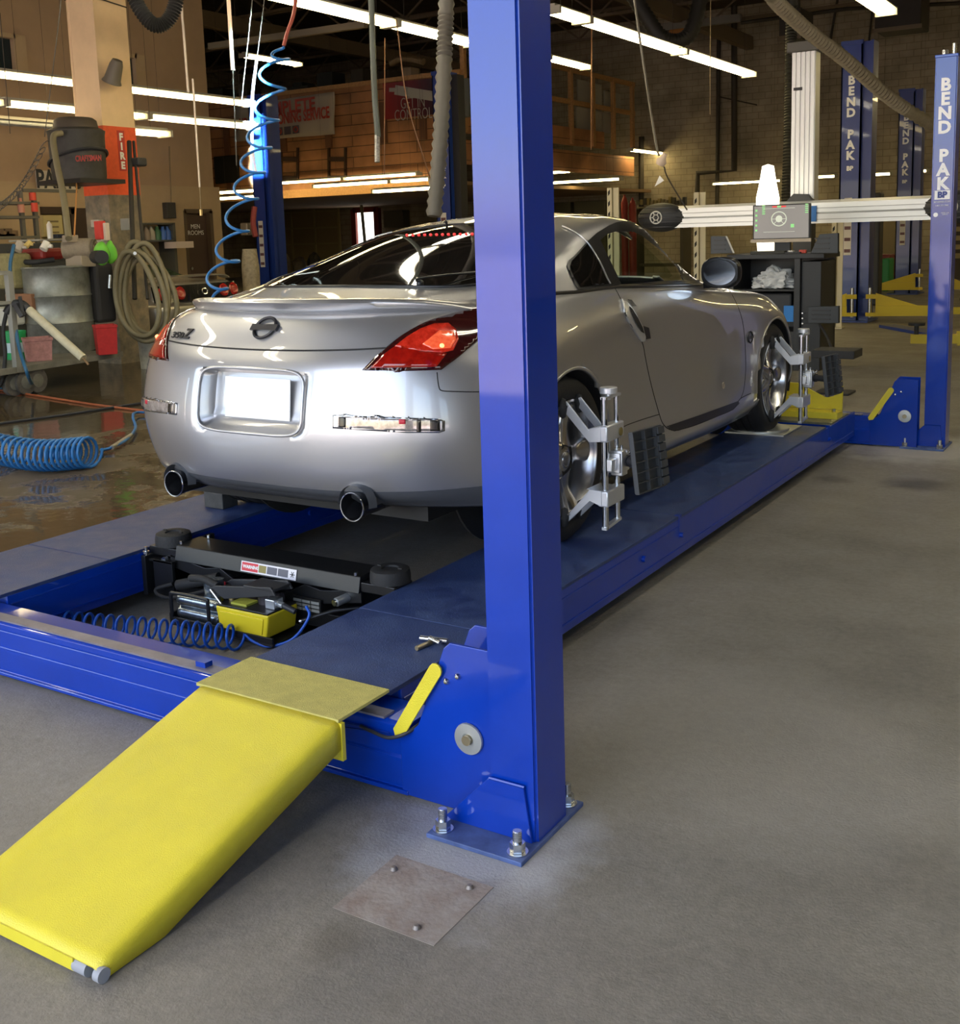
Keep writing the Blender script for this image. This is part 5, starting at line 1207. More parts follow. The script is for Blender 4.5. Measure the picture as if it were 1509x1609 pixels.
bm = NB(); box(bm, cx_ + .12, cx_ + .2, AY - .16, AY - .13, zb0 + .02, zb1 - .06); obj('blue_clamp', bm, mat('blue_clip', (.01, .12, .4), .4), al)
bm = NB(); prism(bm, [(cx_ - .14, zb1 + .0), (cx_ + .14, zb1 + .0), (cx_ + .08, zb1 + .07), (cx_ - .06, zb1 + .08)], 'y', AY - .12, AY + .02); obj('carriage_bracket', bm, BLKP, al)
for xe in (xa, xb):
    bm = NB(); c_ = Vector((xe, AY - .1, (zb0 + zb1) / 2)); bmesh.ops.create_uvsphere(bm, u_segments=24, v_segments=14, radius=1, matrix=Matrix.Translation(c_) @ Matrix.Diagonal((.30, .12, .17, 1))); pod = obj('camera_pod', bm, BLKP, al, 60)
    bm = NB()
    for k in range(-2, 3): tube(bm, [c_ + Vector((.3 * math.cos(q) * math.sqrt(max(.05, 1 - (k * .06 / .17) ** 2)), -.125 * math.sin(q) * math.sqrt(max(.05, 1 - (k * .06 / .17) ** 2)), k * .055)) for q in np.linspace(.3, PI - .3, 12)], .008, 5)
    obj('pod_rib', bm, BLK, pod)
    bm = NB(); M = facing(c_ + Vector((-.02, -.125, 0)), (1, 0, 0), (0, 0, 1)); tube(bm, [M @ Vector((.07 * math.cos(q), .07 * math.sin(q), 0)) for q in np.linspace(0, 2 * PI, 25)[:-1]], .008, 6, closed=True); tube(bm, [M @ Vector((.035 * math.cos(q), .035 * math.sin(q), 0)) for q in np.linspace(0, 2 * PI, 7)[:-1]], .008, 6, closed=True)
    for k in range(6): q = k * PI / 3; bar(bm, M @ Vector((.04 * math.cos(q), .04 * math.sin(q), 0)), M @ Vector((.07 * math.cos(q), .07 * math.sin(q), 0)), .008, .008)
    obj('lens_ring', bm, mat('ring_silver', (.6, .6, .58), .4), pod)

# black workstation with monitor
WY = 11.2
def wx(px, py): return P(px, py, y=WY)
x0 = wx(1146, 400).x; x1 = wx(1290, 400).x; zt = wx(1220, 399).z
ws = thing('workstation', 'black steel computer cabinet with open shelves in front of the car', 'cabinet', ((x0 + x1) / 2, WY, 0))
zs = wx(1200, 455).z
xi = wx(1232, 450).x; xi0 = wx(1255, 450).x
bm = NB(); box(bm, x0 - .02, x1 + .04, WY - .02, WY + .6, zt - .05, zt); box(bm, x0, x0 + .05, WY, WY + .6, 0, zt); box(bm, wx(1248, 450).x, wx(1258, 450).x, WY - .01, WY + .05, 0, zt); box(bm, x0, x1, WY + .55, WY + .6, 0, zt); box(bm, wx(1258, 450).x, x1, WY + .03, WY + .6, 0, zt - .08); box(bm, x0, xi0, WY, WY + .6, zs - .02, zs); box(bm, x0, xi0, WY, WY + .6, .05, .4)
obj('cabinet_frame', bm, mat('cabinet_black', (.022, .023, .026), .45), ws, bevel=.006)
for k in (0, 1, 2): 
    bm = NB(); cyl(bm, wx(1262, 492 + k * 8), wx(1262, 492 + k * 8) + Vector((0, -.02, 0)), .008, 8); obj('side_screw', bm, STEEL, ws)
pr_ = wx(1235, 478)
bm = NB(); box(bm, wx(1180, 460).x, wx(1242, 460).x, WY + .05, WY + .5, zs - .30, zs - .04); pn = tag(obj('printer', bm, BLKP, None, bevel=.02), 'black printer on the shelf below the crumpled sheet', 'printer')
bm = NB(); box(bm, wx(1190, 470).x, wx(1240, 470).x, WY + .04, WY + .05, zs - .12, zs - .10); 
a, b_ = wx(1237, 498), wx(1250, 484)
bm.free()
bm = NB(); box(bm, a.x - .04, b_.x, WY + .02, WY + .2, a.z - .05, b_.z + .02); tag(obj('blue_box', bm, mat('blue_box', (.02, .2, .6), .5)), 'small bright blue box low on the black cabinet shelf', 'box')
# crumpled plastic sheet on the shelf
bm = NB(); bmesh.ops.create_icosphere(bm, subdivisions=5, radius=1, matrix=Matrix.Identity(4))
ca, cb = wx(1173, 455), wx(1246, 420); cc = (ca + cb) / 2
from mathutils import noise as _n
for v in bm.verts:
    p = v.co.copy(); nn = _n.noise(p * 2.2) * .28 + _n.noise(p * 5) * .14 + abs(_n.noise(p * 3.1 + Vector((4, 1, 2)))) * .25
    rr = .82 + nn
    v.co = Vector((p.x * rr * (cb.x - ca.x) / 2 * 1.05, p.y * rr * .16, max(-.32, p.z * (1.15 - .55 * abs(p.x))) * rr * .17)) + Vector((cc.x, WY + .2, zs + .062))
    if v.co.z < zs + .002: v.co.z = zs + .002
tag(obj('plastic_sheet', bm, mat('crumpled_sheet', (.62, .63, .65), .45, noise=.12, nscale=12, bump=.5, bscale=30), None, 25), 'crumpled pale plastic sheet lying on the open cabinet shelf', 'plastic sheet')
# small things on the worktop
for (px, py, w_, h_, d_, c_, lb, nm) in ((1243, 391, .06, .03, .05, (.6, .6, .6), 'small pale object on the cabinet top under the monitor', 'tape_roll'), (1262, 391, .07, .035, .05, (.5, .06, .04), 'small red object on the cabinet top right of the monitor', 'small_red_case')):
    q = P(px, py, y=WY + .1); bm = NB(); box(bm, q.x - w_ / 2, q.x + w_ / 2, WY + .08, WY + .08 + d_, zt, zt + h_); tag(obj(nm, bm, mat(nm, c_, .5), None, bevel=.006), lb, 'box')
bm = NB(); box(bm, wx(1178, 392).x, wx(1232, 392).x, WY + .02, WY + .2, zt, zt + .03); tag(obj('keyboard', bm, mat('keyboard_black', (.03, .028, .02), .5), None, bevel=.004), 'dark keyboard on the cabinet top below the monitor', 'keyboard')
# wheel-target holders on the cabinet corners (folded black boards)
for nm, pts, lb in (('L', [(1117, 371), (1140, 371), (1152, 398), (1117, 399)], 'black ribbed alignment target hanging at the left corner of the cabinet'), ('R', [(1288, 368), (1317, 366), (1317, 398), (1274, 398)], 'black ribbed alignment target hanging at the right corner of the cabinet'), ('D', [(1270, 482), (1318, 481), (1318, 508), (1270, 508)], 'black ribbed target stowed low on the right side of the cabinet')):
    bm = NB(); Q_ = [P(px, py, y=WY - .12) for px, py in pts]; prism(bm, [(q.x, q.z) for q in Q_][::-1], 'y', WY - .12, WY - .06); 
    zs_ = [q.z for q in Q_]
    o = tag(obj('alignment_target', bm, mat('target_black', (.03, .035, .042), .4), None, bevel=.004), lb, 'alignment target', 'stowed alignment targets')
    bm = NB()
    for k in range(1, 4): z_ = min(zs_) + (max(zs_) - min(zs_)) * k / 4; box(bm, min(q.x for q in Q_) + .04, max(q.x for q in Q_) - .08, WY - .13, WY - .12, z_ - .006, z_ + .006)
    obj('rib', bm, BLK, o)
# monitor
MYy = WY + .05
a, b_ = P(1183, 377, y=MYy), P(1274, 319, y=MYy)
mn = thing('monitor', 'flat monitor on top of the black cabinet showing a steering wheel graphic', 'monitor', ((a.x + b_.x) / 2, MYy, zt))
bm = NB(); box(bm, a.x, b_.x, MYy, MYy + .04, a.z, b_.z); obj('bezel', bm, BLKP, mn, bevel=.006)
bm = NB(); box(bm, a.x - .02, b_.x + .01, MYy - .008, MYy + .02, a.z - .03, a.z + .004); obj('lower_trim', bm, mat('trim_tan', (.5, .42, .33), .5), mn)
bm = NB(); box(bm, (a.x + b_.x) / 2 - .08, (a.x + b_.x) / 2 + .08, MYy + .04, MYy + .09, zt - .0, a.z + .1); box(bm, (a.x + b_.x) / 2 - .2, (a.x + b_.x) / 2 + .2, MYy - .02, MYy + .2, zt, zt + .015); obj('stand', bm, BLKP, mn)
SCM = mat('screen_grey', (.12, .11, .10), .2, emit=.16, ecol=(.75, .72, .70))
bm = NB(); box(bm, a.x + .015, b_.x - .015, MYy - .004, MYy, a.z + .012, b_.z - .012); sc_ = obj('screen', bm, SCM, mn)
M = facing(((a.x + b_.x) / 2 - .02, MYy - .0055, (a.z + b_.z) / 2 + .03), (1, 0, 0), (0, 0, 1)); hw = (b_.x - a.x) / 2
bm = NB(); tube(bm, [M @ Vector((.075 * math.cos(q), .07 * math.sin(q), 0)) for q in np.linspace(0, 2 * PI, 33)[:-1]], .006, 5, closed=True); lathe(bm, [(0, .002), (.035, .002)], M, 20)
for q in (0, PI, 3.9, 5.5): bar(bm, M @ Vector((.03 * math.cos(q), .03 * math.sin(q), 0)), M @ Vector((.072 * math.cos(q), .07 * math.sin(q), 0)), .012, .004)
obj('wheel_graphic', bm, mat('screen_light', (.4, .42, .35), .3, emit=.45, ecol=(.75, .8, .65)), sc_)
bm = NB(); box(bm, -.07, -.02, .115, .13, 0, .002, M); box(bm, .02, .07, .115, .13, 0, .002, M); obj('red_graphic', bm, mat('screen_red', (.5, .02, .02), .3, emit=.5, ecol=(1, .05, .04)), sc_)
bm = NB(); box(bm, -.02, .02, .115, .13, 0, .002, M); 
for k in range(5): box(bm, -hw + .05, -hw + .07, -.12 + k * .05, -.1 + k * .05, 0, .002, M); box(bm, -hw + .12 + .0, -hw + .15, .07 + k * .02 - .02, .08 + k * .02 - .02, 0, .002, M); box(bm, hw - .03, hw - .0, .07 + k * .02 - .02, .08 + k * .02 - .02, 0, .002, M)
box(bm, .12, .155, -.09, -.055, 0, .002, M); obj('green_graphic', bm, mat('screen_green', (.1, .4, .1), .3, emit=.5, ecol=(.35, .8, .3)), sc_)
bm = NB()
for (xa_, ya_, xb_, yb__) in ((-.16, .105, .16, .105), (-.16, -.13, .16, -.13), (-.16, -.13, -.16, .105), (.16, -.13, .16, .105)): bar(bm, M @ Vector((xa_, ya_, 0)), M @ Vector((xb_, yb__, 0)), .003, .003)
obj('panel_outline', bm, mat('screen_light', (.4, .42, .35), .3), sc_)
# white upright behind the monitor, its glare added as emission
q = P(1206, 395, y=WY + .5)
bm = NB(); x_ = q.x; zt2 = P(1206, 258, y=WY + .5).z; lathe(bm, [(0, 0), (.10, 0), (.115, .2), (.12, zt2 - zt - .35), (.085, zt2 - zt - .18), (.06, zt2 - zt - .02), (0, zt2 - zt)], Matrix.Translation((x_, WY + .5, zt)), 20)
tag(obj('glaring_upright', bm, mat('glowing_column', (1, .95, .85), .5, emit=3.2, ecol=(1, .9, .7)), None, 60), 'tall glaring white upright standing behind the monitor', 'lamp')
# stowed leaning board leaving the cabinet bottom, hose at the foot
bm = NB(); tube(bm, bez([P(1288, 508, y=WY), P(1300, 530, y=WY - .1), P(1309, 555, y=WY - .3), P(1308, 575, y=WY - .5)], 6), .014, 8); tag(obj('cable', bm, BLKP, None, 60), 'black cable drooping from the lower right of the black cabinet', 'cable')
bm = NB(); a = P(1305, 560, y=9.6); box(bm, a.x - .16, a.x + .2, 9.6, 9.9, a.z - .02, a.z + .05); box(bm, a.x - .02, a.x + .02, 9.75, 9.8, 0, a.z); box(bm, a.x - .15, a.x + .15, 9.65, 9.9, 0, .02); tag(obj('floor_stand', bm, BLKP, None, bevel=.006), 'low black stand with ribbed top behind the front wheel clamp', 'stand')

# white slotted shelving uprights behind the car
for (px, pt, dd, lb) in ((963, 295, 14.5, 'white slotted upright behind the car roof'), (1099, 302, 14.5, 'white slotted upright left of the monitor'), (1316, 322, 15.5, 'white slotted upright right of the black cabinet')):
    q = P(px, 360, d=dd); z1 = P(px, pt, y=q.y).z
    bm = NB(); box(bm, q.x - .075, q.x - .02, q.y, q.y + .01, 0, z1); box(bm, q.x + .0, q.x + .075, q.y + .03, q.y + .05, 0, z1); box(bm, q.x - .02, q.x - .01, q.y, q.y + .05, 0, z1); box(bm, q.x - .1, q.x + .1, q.y - .05, q.y + .12, 0, .02)
    o = tag(obj('shelf_upright', bm, mat('cream_upright', (.55, .5, .36), .5)), lb, 'upright', 'slotted shelving uprights')
    bm = NB()
    for k in range(int(z1 / .14)): z_ = .1 + k * .14; vs = [(q.x - .062, z_), (q.x - .034, z_ + .03), (q.x - .034, z_ + .085), (q.x - .062, z_ + .055)]; prism(bm, vs, 'y', q.y - .002, q.y)
    so_ = obj('slot', bm, SEAM, o); so_['kind'] = 'stuff'
# ---- far workbench clutter along the block wall, behind the car
def bx(name, px0, px1, py0, py1, y, dpt, m, label, cat, group=None, bev=.02, toground=False):
    a, b_ = P(px0, py1, y=y), P(px1, py0, y=y)
    if y > 34 and a.x < -15.4 and b_.z > mb - .3: b_.z = mb - .3
    bm = NB(); box(bm, a.x, b_.x, y, y + dpt, 0 if toground else a.z, b_.z)
    return tag(obj(name, bm, m, None, bevel=bev), label, cat, group)
bx('electric_cabinet', 603, 632, 320, 358, 35.5, .5, mat('cabinet_grey', (.13, .12, .09), .6), 'grey wall box to the right of the small bright window', 'electric box')
bx('electric_cabinet', 870, 896, 262, 330, 35.4, .4, mat('wall_cab', (.14, .13, .08), .6), 'tall greenish wall cabinet just right of the near post above the car roof', 'cabinet', None, .02, True)
bx('storage_cabinet', 902, 950, 264, 330, 35.2, .5, mat('wall_cab2', (.15, .14, .09), .6), 'wide greenish wall cabinet above the car roof', 'cabinet', None, .02, True)
for i, (px0, px1, pt, lb) in enumerate(((977, 987, 306, 'taller red gas cylinder behind the car roof'), (989, 1000, 311, 'shorter red gas cylinder beside the taller one'))):
    a, b_ = P(px0, 340, y=30), P(px1, 340, y=30); z1 = P(px0, pt, y=30).z; r_ = (b_.x - a.x) / 2
    bm = NB(); lathe(bm, [(0, 0), (r_, 0), (r_, z1 - .25), (r_ * .6, z1 - .1), (r_ * .3, z1 - .06), (r_ * .3, z1), (0, z1)], Matrix.Translation(((a.x + b_.x) / 2, 30, 0)), 20); tag(obj('gas_cylinder', bm, mat('cylinder_red', (.28, .03, .02), .5), None, 50), lb, 'gas cylinder', 'red gas cylinders')
bx('work_table', 1000, 1075, 322, 328, 33, .9, mat('bench_top', (.2, .17, .1), .7), 'workbench top far behind the camera pod', 'workbench', None, .01)
rnd = random.Random(3)
for i in range(14):
    px = 1000 + i * 5.6; h_ = rnd.uniform(5, 14); q = P(px, 322, y=33.2); zt_ = P(px, 322 - h_, y=33.2).z
    bm = NB(); box(bm, q.x, q.x + .09, 33.2, 33.35, q.z, zt_); c_ = rnd.choice(((.09, .08, .06), (.2, .17, .1), (.05, .05, .05), (.25, .2, .08)))
    tag(obj('supply_box', bm, mat('supply_%s' % (c_,), c_, .7)), 'small item in the row on the far workbench under the hanging arrow sign', 'box', 'supplies on the far workbench')
bm = NB(); a = P(1000, 329, y=33.3); b_ = P(1075, 329, y=33.3)
box(bm, a.x, b_.x, 33.4, 33.46, .3, .4)
for x_ in (a.x, b_.x): box(bm, x_ - .05, x_ + .05, 33.1, 33.8, 0, a.z)
tag(obj('bench_trestle', bm, mat('bench_leg', (.08, .07, .05), .7)), 'pair of dark legs under the far workbench', 'trestle')
bx('tool_chest', 1370, 1400, 400, 448, 27, .6, mat('chest_red', (.16, .02, .02), .5), 'red tool chest between the two tall lift columns', 'tool chest', None, .03, True)
bx('trash_bin', 1385, 1398, 406, 460, 25, .5, mat('bin_green', (.02, .22, .06), .5), 'green bin with a pale panel beside the farther lift column', 'bin', None, .03, True)
bx('parts_shelf', 1492, 1560, 330, 450, 30, .5, mat('shelf_brown', (.09, .07, .05), .7), 'brown parts shelf at the right edge beyond the far right post', 'shelf', None, .02, True)
for i in range(5):
    a = P(1500, 350 + i * 14, y=29.9); bm = NB(); box(bm, a.x - .05, a.x + .5, 29.85, 30, a.z, a.z + .12); tag(obj('parts_tray', bm, mat('tray_tan', (.35, .27, .13), .6)), ['topmost', 'second', 'middle', 'fourth', 'lowest'][i] + ' tan tray on the brown shelf at the right edge', 'tray', 'tan trays on the brown shelf')
bx('stone_block', 1362, 1410, 345, 385, 35, .6, mat('pale_boxes', (.16, .13, .08), .8), 'large pale carton stack against the block wall between the blue columns', 'carton', None, .02, True)
bx('carton', 1288, 1303, 440, 450, 20, .5, mat('carton_orange', (.45, .2, .06), .7), 'small orange carton behind the black cabinet', 'carton', None, .02, True)
# pipes and conduits on the block wall
def pipe(pts, y, r, label, m=PIPE, cat='pipe', group='pipes on the block wall'):
    bm = NB(); tube(bm, [P(px, py, y=y) for px, py in pts], r, 8); return tag(obj('wall_pipe', bm, m, None, 60), label, cat, group)
pipe([(1154, -10), (1154, 268), (1097, 272), (1095, 330)], 35.8, .1, 'thick dark pipe that steps left halfway down the block wall')
pipe([(1130, 40), (1127, 330)], 35.9, .07, 'brownish vertical pipe just left of the stepped dark pipe')
pipe([(1318, -10), (1303, 75)], 35.9, .04, 'thin conduit above the white aligner column')
pipe([(1008, 215), (1008, 330)], 35.9, .09, 'dark vertical pipe below the right end of the wooden rack')
pipe([(1372, 10), (1345, 250)], 35.9, .03, 'thin conduit between the two lift columns')
pipe([(1130, 152), (1190, 165)], 35.85, .02, 'short thin pipe beside the brownish pipe')
bm = NB(); a, b_ = P(1000, 48, y=30), P(1165, 28, y=30); bar(bm, a, b_, .16, .2); tag(obj('hoist_rail', bm, mat('rail_grey', (.16, .15, .13), .5)), 'grey horizontal rail high in front of the block wall', 'rail')
bm = NB(); tube(bm, [P(1165, 36, y=30), P(1330, 14, y=30), P(1509, 5, y=30)], .05, 6); tag(obj('overhead_pipe', bm, PIPE, None, 60), 'thin dark pipe continuing right from the grey hoist rail', 'pipe')
bm = NB(); a, b_ = P(1053, 58, y=30), P(1078, 44, y=30); box(bm, a.x, b_.x, 29.9, 30.2, a.z, b_.z); tag(obj('chain_hoist', bm, mat('hoist_orange', (.35, .14, .03), .6), None, bevel=.04), 'orange hoist body hanging on the grey rail', 'hoist')
def heater(px0, px1, py0, py1, y, label):
    a, b_ = P(px0, py1, y=y), P(px1, py0, y=y); bm = NB(); box(bm, a.x, b_.x, y, y + 1, a.z, b_.z); t = tag(obj('unit_heater', bm, mat('heater_black', (.025, .02, .016), .6), None, bevel=.03), label, 'heater')
    bm = NB(); cyl(bm, ((a.x + b_.x) / 2, y + .5, b_.z), ((a.x + b_.x) / 2, y + .5, 8.5), .08, 8); obj('flue', bm, PIPE, t)
    bm = NB(); box(bm, a.x - .03, b_.x + .03, y - .03, y, a.z - .03, a.z + .06); obj('lower_lip', bm, mat('lip_brown', (.15, .11, .07), .6), t)
heater(1374, 1450, -60, 50, 27, 'large black unit heater hanging at the top right')
heater(1224, 1258, 10, 62, 24, 'small dark box above the white aligner column')
# exhaust ducts: ribbed hoses
def duct(pts, r, label, n=16, rib=.008, m=None, step=.04, top=True):
    up = lambda p: [p + Vector((0, 0, .35)), p + Vector((0, 0, 1.2)), Vector((p.x, p.y, 8.4))]
    if pts[0].z > 3 and top: pts = up(pts[0])[::-1] + list(pts)
    if top and len(pts) > 5 and pts[-1].z > 3.6: pts = list(pts) + up(pts[-1])
    L = bez(pts, n)
    out = [L[0]]
    for a, b_ in zip(L, L[1:]):
        k = max(1, int((b_ - a).length / (step / 2)))
        for i in range(1, k + 1): out.append(a + (b_ - a) * i / k)
    N_ = len(out); bm = NB()
    tube(bm, out, lambda t: r + rib * (1 if int(round(t * (N_ - 1))) % 2 else -1), 14)
    return tag(obj('exhaust_hose', bm, m or mat('duct_grey', (.10, .09, .065), .6, noise=.25, nscale=8), None, 60), label, 'exhaust hose')
duct([P(702, -20, d=9), P(698, 100, d=9), P(692, 220, d=9), P(682, 340, d=9)], .062, 'vertical grey corrugated exhaust hose just left of the near post', m=mat('duct_grey2', (.13, .12, .10), .5))
duct([P(1205, -20, d=9.5), P(1260, 40, d=10), P(1330, 95, d=10.5), P(1400, 155, d=11), P(1465, 197, d=11.3)], .062, 'grey corrugated exhaust hose sagging diagonally across the top right', m=mat('duct_grey3', (.19, .16, .10), .55, noise=.2))
duct([P(1244, 40, d=17), P(1241, 200, d=17), P(1237, 320, d=17)], .085, 'dark corrugated exhaust hose hanging straight behind the white aligner column', m=mat('duct_dark', (.03, .03, .025), .6))
duct([P(203, -40, d=9), P(215, 5, d=9), P(240, 38, d=9), P(262, 34, d=9), P(276, 5, d=9), P(276, -40, d=9)], .055, 'thick black exhaust hose looping down at the top left', m=mat('duct_black', (.018, .017, .015), .55))
duct([P(985, -30, d=16), P(1012, 20, d=16), P(1045, 62, d=16), P(1085, 52, d=16), P(1105, -30, d=16)], .11, 'dark exhaust hose looping under the roof above the light row', m=mat('duct_black', (.018, .017, .015), .55), step=.08)
# cords and rods hanging from the roof
def cord(pts, r, label, m=None, d=None, cat='cord', name='hanging_line', smooth=True):
    L = [P(px, py, d=dd) for px, py, dd in pts]
    if pts[0][1] < 0: L = [Vector((L[0].x, L[0].y, 8.45)), L[0] + Vector((0, 0, .9)), L[0] + Vector((0, 0, .3))] + L
    bm = NB(); tube(bm, bez(L, 5) if smooth and len(L) > 2 else L, r, 6); return tag(obj(name, bm, m or PIPE, None, 60), label, cat)
LITROD = mat('pale_rod', (.6, .5, .38), .5); CORDT = mat('tan_cord', (.22, .16, .09), .6)  # the pale rod colour holds the sunlight on the rods
cord([(283, -20, 11), (296, 145, 11)], .012, 'pale thin rod hanging just right of the looping black hose', LITROD, cat='rod', name='hanging_rod', smooth=False)
cord([(303, 124, 11), (314, 294, 11)], .010, 'pale thin rod hanging below, in front of the tan wall', LITROD, cat='rod', name='hanging_rod', smooth=False)
ps_ = cord([(314, 294, 11), (316, 332, 11)], .004, 'thin pull string ending in a brass tip in front of the brown door', CORDT, cat='pull string', name='pull_string')
bm = NB(); q = P(316, 334, d=11); cyl(bm, q + Vector((0, 0, -.03)), q + Vector((0, 0, .03)), .015, 10); obj('brass_tip', bm, mat('brass', (.6, .45, .2), .35, .9), ps_)
cord([(358, -20, 10), (366, 110, 10)], .018, 'orange-lit pale rod hanging left of the blue coil hose', mat('sunlit_peach_rod', (.85, .6, .42), .5), cat='rod', name='hanging_rod', smooth=False)  # sunlit orange is put into this rod's colour
cord([(366, 110, 10), (372, 260, 10)], .006, 'thin dark chain continuing below the pale rod', cat='chain', name='hanging_chain')
cord([(404, 90, 9.9), (397, 150, 9.9), (396, 220, 9.9), (402, 272, 9.9)], .013, 'pale curved rod against the sunlit face of the blue column', mat('pale_rod2', (.75, .72, .68), .4), cat='rod', name='hanging_rod')
cord([(398, -20, 9), (380, 157, 9)], .004, 'thin dark cord slanting left of the coil hose'); cord([(417, -20, 9), (404, 92, 9)], .004, 'thin dark cord leading to the pale curved rod')
hh_ = cord([(583, -20, 8), (588, 130, 8), (594, 215, 8)], .022, 'grey-green hose hanging straight left of the red banner', mat('hose_grey_green', (.10, .11, .09), .5), cat='hose', name='hanging_hose')
bm = NB(); cyl(bm, P(593, 213, d=8), P(593, 255, d=8), .02, 10); obj('nozzle', bm, mat('nozzle_steel', (.35, .33, .3), .4, .8, noise=.5, nscale=60), hh_)
cord([(623, 30, 12), (640, 160, 12), (676, 280, 12)], .007, 'thin red-brown cord slanting in front of the red banner', mat('brown_cord', (.16, .07, .03), .6))
cord([(605, 60, 13), (604, 275, 13)], .006, 'thin dark vertical cord left of the red banner', mat('brown_cord', (.16, .07, .03), .6))
cord([(995, -20, 11), (1010, 90, 11), (1030, 220, 11), (1036, 245, 11)], .013, 'long grey air line hanging to the white hook right of the near post', mat('airline_grey', (.2, .18, .14), .5), cat='air line', name='air_line')
q = P(1040, 253, d=11)
bm = NB(); lathe(bm, [(0, -.05), (.04, -.045), (.055, 0), (.03, .035), (.025, .08), (0, .085)], Matrix.Translation(q) @ Matrix.Rotation(.5, 4, 'Y'), 16); tag(obj('pull_switch', bm, mat('switch_white', (.7, .55, .42), .5), None, 60), 'white and orange pear-shaped switch hanging on the grey air line', 'switch')
bm = NB(); A_, B_, C_ = P(1029, 293, d=11), P(1040, 276, d=11), P(1048, 284, d=11); prism(bm, [(A_.x, A_.z), (C_.x, C_.z), (B_.x, B_.z)], 'y', A_.y, A_.y + .01); tag(obj('paper_arrow', bm, WHT), 'small white arrow-shaped tag hanging under the switch', 'tag')
cord([(1044, 262, 11), (1050, 280, 11), (1080, 330, 11)], .008, 'dark cord running down right from the hanging white tag')
cord([(930, -20, 15), (929, 235, 15)], .008, 'thin red-brown cord in front of the wooden rack', mat('brown_cord', (.16, .07, .03), .6))
cord([(1117, -20, 14), (1116, 180, 14)], .006, 'thin pale wire right of the grey air line', CORDT)
cord([(98, -20, 10), (70, 215, 10)], .004, 'thin dark wire crossing the tan wall to the coiled wire'); cord([(0, 20, 12), (16, 210, 12)], .004, 'thin wire at the far left edge of the tan wall')
L = []
for i in range(14 * 12 + 1):
    t_ = i / (14 * 12); q = P(70 + (0 - 70) * t_, 228 + (325 - 228) * t_ + 14 * math.sin(t_ * PI), d=10); an = 2 * PI * i / 12; L.append(q + Vector((.035, .02, .03)) * math.cos(an) + Vector((-.02, .02, .035)) * math.sin(an))
bm = NB(); tube(bm, L, .004, 5); tag(obj('coiled_wire', bm, PIPE, None, 60), 'thin dark coiled wire sagging across the tan wall at the left', 'wire')
# banners
def banner_plane(p, y): return [P(a, b_, y=y) for a, b_ in p]
BY = MY - .12
a, b_, c_, d_ = banner_plane([(370, 167), (525, 144), (527, 211), (369, 223)], BY)
bn = thing('banner', 'white banner with red lettering hung on the wooden boards', 'banner', ((a.x + b_.x) / 2, BY, a.z))
rows = []
for i in range(17):
    u_ = i / 16; top = a.lerp(b_, u_); bot = d_.lerp(c_, u_); rows.append([top.lerp(bot, v) + Vector((0, .03 * math.sin(u_ * 17) * math.sin(v * 5 + u_ * 4), 0)) for v in np.linspace(0, 1, 9)])
bm = NB(); loftgrid(bm, rows); o = obj('banner_sheet', bm, mat('banner_white', (.5, .43, .36), .6), bn, 70); o.modifiers.new('t', 'SOLIDIFY').thickness = .01
RDT = mat('banner_red', (.5, .05, .025), .5)
wdt = b_.x - a.x; hgt = a.z - d_.z
rt = (b_ - a).normalized(); M = facing(a.lerp(c_, .5) + Vector((0, -.06, 0)), rt, (0, 0, 1))
text('banner_title', 'COMPLETE', RDT, bn, M @ Matrix.Translation((wdt * .02, hgt * .31, 0)), .46, .004, .012, width=wdt * .62)
text('banner_title', 'AIR CONDITIONING SERVICE', RDT, bn, M @ Matrix.Translation((0, hgt * .02, 0)), .42, .004, .010, width=wdt * .93)
bm = NB()
for k in range(3): x_ = -.35 + k * .3 + wdt * .06; box(bm, x_ - .12, x_ + .12, -hgt * .42, -hgt * .2, 0, .004, M)
obj('logo_panel', bm, mat('logo_dark', (.10, .08, .1), .5), bn)
bm = NB()
for k in (0, 2): x_ = -.35 + k * .3 + wdt * .06; tube(bm, [M @ Vector((x_ + .07 * math.cos(q), -hgt * .31 + .07 * math.sin(q), .006)) for q in np.linspace(0, 2 * PI, 17)[:-1]], .015, 5, closed=True)
obj('logo_ring', bm, mat('banner_red', (.5, .05, .025), .5), bn)
a, b_, c_, d_ = banner_plane([(602, 131), (716, 119), (714, 176), (605, 188)], BY)
b2 = thing('banner', 'dark red banner with a spark plug picture and outlined lettering', 'banner', (a.x, BY, a.z))
def grad_mat():
    m = bpy.data.materials.new('red_to_plum_print'); m.use_nodes = True; n = m.node_tree.nodes; l = m.node_tree.links
    g = n.new('ShaderNodeNewGeometry'); s = n.new('ShaderNodeSeparateXYZ'); r = n.new('ShaderNodeMapRange'); r.inputs[1].default_value = a.x; r.inputs[2].default_value = b_.x
    cr_ = n.new('ShaderNodeValToRGB'); cr_.color_ramp.elements[0].color = (.34, .015, .01, 1); cr_.color_ramp.elements[1].color = (.03, .012, .03, 1); cr_.color_ramp.elements[1].position = .7
    l.new(g.outputs['Position'], s.inputs[0]); l.new(s.outputs[0], r.inputs[0]); l.new(r.outputs[0], cr_.inputs[0]); l.new(cr_.outputs[0], n['Principled BSDF'].inputs['Base Color']); return m
bm = NB(); prism(bm, [(q.x, q.z) for q in (a, b_, c_, d_)][::-1], 'y', BY, BY + .02); obj('banner_sheet', bm, grad_mat(), b2)
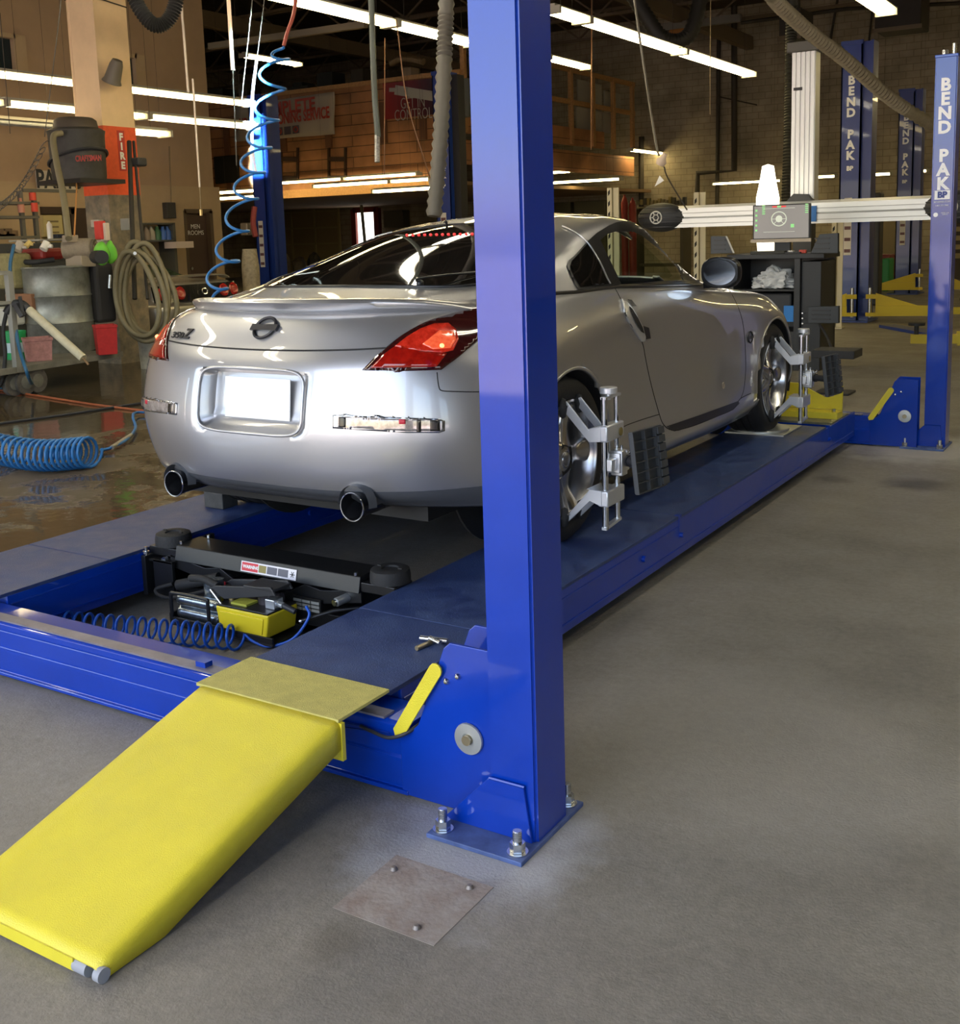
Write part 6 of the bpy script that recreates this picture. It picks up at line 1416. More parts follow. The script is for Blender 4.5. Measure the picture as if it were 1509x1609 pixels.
bm = NB(); s0, s1 = P(620, 141, y=BY - .05), P(686, 152, y=BY - .05); cyl(bm, s0, s1, .12, 14); cyl(bm, P(611, 141, y=BY - .05), s0, .05, 10); bm.transform(Matrix.Translation((0, BY - .03, 0)) @ Matrix.Diagonal((1, .05, 1, 1)) @ Matrix.Translation((0, -BY + .05, 0))); obj('plug_picture', bm, mat('plug_white', (.45, .42, .36), .6), b2, 50)
cp = P(649, 171, y=BY - .04); text('banner_words', "GET IN\nCONTROL", mat('plug_white', (.45, .42, .36), .6), b2, facing(cp, (b_ - a), (0, 0, 1)), .40, .003, -.004, .72, width=(b_.x - a.x) * .52)
# clutter seen on top of the mezzanine
bx('carton', 632, 646, 105, 122, MY + .3, .4, mat('carton_tan', (.3, .22, .14), .8), 'small tan carton standing on the mezzanine edge above the red banner', 'carton')
bm = NB(); tube(bm, bez([P(614, 100, y=MY + .5), P(628, 93, y=MY + .5), P(648, 93, y=MY + .5), P(666, 97, y=MY + .5)], 5), .09, 6); tag(obj('tail_pipe', bm, mat('old_pipe', (.25, .17, .09), .6), None, 60), 'old bent tail pipe lying on top of the mezzanine near the duct hose', 'pipe')
rr = random.Random(5)
for i in range(16):
    px = 340 + i * 22 + rr.uniform(-5, 5); h_ = rr.uniform(6, 26); base = 162 - (px - 335) * .128; q = P(px, base - 2, y=MY + 1.0); zt_ = P(px, base - h_, y=MY + 1).z
    if 600 < px < 670: continue
    bm = NB(); w2 = rr.uniform(.15, .4); box(bm, q.x - w2, q.x + w2, MY + .9 + (i % 2) * .7, MY + 1.5 + (i % 2) * .7, mb + .01, max(zt_, mt + .1)); c_ = rr.choice(((.03, .025, .02), (.05, .04, .03), (.02, .02, .02)))
    tag(obj('stored_box', bm, mat('store_%s' % (c_,), c_, .8), None, bevel=.03), 'dark stored box showing above the edge of the mezzanine', 'box', 'dark boxes stored on the mezzanine')
bx('display_case', 716, 736, 122, 185, MY - .2, .2, mat('case_grey', (.14, .15, .13), .6), 'grey case fixed to the boards right beside the near post', 'case')
bx('dark_opening', 338, 372, 243, 289, MY - .1, .08, mat('opening_black', (.015, .013, .012), .9), 'dark rectangular hatch low in the wooden boards at the left', 'hatch')
for i, px in enumerate((455, 530)):
    bm = NB()
    for s_ in (-13, 13): bar(bm, P(px + s_, 232, y=MY - .035), P(px + s_, 284, y=MY - .035), .06, .06)
    for z_ in (250, 280): bar(bm, P(px - 13, z_, y=MY - .035), P(px + 13, z_, y=MY - .035), .06, .12)
    tag(obj('ladder_rack', bm, mat('rack_dark', (.05, .025, .015), .7)), ['dark H-shaped rack fixed to the boards nearer the sunlit column', 'dark H-shaped rack fixed to the boards below the white banner end'][i], 'rack', 'H-shaped racks on the boards')
# clutter on the far floor beneath the garage door
for i, (px0, px1, pt, c_, nm, lb) in enumerate(((437, 452, 398, (.2, .17, .12), 'engine_part', 'pale engine part on the floor right of the sunlit column'), (462, 478, 402, (.12, .1, .08), 'engine_part', 'dull engine part on the floor in front of the garage door'), (486, 500, 395, (.03, .03, .03), 'tire_stack', 'black pile low in front of the garage door'))):
    a = P(px0, pt, y=30); b_ = P(px1, pt, y=30); bm = NB(); bmesh.ops.create_icosphere(bm, subdivisions=2, radius=1, matrix=Matrix.Translation(((a.x + b_.x) / 2, 30, a.z / 2)) @ Matrix.Diagonal(((b_.x - a.x) / 2, .3, a.z / 2, 1)))
    for v in bm.verts: v.co += Vector((rr.uniform(-.05, .05), 0, rr.uniform(-.05, .05)))
    tag(obj(nm, bm, mat('clut_%d' % i, c_, .8)), lb, 'scrap')
pole = P(576, 372, y=33); pt_ = P(568, 322, y=33)
bm = NB(); cyl(bm, (pole.x, 33, 0), pt_, .06, 8); tag(obj('leaning_pole', bm, mat('pole_pale', (.4, .38, .33), .5)), 'pale pole leaning beside the small bright window', 'pole')
# ================================================================== LEFT SIDE: COLUMN, CART, BARREL, SECOND CAR
# square building column with an orange band
qa = P(165, 560, z=0); CWd = .52
ca_ = P(172, 331, d=13.6)         # near right corner edge (visible vertical arris)
ex, ey = ca_.x, ca_.y
z_o1 = P(165, 199, d=13.6).z; z_o0 = P(172, 306, d=13.6).z
col = thing('building_column', 'square concrete column with an orange painted band marked FIRE', 'column', (ex - CWd / 2, ey + CWd / 2, 0)); 
ORG = mat('orange_band', (.75, .09, .02), .55, noise=.1)
lw = .36; rw = .44
def colbox(z0, z1, m, nm, gr=0):
    bm = NB(); box(bm, ex - rw - gr, ex + gr, ey - gr, ey + .5 + gr, z0, z1); return obj(nm, bm, m, col)
CONC = mat('stained_concrete', (.30, .24, .16), .85, nscale=7, col2=(.12, .11, .09)); CREAM = mat('cream_column_paint', (.80, .58, .34), .8, noise=.08, nscale=2)
colbox(0, z_o0, CONC, 'lower_shaft'); colbox(z_o0, z_o1, ORG, 'orange_band', .003); colbox(z_o1, 8.5, CREAM, 'upper_shaft')
q = P(182, 235, y=ey); M = facing((ex + .004, ey + .26, P(182, 232, d=13.4).z), (0, 1, 0), (0, 0, 1))
bm = NB(); box(bm, -.055, .055, -.26, .23, 0, .003, M); obj('sign_backing', bm, mat('sign_red', (.45, .03, .02), .5), col)
for i, ch in enumerate('FIRE'): text('sign_letter', ch, WHT, col, M @ Matrix.Translation((0, .15 - i * .115, .004)), .12, .001, .006)
bm = NB(); cyl(bm, (ex - rw - .05, ey + .05, z_o1 + .1), (ex - rw - .05, ey + .05, 8.4), .04, 10); obj('conduit', bm, CREAM, col, 50)
bm = NB(); tube(bm, bez([(ex - rw - .05, ey - .01, z_o1 + 1.52), (ex - .3, ey - .02, z_o1 + 1.60), (ex + .01, ey - .01, z_o1 + 1.5), (ex + .012, ey + .5, z_o1 + 1.45)], 6), .008, 6); obj('wire', bm, PIPE, col, 50)
bm = NB(); M2 = Matrix.Translation(P(180, 112, d=13.3)) @ Matrix.Rotation(.5, 4, 'Y'); lathe(bm, [(0, .14), (.06, .14), (.08, .08), (.10, -.10), (.12, -.14), (.10, -.14), (0, -.05)], M2, 20); tag(obj('bell_lamp', bm, mat('bell_grey', (.14, .12, .09), .5), None, 50), 'grey bell-shaped lamp on the upper part of the column', 'lamp')
bx('switch_box', 143, 155, 345, 357, ey - .1, .08, mat('switch_pale', (.5, .45, .38), .5), 'small pale switch box on the left face of the column', 'switch box', bev=.005)
bx('switch_box', 190, 202, 343, 362, ey - .02, .03, mat('plate_grey', (.25, .25, .22), .5), 'grey junction plate on the right face of the column', 'switch box', bev=.005)
# big dark vacuum / reel unit hung on the column
q0, q1 = P(86, 282, d=13.0), P(164, 194, d=13.0)
vr = .32
vc = P(122, 240, d=13.0)
vac = thing('shop_reel', 'big dark grey drum unit hung on the left side of the column', 'shop vacuum', (vc.x, vc.y, vc.z - .35))
zt_ = P(122, 207, d=13).z; zb_ = P(122, 283, d=13).z
bm = NB(); lathe(bm, [(0, 0), (.30, 0), (.31, .04), (.32, zt_ - zb_ - .05), (.33, zt_ - zb_), (.28, zt_ - zb_ + .03), (0, zt_ - zb_ + .03)], Matrix.Translation((vc.x, vc.y, zb_)), 32); obj('drum', bm, mat('drum_dark', (.045, .042, .036), .6, noise=.3, nscale=6), vac, 50)
bm = NB(); lathe(bm, [(0, .14), (.2, .13), (.24, .1), (.26, 0), (0, 0)], Matrix.Translation((vc.x, vc.y, zt_ + .02)), 24); obj('lid', bm, mat('lid_brown', (.07, .055, .04), .6), vac, 50)
bm = NB(); tube(bm, [Vector((vc.x, vc.y, zb_ + .25 + .1 * math.cos(q))) + Vector((.33 * math.cos(q), .33 * math.sin(q), 0)) for q in np.linspace(0, 2 * PI, 33)[:-1]], .02, 6, closed=True); obj('strap', bm, BLKP, vac, 50)
bm = NB(); box(bm, vc.x - .38, vc.x + .38, vc.y - .3, vc.y + .35, zb_ - .05, zb_); bar(bm, (vc.x + .2, vc.y, zb_ + .2), (ex - .2, ey + .1, zb_ + .3), .1, .1); obj('bracket', bm, BLK, vac)
text('drum_lettering', 'CRAFTSMAN', mat('letter_red', (.35, .03, .02), .5), vac, facing(P(139, 249, d=12.62), (.86, .5, 0), (0, 0, 1)), .09, .002, .003, width=.30)
bm = NB(); tube(bm, bez([P(97, 209, d=12.6), P(84, 215, d=12.5), P(88, 250, d=12.3), P(100, 310, d=11.8), P(108, 375, d=11.4)], 6), .035, 10); tag(obj('suction_hose', bm, mat('hose_khaki', (.20, .17, .10), .6), None, 60), 'khaki hose coming down from the drum unit to the barrel top', 'hose')
cord([(121, 284, 12.8), (117, 370, 11.6)], .009, 'thin orange cord hanging from the drum unit', mat('orange_cord', (.6, .28, .08), .5))
# coiled khaki hose hung on the column
hc = P(222, 463, d=12.8)
ch_ = thing('hose_coil', 'khaki hose hung in big loops on the right side of the column', 'hose', hc)
rgt = Vector((.848, .529, 0)); KH = mat('hose_khaki2', (.21, .18, .105), .6, noise=.15, nscale=6)
for i, (ox, oz, rx, rz, tl_) in enumerate(((-4, 0, 32, 66, .10), (3, -4, 36, 70, .05), (8, 6, 34, 74, -.02), (12, -2, 40, 62, .06), (2, 8, 30, 76, .12))):
    k = 12.8 / FPX; bm = NB(); L = []
    for q in np.linspace(0, 2 * PI, 48)[:-1]:
        x_ = (ox + rx * math.sin(q) * (1 - .18 * math.cos(q))) * k; z_ = (oz + rz * math.cos(q)) * k
        L.append(hc + rgt * (x_ + tl_ * z_ * -1) + Vector((0, 0, z_)) + FWD * (i * .045 - .1))
    tube(bm, L, .030, 10, closed=True); obj('hose_loop', bm, KH, ch_, 60)
bm = NB(); cyl(bm, P(173, 432, d=12.5), P(172, 453, d=12.5), .02, 10); obj('hose_end', bm, STEEL, ch_, 50)
bm = NB(); cyl(bm, P(206, 398, d=13.5), P(212, 398, d=12.4), .02, 10); obj('hook', bm, STEEL, ch_, 50)
# cart carrying the barrel
CD = 11.9
def C_(px, py, d=CD): return P(px, py, d=d)
c0, c1 = C_(-60, 583, 10.9), C_(188, 551, 13.0)
zk = .30
fl = P(30, 577, z=zk); fr = P(196, 552, z=zk); nrm = Vector((-(fr - fl).y, (fr - fl).x, 0)).normalized(); along = (fr - fl).normalized(); fl = P(-60, 590, z=zk)
ct = thing('service_cart', 'long low steel cart carrying the tall metal barrel and buckets', 'cart', (fl.x, fl.y, 0))
def CP(u_, v_, z_): return fl + along * u_ + nrm * v_ + Vector((0, 0, z_ - zk))
Lc = (fr - fl).length
GM = mat('cart_grey', (.16, .155, .13), .6, noise=.3, nscale=5)
def cbox(bm, u0, u1, v0, v1, z0, z1): bar(bm, CP(u0, (v0 + v1) / 2, (z0 + z1) / 2), CP(u1, (v0 + v1) / 2, (z0 + z1) / 2), v1 - v0, z1 - z0)
bm = NB(); cbox(bm, 0, Lc, 0, 1.1, zk - .06, zk); obj('deck', bm, GM, ct)
u_of = lambda px, py: (P(px, py, z=zk) - fl).dot(along)
uA = u_of(48, 577)
bm = NB(); cbox(bm, uA - .03, uA + .03, 0, .06, 0.25, 1.25); cbox(bm, 0, uA, .0, .6, .93, .96); cbox(bm, 0, uA, .0, .05, 1.22, 1.26); obj('upright', bm, mat('cart_upright', (.25, .25, .23), .5), ct)
for px, v_ in ((60, .06), (170, .06), (122, .9), (-20, .1)):
    uu = u_of(px, 575); c_ = CP(uu, v_, .13); bm = NB(); cyl(bm, c_ - nrm * .03, c_ + nrm * .03, .125, 24); wq = obj('caster', bm, mat('caster_grey', (.10, .09, .08), .6, noise=.3), ct, 50)
    bm = NB(); cyl(bm, c_ - nrm * .036, c_ + nrm * .036, .07, 16); bar(bm, c_ + Vector((0, 0, .0)) - nrm * .045, CP(uu, v_, .27) - nrm * .045, .05, .01); obj('caster_fork', bm, GM, wq, 50)
# barrel
bc = P(99, 551, z=zk)
ztb = P(99, 418, d=(bc - CAM).dot(FWD) - .3).z; brd = (P(150, 480, d=(bc - CAM).dot(FWD)) - P(51, 480, d=(bc - CAM).dot(FWD))).length / 2
def barrel_mat():
    return mat('galvanised_barrel', (.34, .36, .33), .42, .45, nscale=3.5, col2=(.13, .13, .115), rnoise=.1)
bt = thing('barrel', 'tall grey steel drum with oil stains standing on the cart', 'barrel', (bc.x, bc.y, zk))
h_ = ztb - zk
bm = NB(); lathe(bm, [(0, 0), (brd * .98, 0), (brd, .02), (brd, h_ * .33), (brd + .012, h_ * .345), (brd, h_ * .36), (brd, h_ * .64), (brd + .012, h_ * .655), (brd, h_ * .67), (brd, h_ - .03), (brd + .012, h_ - .015), (brd, h_), (brd - .03, h_), (brd - .03, h_ - .02), (0, h_ - .02)], Matrix.Translation((bc.x, bc.y, zk)), 40); obj('drum_shell', bm, barrel_mat(), bt, 45)
# electric motor, pump and clutter on the barrel lid
mo = thing('electric_motor', 'dusty tan electric motor lying on the lid of the barrel', 'motor', (bc.x, bc.y, ztb))
dd = (bc - CAM).dot(FWD) - .15
m0, m1 = P(101, 391, d=dd), P(146, 390, d=dd); ax = (m1 - m0).normalized()
DUST = mat('dusty_tan', (.26, .21, .15), .8, noise=.15)
bm = NB(); cyl(bm, m0, m1, .115, 28); obj('motor_body', bm, DUST, mo, 50, bevel=.01)
bm = NB(); cyl(bm, m1, m1 + ax * .03, .10, 28); cyl(bm, m1 + ax * .03, m1 + ax * .035, .03, 12); ec = obj('end_bell', bm, mat('bell_dark', (.12, .10, .07), .8), mo, 50)
for k in range(9): 
    q = k * 2 * PI / 9; n1 = ax.orthogonal().normalized(); n2 = ax.cross(n1); bm = NB(); c_ = m1 + ax * .032 + (n1 * math.cos(q) + n2 * math.sin(q)) * .065; cyl(bm, c_, c_ + ax * .004, .016, 8); obj('vent', bm, DUST, ec)
bm = NB(); a = P(107, 381, d=dd - .1); b_ = P(122, 369, d=dd - .1); box(bm, a.x, b_.x, a.y - .08, a.y + .08, a.z, b_.z); box(bm, m0.x, m1.x, m0.y, m0.y + .2, ztb - .02, m0.z - .08); obj('terminal_box', bm, mat('pale_dust', (.33, .27, .2), .8), mo, bevel=.01)
bx('power_tool', 28, 66, 390, 410, bc.y - .1, .3, mat('tool_red', (.22, .015, .012), .5), 'dark red pump body beside the tan motor on the barrel', 'pump', bev=.04)
bm = NB(); tube(bm, bez([P(14, 395, d=dd), P(22, 408, d=dd), P(50, 412, d=dd - .1), P(85, 408, d=dd)], 6), .03, 8); tag(obj('rubber_hose', bm, RUB, None, 60), 'short thick black hose curled at the left rim of the barrel', 'hose')
for (px, py, r_, c_, nm, lb, cat) in ((30, 388, .05, (.42, .37, .3), 'fitting', 'pale round fitting left of the dark red pump', 'fitting'), (44, 384, .03, (.6, .45, .15), 'brass_fitting', 'brass fitting sticking up over the dark red pump', 'fitting'), (71, 387, .045, (.7, .66, .58), 'white_fitting', 'white plastic fitting right of the dark red pump', 'fitting')):
    q = P(px, py, d=dd - .15); bm = NB(); cyl(bm, q - Vector((.0, .03, r_ * .8)), q + Vector((0, .03, r_ * .9)), r_, 12); cyl(bm, q, q + RGT * r_ * 1.8, r_ * .5, 10); tag(obj(nm, bm, mat('fit_' + nm, c_, .5), None, 50), lb, cat)
# shelf with spray can, white cloth, bottles behind the barrel
q = P(79, 372, d=14.2); bm = NB(); zq0, zq1 = P(79, 375, d=14.2).z, P(79, 349, d=14.2).z
lathe(bm, [(0, 0), (.035, 0), (.035, zq1 - zq0 - .03), (.018, zq1 - zq0 - .01), (.012, zq1 - zq0 + .01), (0, zq1 - zq0 + .01)], Matrix.Translation((q.x, q.y, zq0)), 16); tag(obj('spray_can', bm, mat('can_white', (.75, .73, .7), .35, .2), None, 50), 'white spray can standing behind the tan motor', 'spray can')
def bxx(name, px0, px1, py0, py1, x, dpt, m, label, cat, group=None, bev=.02, toground=False):
    a, b_ = P(px0, py1, x=x), P(px1, py0, x=x); bm = NB(); box(bm, x - dpt, x, a.y, b_.y, 0 if toground else a.z, b_.z)
    return tag(obj(name, bm, m, None, bevel=bev), label, cat, group)
XB = q.x
bxx('bench_shelf', 60, 142, 374, 379, XB + .1, .6, mat('bench_grey', (.35, .34, .3), .6), 'pale bench top behind the barrel carrying the spray can', 'bench top', bev=.005)
bxx('bench_cabinet', -40, 142, 379.5, 560, XB + .05, .5, mat('bench_dark', (.07, .07, .06), .7), 'dark grey workbench cabinet standing behind the cart', 'workbench', bev=.01, toground=True)
bxx('dark_case', 91, 110, 367.5, 374, XB + .05, .2, mat('case_navy', (.02, .03, .06), .5), 'small dark blue case on the shelf board right of the spray can', 'case', bev=.005)
# metal shelf against the tan wall with red tubes and PARTS sign
SHX = P(30, 320, d=17.5)
sh = thing('storage_shelf', 'grey steel shelf against the tan wall at the left edge', 'shelf', SHX)
bm = NB()
def W2(px, py): return P(px, py, x=-14.9)
for z_ in (316, 339, 372):
    a, b_ = W2(-30, z_), W2(62, z_); box(bm, -15.3, -14.9, a.y, b_.y, a.z - .04, a.z)
for px in (42, 63): a, b_ = W2(px, 300), W2(px, 372); box(bm, -15.0, -14.94, b_.y - .03, b_.y + .03, 0, a.z)
a, b_ = W2(40, 298), W2(125, 298); box(bm, -15.0, -14.95, a.y, b_.y, a.z - .03, a.z + .02); obj('shelf_frame', bm, mat('shelf_steel', (.11, .105, .09), .6), sh)
for i, (px, lb) in enumerate(((48, 'red caulking tube on the shelf under the parts sign, upper'), (51, 'red caulking tube on the shelf under the parts sign, lower'))):
    a, b_ = W2(px - 3, 315 + i * 18), W2(px + 3, 303 + i * 16); bm = NB(); cyl(bm, (-14.85, (a.y + b_.y) / 2, a.z), (-14.85, (a.y + b_.y) / 2, b_.z), .05, 12); tag(obj('red_tube', bm, mat('tube_red', (.6, .06, .03), .5), None, 50), lb, 'tube', 'red tubes on the shelf')
a, b_ = W2(33, 334), W2(40, 320); bm = NB(); lathe(bm, [(0, 0), (.05, 0), (.05, .13), (.02, .18), (.02, .22), (0, .22)], Matrix.Translation((-14.95, (a.y + b_.y) / 2, a.z)), 14); tag(obj('spray_bottle', bm, mat('bottle_pinkish', (.5, .22, .16), .5), None, 50), 'small pinkish bottle standing on the steel shelf', 'bottle')
rb = random.Random(9)
for i in range(9):
    a = W2(-2 + i * 4.5, 372); b_ = W2(0, 372 - rb.uniform(5, 14)); bm = NB(); box(bm, -15.25, -15.05, a.y - .06, a.y + .06, a.z, b_.z); tag(obj('parts_bin', bm, mat('bin_%d' % (i % 3), ((.12, .08, .05), (.06, .06, .06), (.2, .13, .07))[i % 3], .7), None, bevel=.01), 'small dull bin on the lowest board of the steel shelf', 'bin', 'bins on the steel shelf')
a, b_ = P(63, 297, x=-15.9), P(121, 270, x=-15.9)
sg = thing('parts_sign', 'white PARTS sign with black letters half hidden by the drum unit', 'sign', (-15.9, a.y, a.z))
bm = NB(); box(bm, -15.99, -15.9, a.y, b_.y, a.z, b_.z); obj('sign_board', bm, mat('sign_white', (.6, .54, .45), .6), sg)
text('sign_lettering', 'PARTS', BLKP, sg, facing((-15.895, (a.y + b_.y) / 2, (a.z + b_.z) / 2), (0, 1, 0), (0, 0, 1)) @ Matrix.Diagonal((1.05, 1.4, 1, 1)), .30, .001, .008)
a, b_ = P(70, 372, x=-15.9), P(97, 338, x=-15.9); bm = NB(); box(bm, -15.98, -15.9, a.y, b_.y, a.z, b_.z); nt_ = tag(obj('paper_notice', bm, mat('notice_cream', (.5, .42, .2), .7)), 'cream paper notice hung behind the spray can', 'notice')
bm = NB()
for k in range(4): box(bm, -15.9, -15.895, a.y + .08, b_.y - .08, b_.z - .12 - k * .09, b_.z - .09 - k * .09)
obj('print_line', bm, mat('notice_ink', (.2, .16, .08), .7), nt_)
# buckets, bins
def bucket(px, pb, pt, w_px, m, label, z0=None, d=None, name='bucket', sq=False, taper=.88):
    q = P(px, pb, z=z0) if z0 is not None else P(px, pb, d=d)
    dep = (q - CAM).dot(FWD); r_ = w_px / 2 * dep / FPX; h_ = (pb - pt) * dep / FPX; z_ = q.z
    t = thing(name, label, 'bucket', (q.x, q.y, z_))
    bm = NB(); seg = 4 if sq else 28; M_ = Matrix.Translation((q.x, q.y, z_)) @ Matrix.Rotation(.25 if sq else 0, 4, 'Z'); f_ = 1.25 if sq else 1
    lathe(bm, [(0, 0), (r_ * taper * f_, 0), (r_ * f_, h_ - .03), (r_ * 1.05 * f_, h_ - .03), (r_ * 1.05 * f_, h_), (r_ * .97 * f_, h_), (r_ * taper * .97 * f_, .02), (0, .02)], M_, seg); obj('pail', bm, m, t, 30, bevel=.008 if sq else 0)
    return t, q, r_, h_
bucket(168, 556, 510, 36, mat('pail_red', (.42, .02, .02), .5, noise=.15), 'red square plastic pail on the cart right of the barrel', z0=zk, sq=True)
t_, q, r_, h_ = bucket(26, 564, 520, 34, mat('pail_green', (.01, .3, .09), .5), 'green round bucket with pale blue band on the cart', z0=zk)
bm = NB(); lathe(bm, [(r_ * .93 + .004, h_ * .25), (r_ * .96 + .004, h_ * .6)], Matrix.Translation(q), 28); obj('pale_band', bm, mat('band_pale', (.45, .58, .62), .5), t_, 50)
bucket(61, 566, 530, 46, mat('pail_rose', (.36, .17, .15), .6, noise=.25), 'dirty pinkish square tub in front of the barrel', z0=zk, sq=True)
bucket(240, 578, 522, 40, mat('pail_white', (.38, .38, .33), .6, noise=.2), 'dirty white bucket on the wet floor behind the tail of the silver car', z0=0)
# cleaning wand propped on the cart, blue hose
bm = NB(); cyl(bm, C_(46, 487, 11.0), C_(131, 563, 10.8), .042, 16); wd = thing('washer_wand', 'pressure washer gun with long pale grip sleeve leaning on the cart', 'washer gun', C_(131, 563, 10.8)); obj('sleeve', bm, mat('sleeve_cream', (.50, .46, .33), .6, noise=.1), wd, 50)
bm = NB(); cyl(bm, C_(131, 563, 10.8), C_(139, 573, 10.8), .012, 8); obj('nozzle', bm, mat('nozzle_brown', (.2, .12, .06), .5, .5), wd)
bm = NB(); tube(bm, bez([C_(46, 488, 11), C_(35, 478, 11), C_(20, 478, 11), C_(10, 492, 11)], 5), .04, 10); bar(bm, C_(25, 478, 10.95), C_(36, 497, 10.95), .05, .05); bar(bm, C_(36, 497, 10.95), C_(31, 466, 10.95), .03, .03); obj('trigger_grip', bm, BLKP, wd, 50)
bm = NB(); tube(bm, bez([C_(10, 492, 11), C_(5, 520, 11), C_(8, 560, 11), C_(0, 605, 11), C_(-30, 610, 11)], 6), .02, 8); obj('gun_hose', bm, RUB, wd, 60)
bm = NB(); tube(bm, bez([C_(22, 385, 11.3), C_(16, 420, 11.2), C_(20, 480, 11.1), C_(30, 545, 11), C_(44, 590, 10.9), P(49, 609, z=.02), P(20, 611, z=.02), P(-40, 612, z=.02)], 7), .018, 8); tag(obj('air_hose', bm, mat('blue_hose_dull', (.02, .10, .20), .4), None, 60), 'dull blue hose hanging from the barrel top down to the floor', 'hose')
bx('cloth_bundle', -20, 14, 398, 455, C_(0, 430, 12.4).y, .3, mat('khaki_cloth', (.25, .22, .10), .8, noise=.2), 'khaki cloth hanging at the left edge above the cart', 'cloth', bev=.05)
bx('white_jug', -20, 8, 484, 512, C_(0, 500, 12.2).y, .25, mat('jug_white', (.55, .55, .5), .5), 'white plastic jug at the left edge of the cart shelf', 'jug', bev=.03)
bx('wood_box', 10, 48, 462, 490, C_(20, 480, 12.4).y, .3, mat('wood_orange', (.25, .12, .06), .7), 'small brown wooden box on the upper cart shelf', 'box', bev=.01)
# tall vertical rolled item + dark sack right of barrel, bright green gloves, paper cups
bxx('tool_bag', 157, 178, 413, 508, P(166, 460, d=12.7).x, .15, mat('sack_dark', (.03, .028, .028), .7), 'narrow dark fabric bundle standing between the barrel and the hose loops', 'bundle', bev=.04)
bm = NB(); bmesh.ops.create_icosphere(bm, subdivisions=3, radius=1, matrix=Matrix.Translation(P(161, 398, d=12.2)) @ Matrix.Diagonal((.09, .08, .14, 1))); bmesh.ops.create_icosphere(bm, subdivisions=3, radius=1, matrix=Matrix.Translation(P(173, 396, d=12.3)) @ Matrix.Diagonal((.075, .07, .13, 1)))
for v in bm.verts: v.co += Vector((_n.noise(v.co * 9), _n.noise(v.co * 9 + Vector((3, 3, 3))), _n.noise(v.co * 9 + Vector((7, 1, 3))))) * .03
tag(obj('rubber_gloves', bm, mat('glove_green', (.16, .55, .05), .5), None, 60), 'bright green rubber gloves draped at the foot of the column beside the motor', 'gloves')
bxx('paper_cup', 158, 166, 347, 376, P(162, 360, d=12.9).x, .1, mat('cup_red', (.6, .05, .04), .5), 'red and white paper cup holder beside the column', 'cup', bev=.01)
bxx('cup_stack', 167, 172, 350, 378, P(168, 360, d=12.9).x, .1, mat('cup_white', (.65, .55, .45), .5), 'pale stack of cups just right of the red holder', 'cup', bev=.01)
bxx('white_tub', 152, 170, 377, 386, P(160, 380, d=12.9).x, .15, mat('tub_white', (.5, .47, .42), .5), 'small white tub below the red cup holder', 'tub', bev=.01)
bm = NB(); cyl(bm, P(151, 404, d=11.8), P(160, 404, d=11.4), .07, 20); tag(obj('black_roller', bm, RUB, None, 50), 'small black roller at the right rim of the barrel', 'roller')
# long-handled tools leaning on the column's right face
for i, (pa_, pb_, r_, lb) in enumerate((((203, 222), (212, 470), .028, 'long dark pole standing against the right face of the column'), ((210, 222), (232, 470), .018, 'slim brown pole leaning right of the dark pole'))):
    cord([(pa_[0], pa_[1], 13.5), (pb_[0], pb_[1], 12.9)], r_, lb, mat('pole_dark', (.03, .026, .02), .6), cat='pole', name='tool_pole', smooth=False)
bx('tool_bracket', 202, 216, 247, 262, P(208, 250, d=13.4).y, .15, BLKP, 'black bracket holding the two poles on the column', 'bracket', bev=.02)
# shelf with blue bottles by the office door
s0 = P(225, 375, x=-15.5); s1 = P(275, 375, x=-15.5)
bs = thing('supply_rack', 'dark rack of bottles against the tan wall, behind the second car', 'rack', (-15.5, s0.y, 0))
bm = NB(); zt1 = P(250, 350, x=-15.5).z; zt0 = P(250, 377, x=-15.5).z
for z_ in (zt1, zt0): box(bm, -15.9, -15.5, s0.y, s1.y, z_ - .03, z_)
for y_ in (s0.y, s1.y): box(bm, -15.9, -15.5, y_ - .03, y_ + .03, 0, zt1)
obj('rack_frame', bm, mat('rack_grey', (.08, .08, .07), .6), bs)
for i, (px, c_, lb) in enumerate(((232, (.25, .2, .18), 'pale bottle at the left end of the dark rack'), (240, (.3, .28, .25), 'second pale bottle in the dark rack'), (249, (.03, .12, .06), 'green bottle in the middle of the dark rack'), (258, (.04, .12, .45), 'blue bottle right of the green one in the dark rack'), (265, (.04, .12, .45), 'rightmost blue bottle in the dark rack'))):
    q = P(px, 376, x=-15.6); bm = NB(); lathe(bm, [(0, 0), (.07, 0), (.07, .15), (.03, .2), (.03, .24), (0, .24)], Matrix.Translation((-15.62, q.y, zt0)), 14); tag(obj('bottle', bm, mat('btl_%d' % i, c_, .4), None, 50), lb, 'bottle', 'bottles in the dark rack')
q0, q1 = P(277, 390, x=-15.3), P(304, 379, x=-15.3); bm = NB(); box(bm, -15.6, -15.3, q0.y, q1.y, q0.z, q1.z); tag(obj('label_box', bm, mat('label_box', (.6, .5, .45), .5)), 'white and red box in front of the office door', 'box')
bxx('battery_charger', 264, 276, 318, 343, -15.85, .13, mat('charger_dark', (.05, .045, .04), .6), 'small dark device fixed on the tan wall left of the brown door', 'charger', bev=.01)
cord([(266, 230, 20), (269, 318, 20)], .012, 'thin conduit above the small device on the tan wall', CORDT)
